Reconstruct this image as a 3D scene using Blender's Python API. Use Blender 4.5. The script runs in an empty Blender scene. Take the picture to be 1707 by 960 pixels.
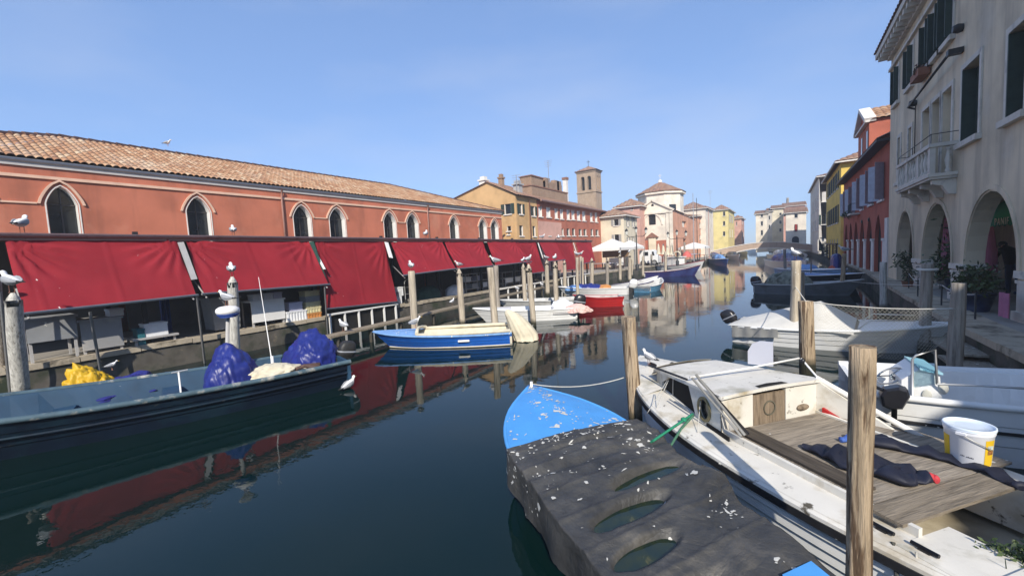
import bpy, bmesh, math, random
from mathutils import Vector, Matrix, noise
from mathutils.geometry import tessellate_polygon
V = Vector
R = math.radians
PI = math.pi
random.seed(7)
sc = bpy.context.scene
col = sc.collection

# ---------------------------------------------------------------- camera
F, CX, CY, H = 680.0, 853.5, 480.0, 2.5
_n = V((477, -9020, -680)).normalized()
_up = -_n
_y = V((452, 75, -680)); _y = (_y - _up * _y.dot(_up)).normalized()
_x = _y.cross(_up)
M3 = Matrix((_x, _y, _up))               # world = M3 @ camera space
C0 = V((0, 0, H))
cam = bpy.data.cameras.new('camera'); co = bpy.data.objects.new('camera', cam); col.objects.link(co)
co.matrix_world = Matrix.Translation(C0) @ M3.to_4x4()
cam.sensor_width = 36; cam.lens = 36 * F / 1707; cam.clip_start = .05; cam.clip_end = 3000
sc.camera = co
# ---------------------------------------------------------------- light
SUN_EL, SUN_AZ = 36.0, 35.0              # azimuth from -Y towards +X
w = bpy.data.worlds.new('World'); sc.world = w; w.use_nodes = True
nt = w.node_tree; nt.nodes.clear()
sky = nt.nodes.new('ShaderNodeTexSky'); sky.sky_type = 'NISHITA'; sky.sun_disc = False
sky.sun_elevation = R(SUN_EL); sky.sun_rotation = R(180 - SUN_AZ)
sky.air_density = 1.0; sky.dust_density = .25; sky.ozone_density = 5.0; sky.altitude = 0
bg = nt.nodes.new('ShaderNodeBackground'); bg.inputs[1].default_value = .15
wo = nt.nodes.new('ShaderNodeOutputWorld')
gm = nt.nodes.new('ShaderNodeGamma'); gm.inputs[1].default_value = .50; nt.links.new(sky.outputs[0], gm.inputs[0])
tn = nt.nodes.new('ShaderNodeMix'); tn.data_type = 'RGBA'; tn.blend_type = 'MULTIPLY'; tn.inputs[0].default_value = 1; tn.inputs[7].default_value = (.80, 1.01, 1.40, 1)   # hazy autumn sky: flatter and bluer than the clear-air model
nt.links.new(gm.outputs[0], tn.inputs[6])
wc_ = nt.nodes.new('ShaderNodeTexCoord'); wm = nt.nodes.new('ShaderNodeMapping'); wm.inputs[3].default_value = (1, 1, 3.5); nt.links.new(wc_.outputs['Generated'], wm.inputs[0])
wn = nt.nodes.new('ShaderNodeTexNoise'); wn.inputs['Scale'].default_value = 1.6; wn.inputs['Detail'].default_value = 5; nt.links.new(wm.outputs[0], wn.inputs['Vector'])
wr = nt.nodes.new('ShaderNodeValToRGB'); wr.color_ramp.elements[0].position = .45; wr.color_ramp.elements[0].color = (0, 0, 0, 1); wr.color_ramp.elements[1].position = .8; wr.color_ramp.elements[1].color = (.30, .30, .30, 1); nt.links.new(wn.outputs[0], wr.inputs[0])
wx = nt.nodes.new('ShaderNodeMix'); wx.data_type = 'RGBA'; nt.links.new(wr.outputs[0], wx.inputs[0]); nt.links.new(tn.outputs[2], wx.inputs[6]); wx.inputs[7].default_value = (2.6, 2.7, 3.0, 1)   # thin veils of high haze
nt.links.new(wx.outputs[2], bg.inputs[0]); nt.links.new(bg.outputs[0], wo.inputs[0])
sl = bpy.data.lights.new('sun', 'SUN'); sl.energy = 2.9; sl.angle = R(.53); sl.color = (1, .93, .82)
so = bpy.data.objects.new('sun', sl); col.objects.link(so)
a = R(SUN_AZ); e = R(SUN_EL)
sdir = V((math.sin(a) * math.cos(e), -math.cos(a) * math.cos(e), math.sin(e)))
so.rotation_euler = sdir.to_track_quat('Z', 'Y').to_euler()
sc.view_settings.view_transform = 'Standard'; sc.view_settings.look = 'None'
sc.view_settings.exposure = 1.0; sc.view_settings.gamma = 1
sc.cycles.max_bounces = 6; sc.cycles.diffuse_bounces = 3; sc.cycles.glossy_bounces = 4
sc.cycles.transmission_bounces = 4; sc.cycles.transparent_max_bounces = 8; sc.cycles.caustics_reflective = False
sc.cycles.use_denoising = True

# ---------------------------------------------------------------- pixels of the photograph to points of the place
def ray(px, py): return M3 @ V((px - CX, CY - py, -F))
def PZ(px, py, z): r = ray(px, py); return C0 + r * ((z - H) / r.z)
def PX(px, py, X): r = ray(px, py); return C0 + r * (X / r.x)
def PY(px, py, Y): r = ray(px, py); return C0 + r * (Y / r.y)
def depth(p): return -(M3.transposed() @ (V(p) - C0)).z
def lerp(a, b, t): return a + (b - a) * t
def nz(x, y, z=0): return noise.noise(V((x, y, z)))

# ---------------------------------------------------------------- materials
MATS = {}
class NT:
    def __init__(s, name):
        s.m = bpy.data.materials.new(name); s.m.use_nodes = True
        s.t = s.m.node_tree; s.N = s.t.nodes; s.L = s.t.links
        s.b = s.N['Principled BSDF']; s.tc = s.N.new('ShaderNodeTexCoord')
    def n(s, typ, ins=None, **kw):
        o = s.N.new(typ)
        for k, v in kw.items(): setattr(o, k, v)
        for k, v in (ins or {}).items():
            if hasattr(v, 'is_output'): s.L.new(v, o.inputs[k])
            else: o.inputs[k].default_value = v
        return o
    rot = 0.0
    def coord(s, st=(1, 1, 1)):
        c = s.tc.outputs['Object']
        if s.rot: c = s.n('ShaderNodeMapping', {0: c, 2: (0, 0, s.rot)}).outputs[0]
        return s.n('ShaderNodeMapping', {0: c, 3: st}).outputs[0]
    def noise(s, scale, det=5, st=(1, 1, 1), rough=.55, dist=0):
        return s.n('ShaderNodeTexNoise', {'Vector': s.coord(st), 'Scale': scale, 'Detail': det, 'Roughness': rough, 'Distortion': dist}).outputs[0]
    def ramp(s, f, stops):
        r = s.n('ShaderNodeValToRGB', {0: f}); el = r.color_ramp.elements
        while len(el) < len(stops): el.new(.5)
        for e_, (p, c) in zip(el, stops):
            e_.position = p; e_.color = (c, c, c, 1) if isinstance(c, (int, float)) else (*c, 1)
        return r.outputs[0]
    def mix(s, f, a, b, mode='MIX'):
        o = s.n('ShaderNodeMix', data_type='RGBA', blend_type=mode)
        for i, v in ((0, f), (6, a), (7, b)):
            if hasattr(v, 'is_output'): s.L.new(v, o.inputs[i])
            else: o.inputs[i].default_value = v if i == 0 else (*v, 1)
        return o.outputs[2]
    def math(s, op, a, b=0.0):
        return s.n('ShaderNodeMath', {0: a, 1: b}, operation=op).outputs[0]
    def bump(s, h, strength, dist=.02):
        o = s.n('ShaderNodeBump', {'Height': h, 'Strength': strength, 'Distance': dist})
        s.L.new(o.outputs[0], s.b.inputs['Normal'])
    def out(s, c):
        if hasattr(c, 'is_output'): s.L.new(c, s.b.inputs['Base Color'])
        else: s.b.inputs['Base Color'].default_value = (*c, 1)

def mk(name, base, rough=.75, var=.22, scale=4, st=(1, 1, 1), bump=.25, second=None, third=None, drops=None, metal=0, spec=.35, det=6):
    """second/third = (colour, noise scale, threshold, softness[, stretch]); drops = (scale, size, gate)"""
    if name in MATS: return MATS[name]
    s = NT(name); b = V(base)
    f = s.noise(scale, det, st)
    c = s.ramp(f, [(.28, tuple(b * (1 - var))), (.5, tuple(b)), (.74, tuple(x * (1 + var * .7) for x in b))])
    for q in (second, third):
        if q:
            k = s.noise(q[1], 6, q[4] if len(q) > 4 else (1, 1, 1), .62)
            c = s.mix(s.ramp(k, [(q[2], 0.0), (min(.999, q[2] + q[3]), 1.0)]), c, q[0])
    if drops:
        nz_ = s.n('ShaderNodeTexNoise', {'Vector': s.coord(), 'Scale': drops[0] * 1.7, 'Detail': 3.0})
        vec = s.n('ShaderNodeVectorMath', {0: s.coord((1, 1, .55)), 1: s.n('ShaderNodeVectorMath', {0: nz_.outputs[1], 3: .9 / drops[0]}, operation='SCALE').outputs[0]}, operation='ADD').outputs[0]
        vo = s.n('ShaderNodeTexVoronoi', {'Vector': vec, 'Scale': drops[0]})
        g = s.noise(drops[0] * .16, 3)
        size = s.ramp(g, [(drops[2], 0.0), (min(.99, drops[2] + .3), drops[1])])
        d = s.math('LESS_THAN', vo.outputs['Distance'], size)
        c = s.mix(s.math('MULTIPLY', d, .9), c, (.72, .71, .66))
    s.out(c)
    s.b.inputs['Roughness'].default_value = rough; s.b.inputs['Metallic'].default_value = metal
    s.b.inputs['Specular IOR Level'].default_value = spec
    if bump: s.bump(f, bump)
    MATS[name] = s.m
    return s.m

def plaster(name, base, stain=(.12, .10, .08), bump=.12, amt=.6, peel=None):
    if name in MATS: return MATS[name]
    s = NT(name); b = V(base)
    f = s.noise(.9, 7); g = s.noise(22, 4)
    c = s.ramp(f, [(.3, tuple(b * .8)), (.5, tuple(b)), (.72, tuple(b * 1.13))])
    k = s.noise(1.6, 6, (1, 1, .12), .6)
    c = s.mix(s.ramp(k, [(amt, 0.0), (amt + .25, .55)]), c, stain)
    k2 = s.noise(.55, 8, (1, 1, 1), .65)
    c = s.mix(s.ramp(k2, [(.56, 0.0), (.72, .5)]), c, tuple(b * 1.35) if peel is None else peel)
    s.out(c); s.b.inputs['Roughness'].default_value = .88; s.b.inputs['Specular IOR Level'].default_value = .2
    s.bump(s.math('ADD', g, s.math('MULTIPLY', f, 2.0)), bump)
    MATS[name] = s.m
    return s.m

def wood(name, base, dark=(.05, .035, .025), grain=(3, 3, .25), rough=.85, bump=.6, drops=None, alga=None, split=False, rot=0.0):
    """grain runs along the axis whose stretch factor is small"""
    if name in MATS: return MATS[name]
    s = NT(name); b = V(base); s.rot = rot
    f = s.noise(6, 8, grain, .65, .4)
    c = s.ramp(f, [(.3, dark), (.44, tuple(b * .75)), (.56, tuple(b)), (.75, tuple(b * 1.3))])
    k = s.noise(1.3, 5)
    c = s.mix(s.ramp(k, [(.5, 0.0), (.75, .6)]), c, tuple(b * .55))
    if split:
        k = s.noise(9, 5, (1, 1, .10), .6, 1.4); c = s.mix(s.ramp(k, [(.40, .9), (.455, 0.0)]), c, dark)
        k = s.noise(4, 4, (1, 1, .35), .6, .8); c = s.mix(s.ramp(k, [(.55, 0.0), (.62, .75)]), c, (.16, .13, .10))
        k = s.noise(5, 4, (1, 1, .12), .6, .6); c = s.mix(s.ramp(k, [(.60, 0.0), (.66, .7)]), c, (.30, .14, .05))
    if alga:
        z = s.n('ShaderNodeSeparateXYZ', {0: s.tc.outputs['Object']}).outputs[2]
        zz = s.math('ADD', z, s.math('MULTIPLY', s.noise(5, 4), .22))
        c = s.mix(s.ramp(zz, [(alga, 1.0), (min(.999, alga + .16), 0.0)]), c, (.035, .035, .022))
    if drops:
        vo = s.n('ShaderNodeTexVoronoi', {'Vector': s.coord(), 'Scale': drops})
        d = s.math('LESS_THAN', vo.outputs['Distance'], s.ramp(s.noise(drops * .2, 3), [(.5, 0.0), (.8, .35)]))
        c = s.mix(s.math('MULTIPLY', d, .85), c, (.7, .69, .64))
    s.out(c); s.b.inputs['Roughness'].default_value = rough; s.b.inputs['Specular IOR Level'].default_value = .2
    s.bump(f, bump, .03)
    MATS[name] = s.m
    return s.m

def brick(name, c1, c2, mortar, scale=6, vert='x'):
    if name in MATS: return MATS[name]
    s = NT(name)
    xyz = s.n('ShaderNodeSeparateXYZ', {0: s.tc.outputs['Object']})
    uv = s.n('ShaderNodeCombineXYZ', {0: s.math('ADD', xyz.outputs[0], xyz.outputs[1]), 1: xyz.outputs[2]}).outputs[0]
    br = s.n('ShaderNodeTexBrick', {'Vector': uv, 'Color1': (*c1, 1), 'Color2': (*c2, 1), 'Mortar': (*mortar, 1), 'Scale': scale, 'Mortar Size': .015, 'Bias': 0.0})
    c = br.outputs[0]
    k = s.noise(1.1, 7, (1, 1, .5), .65)
    c = s.mix(s.ramp(k, [(.45, 0.0), (.75, .7)]), c, tuple(V(c1) * .6))
    s.out(c); s.b.inputs['Roughness'].default_value = .9
    s.bump(s.math('ADD', s.math('MULTIPLY', br.outputs['Fac'], -1.0), s.noise(20)), .4)
    MATS[name] = s.m
    return s.m

def tiles_mat(name, cols, lichen=.58):
    if name in MATS: return MATS[name]
    s = NT(name)
    a_ = s.n('ShaderNodeAttribute', attribute_name='tile')
    c = s.ramp(a_.outputs['Fac'], [(i / (len(cols) - 1), c_) for i, c_ in enumerate(cols)])
    k = s.noise(.5, 7, (1, 1, 1), .7)
    c = s.mix(s.ramp(k, [(lichen, 0.0), (lichen + .18, .75)]), c, (.52, .43, .33))
    k = s.noise(3, 5)
    c = s.mix(s.ramp(k, [(.55, 0.0), (.8, .55)]), c, (.10, .07, .05))
    s.out(c); s.b.inputs['Roughness'].default_value = .9
    s.bump(s.noise(25), .2)
    MATS[name] = s.m
    return s.m

def glass_dark(name, c=(.012, .014, .016), rough=.08):
    if name in MATS: return MATS[name]
    s = NT(name); f = s.noise(1.5, 3)
    s.out(s.ramp(f, [(.3, tuple(V(c) * .6)), (.7, tuple(V(c) * 1.8))]))
    s.b.inputs['Roughness'].default_value = rough; s.b.inputs['Specular IOR Level'].default_value = .5
    MATS[name] = s.m
    return s.m

# ---------------------------------------------------------------- mesh builder, things and parts
ROOT, OFF = {}, {}
class MB:
    def __init__(s): s.v = []; s.f = []; s.m = []; s.sm = []; s.t = []
    def add(s, vs, fs, m=0, smooth=False, tile=None):
        b = len(s.v); s.v += [V(p) for p in vs]
        for i, f in enumerate(fs):
            s.f.append([b + j for j in f]); s.m.append(m); s.sm.append(smooth); s.t.append(.5 if tile is None else tile)
        return s
    def quad(s, a, b, c, d, m=0): return s.add([a, b, c, d], [(0, 1, 2, 3)], m)
    def box(s, x0, x1, y0, y1, z0, z1, m=0, fr=None):
        vs = [V((x, y, z)) for z in (z0, z1) for y in (y0, y1) for x in (x0, x1)]
        if fr: vs = [fr(*p) for p in vs]
        return s.add(vs, [(0, 2, 3, 1), (4, 5, 7, 6), (0, 1, 5, 4), (2, 6, 7, 3), (0, 4, 6, 2), (1, 3, 7, 5)], m)
    def bar(s, p, q, w, h, m=0, up=V((0, 0, 1))):
        p, q = V(p), V(q); d = (q - p).normalized(); x = d.cross(up)
        x = x.normalized() if x.length > 1e-5 else V((1, 0, 0)); y = x.cross(d)
        vs = [b + x * (w / 2) * i + y * (h / 2) * j for b in (p, q) for j in (-1, 1) for i in (-1, 1)]
        return s.add(vs, [(0, 2, 3, 1), (4, 5, 7, 6), (0, 1, 5, 4), (2, 6, 7, 3), (0, 4, 6, 2), (1, 3, 7, 5)], m)
    def rings(s, rings, m=0, cap=(True, True), smooth=True, closed=True):
        n = len(rings[0]); vs = [p for r in rings for p in r]; fs = []
        for i in range(len(rings) - 1):
            for j in range(n if closed else n - 1):
                k = (j + 1) % n
                fs.append((i * n + j, i * n + k, (i + 1) * n + k, (i + 1) * n + j))
        s.add(vs, fs, m, smooth)
        b = len(s.v) - len(vs)
        for c, o in ((0, 0), (1, (len(rings) - 1) * n)):
            if cap[c]: s.f.append([b + o + j for j in range(n)]); s.m.append(m); s.sm.append(False); s.t.append(.5)
        return s
    def tube(s, pts, r, n=6, m=0, cap=True):
        pts = [V(p) for p in pts]; rs = r if isinstance(r, (list, tuple)) else [r] * len(pts); rg = []; ref = None
        for i, p in enumerate(pts):
            d = (pts[min(i + 1, len(pts) - 1)] - pts[max(i - 1, 0)]).normalized()
            if ref is None: ref = V((0, 0, 1)) if abs(d.z) < .9 else V((1, 0, 0))
            x = d.cross(ref).normalized(); y = x.cross(d).normalized(); ref = y
            rg.append([p + (x * math.cos(2 * PI * k / n) + y * math.sin(2 * PI * k / n)) * rs[i] for k in range(n)])
        return s.rings(rg, m, (cap, cap))
    def lathe(s, c, prof, n=16, m=0, ax=None, cap=(True, True)):
        c = V(c); z = V(ax or (0, 0, 1)).normalized(); x = z.orthogonal().normalized(); y = z.cross(x)
        return s.rings([[c + z * h + (x * math.cos(2 * PI * k / n) + y * math.sin(2 * PI * k / n)) * r for k in range(n)] for r, h in prof], m, cap)
    def ell(s, c, rx, ry, rz, n=12, k=8, m=0, fr=None):
        c = V(c); rg = []
        for i in range(k + 1):
            th = PI * i / k; q = max(.02, math.sin(th))
            rg.append([c + V((rx * q * math.cos(2 * PI * j / n), ry * q * math.sin(2 * PI * j / n), rz * math.cos(th))) for j in range(n)])
        if fr: rg = [[fr(*p) for p in r_] for r_ in rg]
        return s.rings(rg, m)
    def prism(s, pts, d, m=0):
        """planar polygon pts pushed by vector d"""
        pts = [V(p) for p in pts]; d = V(d); n = len(pts)
        s.add(pts + [p + d for p in pts], [(i, (i + 1) % n, n + (i + 1) % n, n + i) for i in range(n)], m)
        for base in (pts, [p + d for p in pts]):
            tr = tessellate_polygon([base]); s.add(base, [tuple(t) for t in tr], m)
        return s
    def poly(s, loops, m=0):
        flat = [V(p) for l in loops for p in l]
        return s.add(flat, [tuple(t) for t in tessellate_polygon([[V(p) for p in l] for l in loops])], m)
    def grid(s, fn, nu, nv, m=0, smooth=True):
        vs = [fn(i / nu, j / nv) for i in range(nu + 1) for j in range(nv + 1)]
        fs = [(i * (nv + 1) + j, (i + 1) * (nv + 1) + j, (i + 1) * (nv + 1) + j + 1, i * (nv + 1) + j + 1) for i in range(nu) for j in range(nv)]
        return s.add(vs, fs, m, smooth)
    def build(s, name, mats, parent=None):
        me = bpy.data.meshes.new(name)
        off = V((0, 0, 0))
        if parent is not None: off = OFF[ROOT[parent]]
        me.from_pydata([tuple(p - off) for p in s.v], [], s.f)
        me.polygons.foreach_set('use_smooth', s.sm)
        if not isinstance(mats, (list, tuple)): mats = [mats]
        for q in mats: me.materials.append(q)
        if len(mats) > 1: me.polygons.foreach_set('material_index', [min(i, len(mats) - 1) for i in s.m])
        if any(t != .5 for t in s.t):
            at = me.attributes.new('tile', 'FLOAT', 'FACE'); at.data.foreach_set('value', s.t)
        me.validate()
        o = bpy.data.objects.new(name, me); col.objects.link(o)
        if parent is not None: o.parent = parent; ROOT[o] = ROOT[parent]
        else: ROOT[o] = o; OFF[o] = V((0, 0, 0))
        return o

def tag(o, label=None, cat=None, group=None, kind=None):
    if label: o['label'] = label
    if cat: o['category'] = cat
    if group: o['group'] = group
    if kind: o['kind'] = kind
    return o
def thing(name, label, cat, loc=(0, 0, 0), group=None, local=False):
    """an Empty at the base; children are modelled in world coordinates unless local"""
    o = bpy.data.objects.new(name, None); col.objects.link(o); o.location = loc; o.empty_display_size = .2
    ROOT[o] = o; OFF[o] = V((0, 0, 0)) if local else V(loc)
    return tag(o, label, cat, group)
def single(mb, name, mats, label, cat, group=None):
    """a thing of one mesh, its origin moved to its base"""
    c = sum((p for p in mb.v), V()) / max(1, len(mb.v)); c.z = min(p.z for p in mb.v)
    for p in mb.v: p -= c
    o = mb.build(name, mats); o.location = c
    return tag(o, label, cat, group)
def struct(mb, name, mats): return tag(mb.build(name, mats), kind='structure')
def copy_tree(o, parent=None):
    c = o.copy(); col.objects.link(c)
    if parent is not None: c.parent = parent
    for ch in list(o.children): copy_tree(ch, c)
    return c
def place(proto, first, loc, rz, label, s=1.0):
    o = proto if first else copy_tree(proto)
    o.location = loc; o.rotation_euler = (0, 0, rz); o.scale = (s, s, s); o['label'] = label
    return o

# ---------------------------------------------------------------- walls with openings
class Fr:
    def __init__(s, o, u, n): s.o, s.u, s.n = V(o), V(u).normalized(), V(n).normalized()
    def __call__(s, a, z, t=0.0): return s.o + s.u * a + s.n * t + V((0, 0, z))
def h_rect(s0, s1, z0, z1): return [(s0, z0), (s1, z0), (s1, z1), (s0, z1)]
def h_arch(s0, s1, z0, zs, zt, n=12):
    c, r = (s0 + s1) / 2, (s1 - s0) / 2
    return [(s0, z0), (s1, z0)] + [(c + r * math.cos(PI * i / n), zs + (zt - zs) * math.sin(PI * i / n)) for i in range(n + 1)]
def h_goth(s0, s1, z0, zs, zt, n=6):
    c, r = (s0 + s1) / 2, (s1 - s0) / 2
    k = [math.cos(i / n * PI / 2) ** .75 * (1 - .12 * math.sin(i / n * PI)) for i in range(n + 1)]
    pr = [(c + r * k[i], zs + (zt - zs) * (i / n) ** .92) for i in range(n + 1)]
    return [(s0, z0), (s1, z0)] + pr + [(2 * c - x, z) for x, z in reversed(pr[:-1])]
def wall(mb, fr, outer, holes, d=.2, m=0, mr=None):
    mb.poly([[fr(*p) for p in outer]] + [[fr(*p) for p in h] for h in holes], m)
    for h in holes:
        for i in range(len(h)):
            a_, b_ = h[i], h[(i + 1) % len(h)]
            mb.quad(fr(*a_), fr(*b_), fr(*b_, -d), fr(*a_, -d), m if mr is None else mr)
def band(mb, fr, path, w, t0, t1, m=0):
    """a moulding of width w standing t0..t1 proud that follows a path on the wall"""
    n = len(path)
    L, Rr = [], []
    for i, (s_, z_) in enumerate(path):
        a_, b_ = V(path[max(0, i - 1)]), V(path[min(n - 1, i + 1)])
        d = (b_ - a_).normalized(); q = V((-d.y, d.x)) * w / 2
        L.append((s_ + q.x, z_ + q.y)); Rr.append((s_ - q.x, z_ - q.y))
    rg = [[fr(*l, t0), fr(*l, t1), fr(*r_, t1), fr(*r_, t0)] for l, r_ in zip(L, Rr)]
    mb.rings(rg, m, smooth=False)

def tile_plane(mb, ea, eb, ra, rb, pitch=.3, row=.4, amp=.05, m=0):
    ea, eb, ra, rb = V(ea), V(eb), V(ra), V(rb)
    u = (eb - ea).normalized(); L = (eb - ea).length
    up = (ra - ea) - u * (ra - ea).dot(u); h = up.length; up.normalize(); nn = u.cross(up)
    if nn.z < 0: nn = -nn
    sa, sb = (ra - ea).dot(u), (rb - ea).dot(u)
    n = max(1, int(L / pitch)); p = L / n
    K = [0, .12, .3, .5, .7, .88]; Hh = [0, .55, .9, 1, .9, .55]
    for c in range(n):
        sm = (c + .5) * p
        t = h
        if sa > .01 and sm < sa: t = h * sm / sa
        if sb < L - .01 and sm > sb: t = min(t, h * (L - sm) / (L - sb))
        lo = 0.0
        if sa < -.01 and sm < 0: lo = 0
        k = 0
        off = random.uniform(-.1, .1) * row
        while k * row < t:
            t0, t1 = k * row + (off if k else 0), min(t, (k + 1) * row + off)
            if t1 - t0 < .03: break
            vs = []
            for tt, lift in ((t0, .014), (t1, 0.0)):
                for x_, y_ in zip(K + [1.0], Hh + [0]):
                    vs.append(ea + u * ((c + x_) * p) + up * tt + nn * (amp * y_ + lift))
            mb.add(vs, [(i, i + 1, i + 8, i + 7) for i in range(6)], m, True, tile=random.random())
            k += 1
# ================================================================ palette
T_ROOF = tiles_mat('terracotta_tiles', [(.29, .14, .07), (.39, .205, .105), (.44, .255, .14), (.35, .17, .08), (.49, .315, .185), (.41, .22, .115), (.54, .40, .26)], .53)
T_FAR = tiles_mat('weathered_tiles', [(.24, .12, .08), (.33, .19, .12), (.28, .15, .10), (.38, .25, .16), (.22, .13, .10)], .6)
RED_PL = plaster('terracotta_plaster', (.49, .165, .098), (.17, .07, .05), .15, .52, (.58, .28, .18))
WHITE_ST = mk('white_stone', (.72, .68, .62), .8, .12, 3, bump=.1, second=((.35, .32, .28), 2, .6, .2))
WHITE_PT = mk('white_paint', (.78, .77, .74), .55, .08, 2, bump=.05, second=((.45, .42, .36), 3, .64, .2))
PEACH = mk('peach_moulding', (.70, .46, .33), .8, .12, 3, bump=.1)
GREY_PT = mk('grey_paint', (.40, .39, .38), .6, .12, 3, bump=.05)
GLASS = glass_dark('dark_glass')
FRAME = mk('dark_frame', (.06, .05, .045), .6, .2, 5, bump=.05)
SHUT_G = mk('green_shutter', (.03, .05, .04), .65, .25, 6, bump=.1)
SHUT_B = mk('grey_blue_shutter', (.44, .48, .55), .65, .15, 6, bump=.1)
SHUT_GR = mk('grey_shutter', (.34, .33, .31), .7, .15, 6, bump=.1)
DARK = mk('interior_shade', (.012, .011, .010), .95, .3, 2, bump=0)  # near-black colour stands in for the shade inside openings
IRON = mk('black_iron', (.025, .025, .025), .5, .2, 8, bump=.05)
GALV = mk('galvanised_metal', (.45, .45, .44), .45, .15, 6, metal=.6, bump=.05)
PINKMET = mk('pinkish_metal', (.42, .23, .18), .55, .15, 3, bump=.05, second=((.25, .12, .08), 4, .58, .15))
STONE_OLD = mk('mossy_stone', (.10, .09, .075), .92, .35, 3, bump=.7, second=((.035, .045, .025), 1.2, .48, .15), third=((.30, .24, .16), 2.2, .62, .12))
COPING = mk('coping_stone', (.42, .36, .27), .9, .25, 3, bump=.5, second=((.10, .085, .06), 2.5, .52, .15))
PAVE = mk('paving', (.30, .28, .25), .9, .15, 2, bump=.2, second=((.18, .16, .14), .8, .55, .2))

# ================================================================ water, ground, quays
def water():
    s = NT('canal_water'); b = s.b
    s.out((.0018, .0115, .0110)); b.inputs['Roughness'].default_value = .015; b.inputs['IOR'].default_value = 1.34
    n1 = s.noise(1.1, 2, (1, 1.0, 1)); n2 = s.noise(4.5, 3, (1, 1.6, 1)); n3 = s.noise(.22, 2)
    g = s.ramp(n3, [(.35, .25), (.65, 1.0)])
    hh = s.math('MULTIPLY', s.math('ADD', n1, s.math('MULTIPLY', n2, .30)), g)
    s.bump(hh, .065, .09)
    return s.m
mb = MB(); mb.box(-900, 900, -60, 2500, -3, 0)
w_ = struct(mb, 'water', water())
LQ = [(-14, -30), (-14, 30), (-12.9, 45), (-10.6, 62), (-9.3, 78), (-8.8, 100), (-10, 125), (-16, 170)]
RQ = [(3.0, -30), (3.0, 12), (3.35, 20), (3.9, 30), (4.4, 60), (4.2, 90), (2.0, 112), (-4, 160)]
mb = MB(); mb.prism([V((x, y, -1)) for x, y in LQ] + [V((-260, 170, -1)), V((-260, -30, -1))], (0, 0, 1.66)); struct(mb, 'quay_pavement_left', PAVE)
mb = MB(); mb.prism([V((x, y, -1)) for x, y in RQ] + [V((260, 160, -1)), V((260, -30, -1))], (0, 0, 1.66)); struct(mb, 'quay_pavement_right', PAVE)
def quay(line, side, y0, y1, label, mw, mc):
    t = thing('quay_wall', label, 'quay wall', (line[0][0], max(y0, line[0][1]), 0), 'stone quay walls of the canal')
    pts = []
    for (xa, ya), (xb, yb) in zip(line, line[1:]):
        n = max(1, int((yb - ya) / 1.1))
        pts += [(lerp(xa, xb, i / n), lerp(ya, yb, i / n)) for i in range(n)]
    pts = [p for p in pts if y0 <= p[1] <= y1]
    w = MB(); c = MB(); k = -side
    for j, ((xa, ya), (xb, yb)) in enumerate(zip(pts, pts[1:])):
        rg = []
        for i in range(7):
            z = -1 + 1.58 * i / 6
            rg.append([V((xa + k * (.05 + .05 * nz(ya * 3, z * 5)), ya, z)), V((xb + k * (.05 + .05 * nz(yb * 3, z * 5)), yb, z))])
        w.rings(rg, 0, (False, False), closed=False)
        o = random.uniform(-.015, .015)
        c.box(0, 1, 0, 1, 0, 1, fr=lambda x, y, z: V((lerp(lerp(xa, xb, y * .985 + .01), lerp(xa, xb, y) - k * .55, x) + k * .1 * (1 - x), lerp(ya, yb, y * .985 + .01), .575 + .125 * z + o)))
    w.build('wall_face', mw, t); c.build('coping', mc, t)
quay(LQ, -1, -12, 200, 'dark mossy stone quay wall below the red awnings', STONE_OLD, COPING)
quay(RQ, 1, -12, 200, 'stone quay wall below the arcaded grey palazzo', STONE_OLD, COPING)

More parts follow.
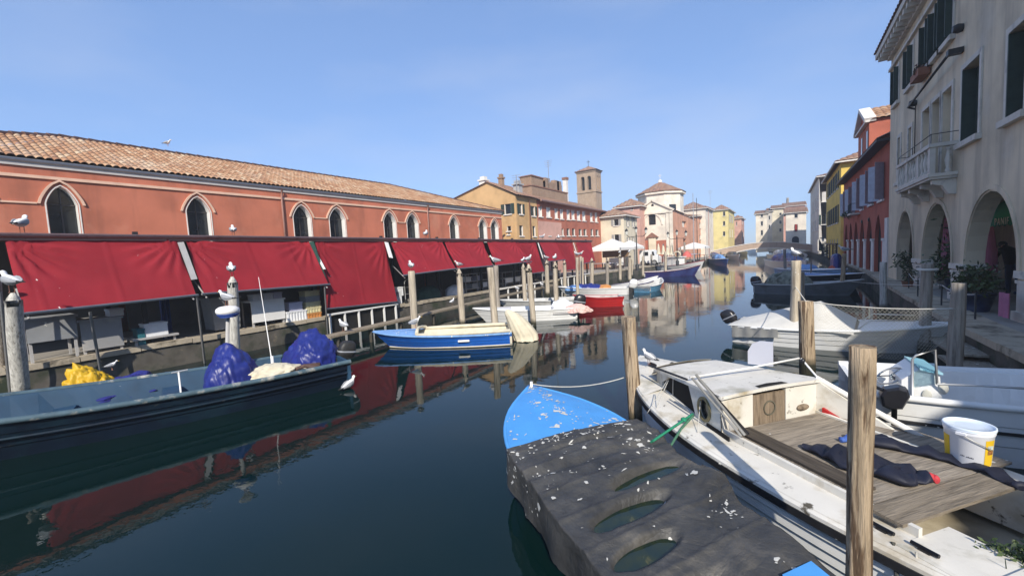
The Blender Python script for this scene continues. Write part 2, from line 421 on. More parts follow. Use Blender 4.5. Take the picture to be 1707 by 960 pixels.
# ================================================================ the long red hall
def hall():
    t = thing('market_hall', 'long terracotta red hall with pointed windows and tiled roof', 'hall', (-21, 12, .7))
    X = -19; fr = Fr((X, 0, 0), (0, 1, 0), (1, 0, 0)); y0, y1 = -2.1, 27.45
    ws = [(.98, 1.72), (2.78, 3.50), (6.36, 7.17), (10.46, 11.34), (12.28, 13.2), (15.65, 16.55), (17.38, 18.32), (21.2, 22.12), (24.45, 25.42), (25.95, 26.95)]
    holes = [h_goth(a_, b_ - .06, 3.2, 4.92, 5.46) for a_, b_ in ws]
    w = MB(); wall(w, fr, [(y0, .6), (y1, .6), (y1, 6.18), (y0, 6.18)], holes, .34, 0, 1)
    fn = Fr((0, y1, 0), (1, 0, 0), (0, 1, 0)); wall(w, fn, [(-27, .6), (-19, .6), (-19, 6.18), (-27, 6.18)], [])
    fs = Fr((0, y0, 0), (1, 0, 0), (0, -1, 0)); wall(w, fs, [(-27, .6), (-19, .6), (-19, 6.18), (-27, 6.18)], [])
    w.quad(V((-27, y0, .6)), V((-27, y1, .6)), V((-27, y1, 6.18)), V((-27, y0, 6.18)))
    w.build('wall', [RED_PL, WHITE_PT], t)
    for k, h in enumerate(holes):
        p = MB(); p.poly([[fr(a_, z_, -.30) for a_, z_ in h]]); po = p.build('window', GLASS, t)
        f = MB(); a_, b_ = ws[k]; c_ = (a_ + b_ - .06) / 2
        for z in (4.92,): f.bar(fr(a_, z, -.28), fr(b_ - .06, z, -.28), .03, .035)
        f.bar(fr(c_, 3.2, -.28), fr(c_, 5.4, -.28), .03, .035)
        f.build('window_frame', FRAME, po)
        m = MB(); g = h_goth(a_ - .17, b_ + .09, 3.2, 4.92, 5.64)[2:]
        band(m, fr, [(g[0][0], 4.9)] + g + [(g[-1][0], 4.9)], .062, .002, .06)
        m.build('hood_moulding', PEACH, t)
        m = MB(); g = h_goth(a_ - .035, b_ - .025, 3.2, 4.92, 5.50)
        band(m, fr, [(g[1][0], 3.3)] + g[2:] + [(g[0][0], 3.3)], .032, .001, .02)
        m.build('window_surround', WHITE_ST, t)
    m = MB()
    for i, j in ((0, 1), (3, 4), (5, 6), (8, 9)): m.box(X + .002, X + .04, ws[i][1] + .13, ws[j][0] - .21, 4.885, 4.935)
    m.box(X + .002, X + .055, y0, y1, 5.66, 5.75); m.build('string_course', PEACH, t)
    g = MB(); g.tube([(X + .06, y0, 6.17), (X + .06, y1, 6.17)], .06, 8); g.box(X + .002, X + .05, y0, y1, 6.0, 6.15); g.build('gutter', mk('pale_zinc', (.50, .47, .44), .6, .1, 3), t)
    for y in (9.95, 19.1):
        d = MB(); d.tube([(X + .17, y, 6.1), (X + .075, y, 5.7), (X + .075, y, 3.4)], .045, 8); d.build('downpipe', PINKMET, t)
    r = MB(); e0, e1 = (-18.9, y0 - .2, 6.235), (-18.9, y1 + .2, 6.235); r0, r1 = V((-23, 3.9, 7.96)), V((-23, 19.6, 7.96))
    tile_plane(r, e0, e1, r0, r1, .19, .36, .065)
    for q in ((e0, V((-27.2, y0 - .2, 6.20)), r0), (e1, V((-27.2, y1 + .2, 6.20)), r1)): r.add([V(q[0]), q[1], q[2]], [(0, 1, 2)], 0, tile=.4)
    r.quad(V((-27.2, y0, 6.20)), V((-27.2, y1, 6.20)), r1, r0)
    ro = r.build('roof', T_ROOF, t)
    c = MB()
    for p, q in ((e0, r0), (r0, r1), (r1, e1)):
        p, q = V(p), V(q); n = int((q - p).length / .4)
        for i in range(n): c.tube([p.lerp(q, i / n) + V((0, 0, .04)), p.lerp(q, (i + 1.08) / n) + V((0, 0, .025))], [.1, .085], 8)
    c.build('ridge_tiles', T_FAR, ro)
hall()

# ================================================================ generic houses
def house(name, label, cat, x0, x1, y0, y1, z1, mat, roof='hip', rise=1.3, over=.35, rm=None, S=(), E=(), W=(), z0=.6, trim=None, group=None, pitch=.42, roofz=None, gs=None):
    """S, E, W list openings (s0, s1, z0, z1, kind, shutter material); gs = gable polygon of the S face"""
    trim = trim or WHITE_ST; rm = rm or T_FAR
    t = thing(name, label, cat, ((x0 + x1) / 2, (y0 + y1) / 2, z0), group)
    fr = {'S': Fr((0, y0, 0), (1, 0, 0), (0, -1, 0)), 'E': Fr((x1, 0, 0), (0, 1, 0), (1, 0, 0)), 'W': Fr((x0, 0, 0), (0, 1, 0), (-1, 0, 0)), 'N': Fr((0, y1, 0), (1, 0, 0), (0, 1, 0))}
    w = MB()
    for k, ops, a_, b_ in (('S', S, x0, x1), ('E', E, y0, y1), ('W', W, y0, y1), ('N', (), x0, x1)):
        f = fr[k]; hs = []
        for o in ops:
            kd = o[4] if len(o) > 4 else ''
            h = h_arch(o[0], o[1], o[2], o[3] - (o[1] - o[0]) / 2, o[3]) if kd == 'arch' else h_goth(o[0], o[1], o[2], o[3] - (o[1] - o[0]) * .7, o[3]) if kd == 'goth' else h_rect(*o[:4])
            hs.append(h)
        outer = [(a_, z0), (b_, z0), (b_, z1), (a_, z1)]
        if k == 'S' and gs: outer = gs
        wall(w, f, outer, hs, .18)
        for o, h in zip(ops, hs):
            kd = o[4] if len(o) > 4 else ''; sh = o[5] if len(o) > 5 else None
            p = MB(); p.poly([[f(s_, z_, -.15) for s_, z_ in h]]); pm = WHITE_PT if kd == 'blind' else DARK if kd in ('arch', 'goth') else GLASS
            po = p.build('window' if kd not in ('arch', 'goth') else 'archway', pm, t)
            g = MB(); wd = o[1] - o[0]; b2 = max(.05, wd * .09)
            if kd not in ('arch', 'goth'):
                g.box(o[0] - b2 * 1.5, o[1] + b2 * 1.5, 0, .09, o[2] - .1, o[2] - .002, fr=lambda x, y, z: f(x, z, y))
                for xx in (o[0], o[1] - b2 * .7): g.box(xx, xx + b2 * .7, -.14, -.02, o[2], o[3], fr=lambda x, y, z: f(x, z, y))
                g.build('window_frame', trim, po)
            if sh:
                for sx in (o[0] - wd * .5, o[1] + .01):
                    q = MB(); q.box(sx, sx + wd * .48, .012, .05, o[2], o[3], fr=lambda x, y, z: f(x, z, y))
                    for i in range(5): zz = lerp(o[2], o[3], (i + .5) / 5); q.box(sx + .04, sx + wd * .48 - .04, .05, .065, zz - .02, zz + .02, fr=lambda x, y, z: f(x, z, y))
                    q.build('shutter', sh, t)
    w.build('wall', mat, t)
    r = MB(); zz = z1 + .02
    a, b, c, d = V((x0 - over, y0 - over, zz)), V((x1 + over, y0 - over, zz)), V((x1 + over, y1 + over, zz)), V((x0 - over, y1 + over, zz))
    lx, ly = x1 - x0 + 2 * over, y1 - y0 + 2 * over
    if roof == 'hip':
        if lx < ly: p, q = V(((x0 + x1) / 2, a.y + lx / 2, zz + rise)), V(((x0 + x1) / 2, d.y - lx / 2, zz + rise)); pl = [(a, b, p, p), (b, c, p, q), (c, d, q, q), (d, a, q, p)]
        else: p, q = V((a.x + ly / 2, (y0 + y1) / 2, zz + rise)), V((b.x - ly / 2, (y0 + y1) / 2, zz + rise)); pl = [(a, b, p, q), (b, c, q, q), (c, d, q, p), (d, a, p, p)]
    elif roof == 'gy':      # ridge along y
        p, q = V(((x0 + x1) / 2, a.y, zz + rise)), V(((x0 + x1) / 2, d.y, zz + rise)); pl = [(b, c, p, q), (d, a, q, p)]
    elif roof == 'gx':
        p, q = V((a.x, (y0 + y1) / 2, zz + rise)), V((b.x, (y0 + y1) / 2, zz + rise)); pl = [(a, b, p, q), (c, d, q, p)]
    else: pl = []
    for q_ in pl:
        tile_plane(r, *q_, pitch, .5, .06)
        r.add([v - V((0, 0, .03)) for v in q_], [(0, 1, 3, 2)] if (q_[2] - q_[3]).length > .01 else [(0, 1, 2)], tile=.3)
    if roof in ('gx', 'gy'):
        if roof == 'gy': tri = [[V((x0, y, z1)), V((x1, y, z1)), V(((x0 + x1) / 2, y, z1 + rise - .05))] for y in (y0, y1)]
        else: tri = [[V((x, y0, z1)), V((x, y1, z1)), V((x, (y0 + y1) / 2, z1 + rise - .05))] for x in (x0, x1)]
        g = MB(); [g.add(q_, [(0, 1, 2)]) for q_ in tri if not (gs and roof == 'gy' and q_[0].y == y0)]; g.build('gable', mat, t)
    if pl:
        ro = r.build('roof', rm, t)
        g = MB()
        for y_ in (a.y, d.y): g.box(a.x, b.x, y_ - .05, y_ + .05, zz - .13, zz - .02)
        for x_ in (a.x, b.x): g.box(x_ - .05, x_ + .05, a.y, d.y, zz - .13, zz - .02)
        g.build('eaves', trim, ro)
    return t, fr
def wE(X, px0, py0, px1, py1, *k):       # a window seen on a wall facing the canal
    ym, pm = (py0 + py1) / 2, (px0 + px1) / 2
    ya, yb = PX(px0, ym, X).y, PX(px1, ym, X).y
    return (min(ya, yb), max(ya, yb), PX(pm, py1, X).z, PX(pm, py0, X).z, *k)
def wS(Y, px0, py0, px1, py1, *k):
    ym, pm = (py0 + py1) / 2, (px0 + px1) / 2
    return (PY(px0, ym, Y).x, PY(px1, ym, Y).x, PY(pm, py1, Y).z, PY(pm, py0, Y).z, *k)
def chimney(parent, x, y, z0, z1, w, mat, cap=True):
    m = MB(); m.box(x - w / 2, x + w / 2, y - w / 2, y + w / 2, z0, z1)
    if cap: m.box(x - w * .68, x + w * .68, y - w * .68, y + w * .68, z1, z1 + .12); m.box(x - w * .4, x + w * .4, y - w * .4, y + w * .4, z1 + .12, z1 + .4)
    m.build('chimney', mat, parent)

# ---------------------------------------------------------------- left bank behind the hall
OCHRE = plaster('ochre_plaster', (.56, .36, .175), (.28, .18, .09), .12, .55)
BRICKRED = plaster('brick_red_plaster', (.40, .14, .09), (.22, .09, .07), .12, .6)
PINK = plaster('pink_plaster', (.58, .34, .27), (.3, .16, .12), .1, .6)
CREAM = plaster('cream_plaster', (.68, .61, .46), (.4, .35, .27), .1, .62)
WARMWH = plaster('warm_white_plaster', (.74, .67, .56), (.45, .38, .3), .1, .64)
TERRA = plaster('terracotta_side_plaster', (.64, .34, .22), (.3, .15, .1), .1, .5)
YELLOW = plaster('yellow_plaster', (.72, .60, .26), (.4, .3, .13), .1, .62)
PALE = plaster('pale_plaster', (.60, .56, .50), (.28, .25, .22), .12, .5)
OLDBRICK = brick('old_brick', (.30, .18, .11), (.38, .25, .16), (.34, .30, .24), 5)
TOWERBR = brick('tower_brick', (.36, .24, .15), (.44, .32, .21), (.42, .36, .28), 4)
X = -19
gl = PY(800, 350, 29.7).x
pk = PY(812, 304, 29.7); ee = PY(857, 322, 29.7)
t, f_ = house('ochre_house', 'ochre house with green shutters beyond the red hall', 'house', gl - 4, X, 29.7, 33.3, 7.75, OCHRE, roof=None,
      S=[wS(29.7, 841, 340, 852, 357, '', SHUT_G), wS(29.7, 845, 377, 852, 385), wS(29.7, 846, 387, 850, 391)],
      E=[wE(X, 865, 340, 871, 357, '', SHUT_G), wE(X, 886, 344, 892, 360, '', SHUT_G), wE(X, 866, 376, 872, 393), wE(X, 888, 377, 893, 394)],
      gs=[(gl - 4, .6), (X, .6), (X, 7.75), (pk.x, pk.z), (gl - 4, pk.z - 1.2)])
r = MB(); tile_plane(r, (X + .35, 29.5, 7.72), (X + .35, 33.4, 7.72), (pk.x, 29.5, pk.z + .04), (pk.x, 33.4, pk.z + .04), .3, .45, .05)
r.quad(V((pk.x, 29.5, pk.z)), V((pk.x, 33.4, pk.z)), V((gl - 4, 33.4, pk.z - 1.2)), V((gl - 4, 29.5, pk.z - 1.2))); r.build('roof', T_FAR, t)
d = MB(); d.tube([(X + .08, 31.9, 7.6), (X + .08, 31.9, 1)], .06); d.build('downpipe', PINKMET, t)
chimney(t, X - .9, 31.6, 7.9, 8.9, .6, GREY_PT); chimney(t, pk.x + .3, 31.5, pk.z - .2, pk.z + .5, .4, OLDBRICK); chimney(t, pk.x - .9, 30.4, pk.z - 1, pk.z + .3, .6, WHITE_ST)
b = MB(); p0, p1 = PY(788, 335, 31), PY(803, 318, 31); b.box(p0.x, p1.x, 31, 33, 4, p1.z)
t2 = thing('brick_annex', 'small bare brick block rising behind the ochre gable', 'building', ((p0.x + p1.x) / 2, 32, .6)); b.build('wall', OLDBRICK, t2)
q = MB(); q.box(p0.x - .1, p1.x + .1, 30.9, 33.1, p1.z, p1.z + .12); q.build('parapet', OLDBRICK, t2)

up = [(898, 344, 904, 361), (911, 345, 918, 362), (925, 347, 930, 364), (934, 348, 939, 365), (945, 349, 950, 366), (953, 350, 958, 366), (962, 351, 967, 367), (971, 352, 976, 368), (984, 354, 988, 369), (992, 354, 996, 370), (1002, 355, 1006, 371)]
dn = [(899, 378, 903, 393), (914, 379, 918, 393), (927, 380, 931, 394), (934, 381, 940, 393), (945, 381, 950, 393), (954, 381, 959, 393), (965, 382, 970, 393), (973, 382, 978, 393), (985, 382, 989, 393), (993, 383, 998, 393), (1004, 383, 1008, 393)]
t, f_ = house('brick_red_terrace', 'long brick red terrace with white blinds beside the bell tower', 'house', -26, X - .02, 33.42, 50.8, 7.65, BRICKRED, roof=None,
      E=[wE(X, *u_, 'blind') for u_ in up] + [wE(X, *u_) for u_ in dn])
m = MB(); m.box(X - .018, X + .012, 33.42, 38.2, .62, 5.75); m.build('pink_wall_face', PINK, t)
r = MB(); tile_plane(r, (X + .4, 33.4, 7.6), (X + .4, 51, 7.6), (-22.6, 33.4, 9.1), (-22.6, 51, 9.1), .32, .45, .05); r.quad(V((-22.6, 33.4, 9.1)), V((-22.6, 51, 9.1)), V((-26.2, 51, 7.6)), V((-26.2, 33.4, 7.6))); r.build('roof', T_FAR, t)
g = MB(); g.tube([(X + .42, 33.4, 7.58), (X + .42, 51, 7.58)], .08, 6); g.build('gutter', PINKMET, t)
# brick block with stepped parapet behind
t = thing('brick_block', 'brick block with broken stepped parapet behind the terrace roof', 'building', (-27, 44, .6))
b = MB(); Y = 40
ya = 36.9; xr = PY(886, 310, ya).x; wl = xr - PY(866, 310, ya).x; ye = PX(946, 330, xr).y
zt = PX(900, 306, xr).z
zt -= .3; b.box(xr - wl, xr, ya, ye, 4, zt); b.box(xr - wl + .02, xr - .05, ya + .1, ya + 2.6, zt, zt + .9)
for y in (ya + 3.0, ya + 5.2, ye - 2.6): b.box(xr - .5, xr, y, y + 1.1, zt, zt + 1.1)
b.box(xr - .4, xr - .003, ya + 3, ye - 1.4, zt, zt + .75); b.build('wall', OLDBRICK, t)
q = MB(); q.box(xr - wl - .1, xr + .05, ya, ya + 2.7, zt + .9, zt + 1.0); q.box(xr - wl - .1, xr + .07, ya - .1, ye + .1, zt - .12, zt - .002); q.build('cornice', T_FAR, t)
t = thing('tall_chimney', 'tall white chimney stack with dark cap on the brick red terrace', 'chimney', (-22.4, 46, 8.6))
cx = PY(943, 320, 46); m = MB(); m.box(cx.x - .24, cx.x + .24, 45.76, 46.24, 8, PY(943, 300, 46).z); m.build('stack', WHITE_ST, t)
m = MB(); zc = PY(943, 300, 46).z; m.box(cx.x - .31, cx.x + .31, 45.69, 46.31, zc, zc + .28); m.build('cap', T_FAR, t)
# tv aerials
for px, py0, py1, Y in ((862, 292, 318, 31), (915, 268, 300, 40), (945, 296, 330, 47), (1184, 318, 342, 100)):
    a0, a1 = PY(px, py1 + 6, Y), PY(px, py0, Y); m = MB(); m.bar(a0, V((a0.x, Y, a1.z)), .05, .05)
    for i in range(4): m.bar(V((a0.x - .5 + .05 * i, Y, a1.z - .2 * i)), V((a0.x + .5 - .05 * i, Y, a1.z - .2 * i)), .03, .03)
    single(m, 'roof_aerial', GALV, {862: 'thin television aerial above the ochre house roof', 915: 'thin aerial rising from the brick block parapet', 945: 'short aerial beside the tall white chimney', 1184: 'thin aerial above the distant yellow house roof'}[px], 'aerial', 'roof aerials')
# bell tower
Y = 68.0; a_, b_, c_ = PY(962.5, 330, Y).x, PY(994, 330, Y).x, 0
ztop = PY(978, 285, Y).z; wd = b_ - a_; dp = PX(1003, 330, b_).y - Y
t = thing('bell_tower', 'square brick bell tower with paired arches and low tiled cap', 'tower', ((a_ + b_) / 2, Y + dp / 2, .6))
w = MB(); fS, fE = Fr((0, Y, 0), (1, 0, 0), (0, -1, 0)), Fr((b_, 0, 0), (0, 1, 0), (1, 0, 0))
ho = [h_arch(a_ + wd * k, a_ + wd * (k + .2), ztop - 3.3, ztop - 1.3, ztop - .9) for k in (.22, .56)]
he = [h_arch(Y + dp * k, Y + dp * (k + .2), ztop - 3.3, ztop - 1.3, ztop - .9) for k in (.22, .56)]
wall(w, fS, [(a_, .6), (b_, .6), (b_, ztop), (a_, ztop)], ho, .6); wall(w, fE, [(Y, .6), (Y + dp, .6), (Y + dp, ztop), (Y, ztop)], he, .6)
w.quad(V((a_, Y, .6)), V((a_, Y + dp, .6)), V((a_, Y + dp, ztop)), V((a_, Y, ztop))); w.quad(V((a_, Y + dp, .6)), V((b_, Y + dp, .6)), V((b_, Y + dp, ztop)), V((a_, Y + dp, ztop)))
w.build('shaft', TOWERBR, t)
for f2, hh in ((fS, ho), (fE, he)):
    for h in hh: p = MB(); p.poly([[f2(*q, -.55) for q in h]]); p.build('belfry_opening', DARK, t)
m = MB()
for z in (ztop - 3.75, ztop - .25): m.box(a_ - .12, b_ + .12, Y - .12, Y + dp + .12, z, z + .22)
m.build('string_course', TOWERBR, t)
r = MB(); p = V(((a_ + b_) / 2, Y + dp / 2, ztop + .95)); q = [V((a_ - .3, Y - .3, ztop)), V((b_ + .3, Y - .3, ztop)), V((b_ + .3, Y + dp + .3, ztop)), V((a_ - .3, Y + dp + .3, ztop))]
for i in range(4): r.add([q[i], q[(i + 1) % 4], p], [(0, 1, 2)], tile=.2 + .1 * i); tile_plane(r, q[i] + V((0, 0, .02)), q[(i + 1) % 4] + V((0, 0, .02)), p, p, .4, .5, .06)
r.build('roof', T_FAR, t)
m = MB(); m.bar(p, p + V((0, 0, 1.1)), .06, .06); m.bar(p + V((-.3, 0, .8)), p + V((.3, 0, .8)), .06, .06); m.build('cross', IRON, t)
# cream house
Y = 49.2; xr = PY(1040, 380, Y).x; xl = PY(1008, 380, Y).x
house('cream_house', 'cream corner house with grey shutters left of the church', 'house', xl - 1.5, xr, Y, 54.6, PY(1025, 360, Y).z, CREAM, rise=1.0,
      S=[wS(Y, 1023, 366, 1031, 376, '', SHUT_GR), wS(Y, 1024, 391, 1032, 404, '', SHUT_GR)], E=[(50.4, 51, 5.6, 7, '', SHUT_GR), (52.6, 53.2, 5.6, 7, '', SHUT_GR), (50.4, 51, 2.8, 4.2, '', SHUT_GR), (52.6, 53.2, 2.8, 4.2, '', SHUT_GR)], roofz=0)
Y = 58; house('low_roofed_house', 'pink house with low tiled roof between cream house and church', 'house', PY(1026, 350, Y).x, PY(1066, 350, Y).x, Y, 66, PY(1045, 345, Y).z, PINK, rise=1.2, S=[wS(Y, 1052, 347, 1055, 350)])
# church
Y = 60.5; xl, xr = PY(1058, 380, Y).x, PY(1122, 380, Y).x; xm = PY(1088, 380, Y).x
ze = PY(1120, 350, Y).z; zl = PY(1060, 354, Y).z; zp = PY(1088, 335, Y).z; y1 = PX(1161, 380, xr).y
t = thing('church', 'pale church with gabled front, octagonal drum and terracotta side', 'church', (xm, Y + 6, .6))
fS, fE = Fr((0, Y, 0), (1, 0, 0), (0, -1, 0)), Fr((xr, 0, 0), (0, 1, 0), (1, 0, 0))
w = MB(); hS = [h_rect(*wS(Y, 1081, 356, 1093, 375)), h_arch(*wS(Y, 1085, 340, 1090, 345)[:2], PY(1088, 344, Y).z, PY(1088, 343, Y).z, PY(1088, 340, Y).z)]
wall(w, fS, [(xl, .6), (xr, .6), (xr, ze), (xm, zp), (xl, ze)], hS, .35)
w.quad(V((xl, Y, .6)), V((xl, y1, .6)), V((xl, y1, ze)), V((xl, Y, ze)))
w.build('facade', WARMWH, t)
hE = [wE(xr, 1137, 369, 1144, 379), wE(xr, 1139, 398, 1144, 404)]
w = MB(); wall(w, fE, [(Y, .6), (y1, .6), (y1, ze - .6), (Y, ze)], [h_rect(*h) for h in hE], .3); w.build('side_wall', TERRA, t)
for f2, hh in ((fS, hS), (fE, [h_rect(*h) for h in hE])):
    for h in hh: p = MB(); p.poly([[f2(*q, -.3) for q in h]]); p.build('window', GLASS, t)
m = MB(); zz = PY(1090, 354, Y).z
m.box(xl, xr, Y - .2, Y - .002, zz - .25, zz); m.bar(V((xl - .2, Y - .1, ze)), V((xm, Y - .1, zp + .1)), .25, .25); m.bar(V((xm, Y - .1, zp + .1)), V((xr + .2, Y - .1, ze)), .25, .25)
c = wS(Y, 1070, 356, 1104, 376); cc = (c[0] + c[1]) / 2; rr = (c[1] - c[0]) / 2
band(m, fS, [(cc + rr * math.cos(PI * i / 16), c[2] + (c[3] - c[2]) * math.sin(PI * i / 16)) for i in range(17)], .22, .002, .1)
for px in (1060, 1064, 1113, 1119): x_ = PY(px, 380, Y).x; m.box(x_ - .2, x_ + .2, Y - .12, Y - .003, .7, zz - .26)
m.build('pilasters', WARMWH, t)
m = MB(); d_ = wS(Y, 1082, 396, 1094, 420); m.box(d_[0], d_[1], Y - .25, Y - .003, .7, d_[3]); m.build('portal', CREAM, t)
m = MB(); m.prism([V((d_[0] - .4, Y - .4, d_[3])), V((d_[1] + .4, Y - .4, d_[3])), V(((d_[0] + d_[1]) / 2, Y - .4, d_[3] + .7))], (0, .4, 0)); m.build('portal_pediment', T_FAR, t)
m = MB(); m.box(xl + .3, d_[0] - .02, Y - .03, Y - .003, .7, PY(1070, 401, Y).z); m.box(d_[1] + .02, xr - .1, Y - .03, Y - .003, .7, PY(1110, 400, Y).z); m.build('dado', BRICKRED, t)
r = MB()
for s_, x_ in ((1, xr + .2), (-1, xl - .2)): tile_plane(r, *((V((x_, Y, ze)), V((x_, y1, ze - .5 * (s_ > 0)))) if s_ > 0 else (V((x_, y1, ze)), V((x_, Y, ze)))), *((V((xm, Y, zp)), V((xm, y1, zp))) if s_ > 0 else (V((xm, y1, zp)), V((xm, Y, zp)))), .45, .5, .06)
r.build('nave_roof', T_FAR, t)
oc = PY(1101, 330, 68); ro_ = (PY(1137, 330, 68).x - PY(1065, 330, 68).x) / 2 / .96; zo = PY(1101, 319, 68 - ro_).z; zb = 5
og = lambda r_, z_, k=.5: [V((oc.x + r_ * math.cos(PI / 4 * (i + k)), 68 + r_ * math.sin(PI / 4 * (i + k)), z_)) for i in range(8)]
m = MB(); m.rings([og(ro_, zb), og(ro_, zo)], 0, smooth=False); m.build('drum', WARMWH, t)
r = MB(); o_ = og(ro_ + .4, zo); ap = V((oc.x, 68, PY(1101, 303, 68).z))
for i in range(8): r.add([o_[i], o_[(i + 1) % 8], ap], [(0, 1, 2)], tile=.3); tile_plane(r, o_[i] + V((0, 0, .03)), o_[(i + 1) % 8] + V((0, 0, .03)), ap, ap, .45, .55, .06)
r.build('drum_roof', T_FAR, t)
m = MB(); m.rings([og(ro_ + .35, zo - .3), og(ro_ + .35, zo - .05)], 0, smooth=False); m.build('drum_cornice', WARMWH, t)
for k in (-2.5, -1.5): 
    an = PI / 4 * (k + .5 + .5); 
for i in (5, 6):
    p0, p1 = o_[i], o_[(i + 1) % 8]; mdl = (p0 + p1) / 2; nn = V((mdl.x - oc.x, mdl.y - 68, 0)).normalized(); u = (p1 - p0).normalized()
    if i == 6: f2 = Fr(V((mdl.x, mdl.y, 0)) - nn * .34, u, nn); p = MB(); p.box(-.55, .55, 0, .06, zo - 3.6, zo - 2.0, fr=lambda x, y, z: f2(x, z, y)); p.build('drum_window', GLASS, t)
m = MB(); m.lathe(ap, [(.3, -.1), (.28, .2), (.06, .3)], 8); m.bar(ap, ap + V((0, 0, 1.2)), .05, .05); m.bar(ap + V((-.25, 0, .95)), ap + V((.25, 0, .95)), .05, .05); m.build('finial_cross', WHITE_ST, t)
# buildings right of the church
xE = -12.9
house('terracotta_annex', 'salmon terracotta annex with downpipes right of the church', 'house', xE - 9, xE, 82, 93.5, PX(1171, 362, xE).z, TERRA, rise=1.1, E=[wE(xE, 1166, 372, 1168, 380), wE(xE, 1166, 392, 1168, 399)])
Y = 84; house('pale_chapel_annex', 'low pale annex with hipped tiled roof behind the church side', 'house', PY(1128, 350, Y).x, PY(1176, 350, Y).x, Y, 93, PY(1160, 348, Y).z, WARMWH, rise=1.5)
Y = 104; xr = -10.6
house('white_strip_house', 'narrow white house beside the bright yellow house', 'house', PY(1175, 380, Y).x - 2, PY(1189, 380, Y).x, Y, 112, PY(1185, 350, Y).z, WARMWH, rise=1.2, S=[wS(Y, 1180, 354, 1184, 361)])
house('yellow_house', 'bright yellow house with dark windows by the far bridge', 'house', PY(1189.2, 380, Y).x, PY(1214, 380, Y).x, Y, 118, PY(1200, 350, Y).z, YELLOW, rise=1.2, S=[wS(Y, 1205, 353, 1209, 360), wS(Y, 1205, 369, 1209, 376), wS(Y, 1205, 386, 1209, 393)],
      E=[(107, 108.5, 8, 9.6, '', SHUT_GR), (107, 108.5, 4.5, 6.5), (112, 113.5, 8, 9.6, '', SHUT_GR), (112, 113.5, 4.5, 6.5)])
Y = 121; house('pink_house', 'pale pink house at the far end of the left bank', 'house', PY(1223, 380, Y).x, PY(1236, 380, Y).x, Y, 130, PY(1230, 364, Y).z, PINK, rise=.8, S=[wS(Y, 1227, 370, 1229, 376)], E=[(123, 124.5, 4, 6), (126.5, 128, 4, 6), (123, 124.5, 8, 10)])

# ---------------------------------------------------------------- far right bank
Y = 112
def fh(label, p0, p1, ptop, mat, S, depth_=10, Y=112, roof='gx', rise=1.0):
    house('waterside_house', label, 'house', PY(p0, 390, Y).x, PY(p1, 390, Y).x, Y, Y + depth_, PY((p0 + p1) / 2, ptop, Y).z, mat, roof, rise, S=[wS(Y, *q) for q in S], group='houses beyond the far bridge')
fh('narrow white house beyond the bridge, left end of its row', 1260, 1279, 356, WARMWH, [(1268, 357, 1272, 362), (1268, 369, 1272, 376), (1268, 384, 1272, 392)])
fh('grey green house squeezed beside the narrow white house beyond the bridge', 1279.2, 1287, 352, PALE, [(1281, 360, 1284, 366), (1281, 375, 1284, 382)])
fh('cream yellow house with three small windows beyond the bridge', 1287.2, 1306, 347, CREAM, [(1299, 355, 1303, 359), (1299, 368, 1303, 373), (1299, 381, 1303, 386)])
fh('white house with red door and dark archway right of the tall pole', 1310, 1344, 354, WARMWH, [(1324, 357, 1330, 363), (1324, 374, 1330, 386), (1320, 394, 1332, 408, 'arch')], Y=104, rise=1.2)
fh('pink gabled house rising behind the white house with red door', 1306.2, 1342, 343, PINK, [], Y=124, rise=1.2)
m = MB(); d_ = wS(104, 1325, 374, 1329, 386); m.box(d_[0], d_[1], 103.86, 103.9, d_[2], d_[3])
single(m, 'red_shutter', mk('red_paint', (.25, .03, .02), .6), 'closed dark red balcony shutter on the white house beyond the bridge', 'shutter')
# bridge
BRIDGEM = plaster('bridge_brick', (.48, .36, .27), (.2, .13, .1), .2, .55)
t = thing('bridge', 'low arched brick footbridge with pale stone trim across the canal', 'bridge', (-3, 90, 0))
b = MB(); n = 48; xa, xb = -15.0, 9.0; Y = 90
deck = lambda u: .75 + 1.6 * math.sin(PI * min(1, max(0, u))) ** 1.5
und = lambda u: (-.3 + 1.95 * math.sqrt(max(0, 1 - ((u - .5) / .36) ** 2))) if abs(u - .5) < .36 else -.5
for yy in (Y, Y + 4):
    b.rings([[V((lerp(xa, xb, i / n), yy + d, und(i / n))) for d in (0, .4)][:1] + [V((lerp(xa, xb, i / n), yy + .4, und(i / n))), V((lerp(xa, xb, i / n), yy + .4, deck(i / n) + .38)), V((lerp(xa, xb, i / n), yy, deck(i / n) + .38))] for i in range(n + 1)], smooth=False)
b.rings([[V((lerp(xa, xb, i / n), Y + .4, und(i / n))), V((lerp(xa, xb, i / n), Y + 4, und(i / n)))] for i in range(n + 1)], closed=False, cap=(False, False)); b.build('span', BRIDGEM, t)
c = MB(); c.rings([[V((lerp(xa, xb, i / n), Y + dy, deck(i / n) + dz)) for dy, dz in ((-.08, .38), (.48, .38), (.48, .52), (-.08, .52))] for i in range(n + 1)], smooth=False)
c.build('parapet_coping', WHITE_ST, t)
c = MB(); c.rings([[V((lerp(xa, xb, .5 + .26 * math.cos(PI * (1 - i / n)) * r_), Y + dy, -.3 + 1.95 * math.sin(PI * i / n) * r_ + .0)) for r_, dy in ((1, -.06), (1.08, -.06), (1.08, .0), (1, .0))] for i in range(n + 1)], smooth=False); c.build('arch_ring', WHITE_ST, t)

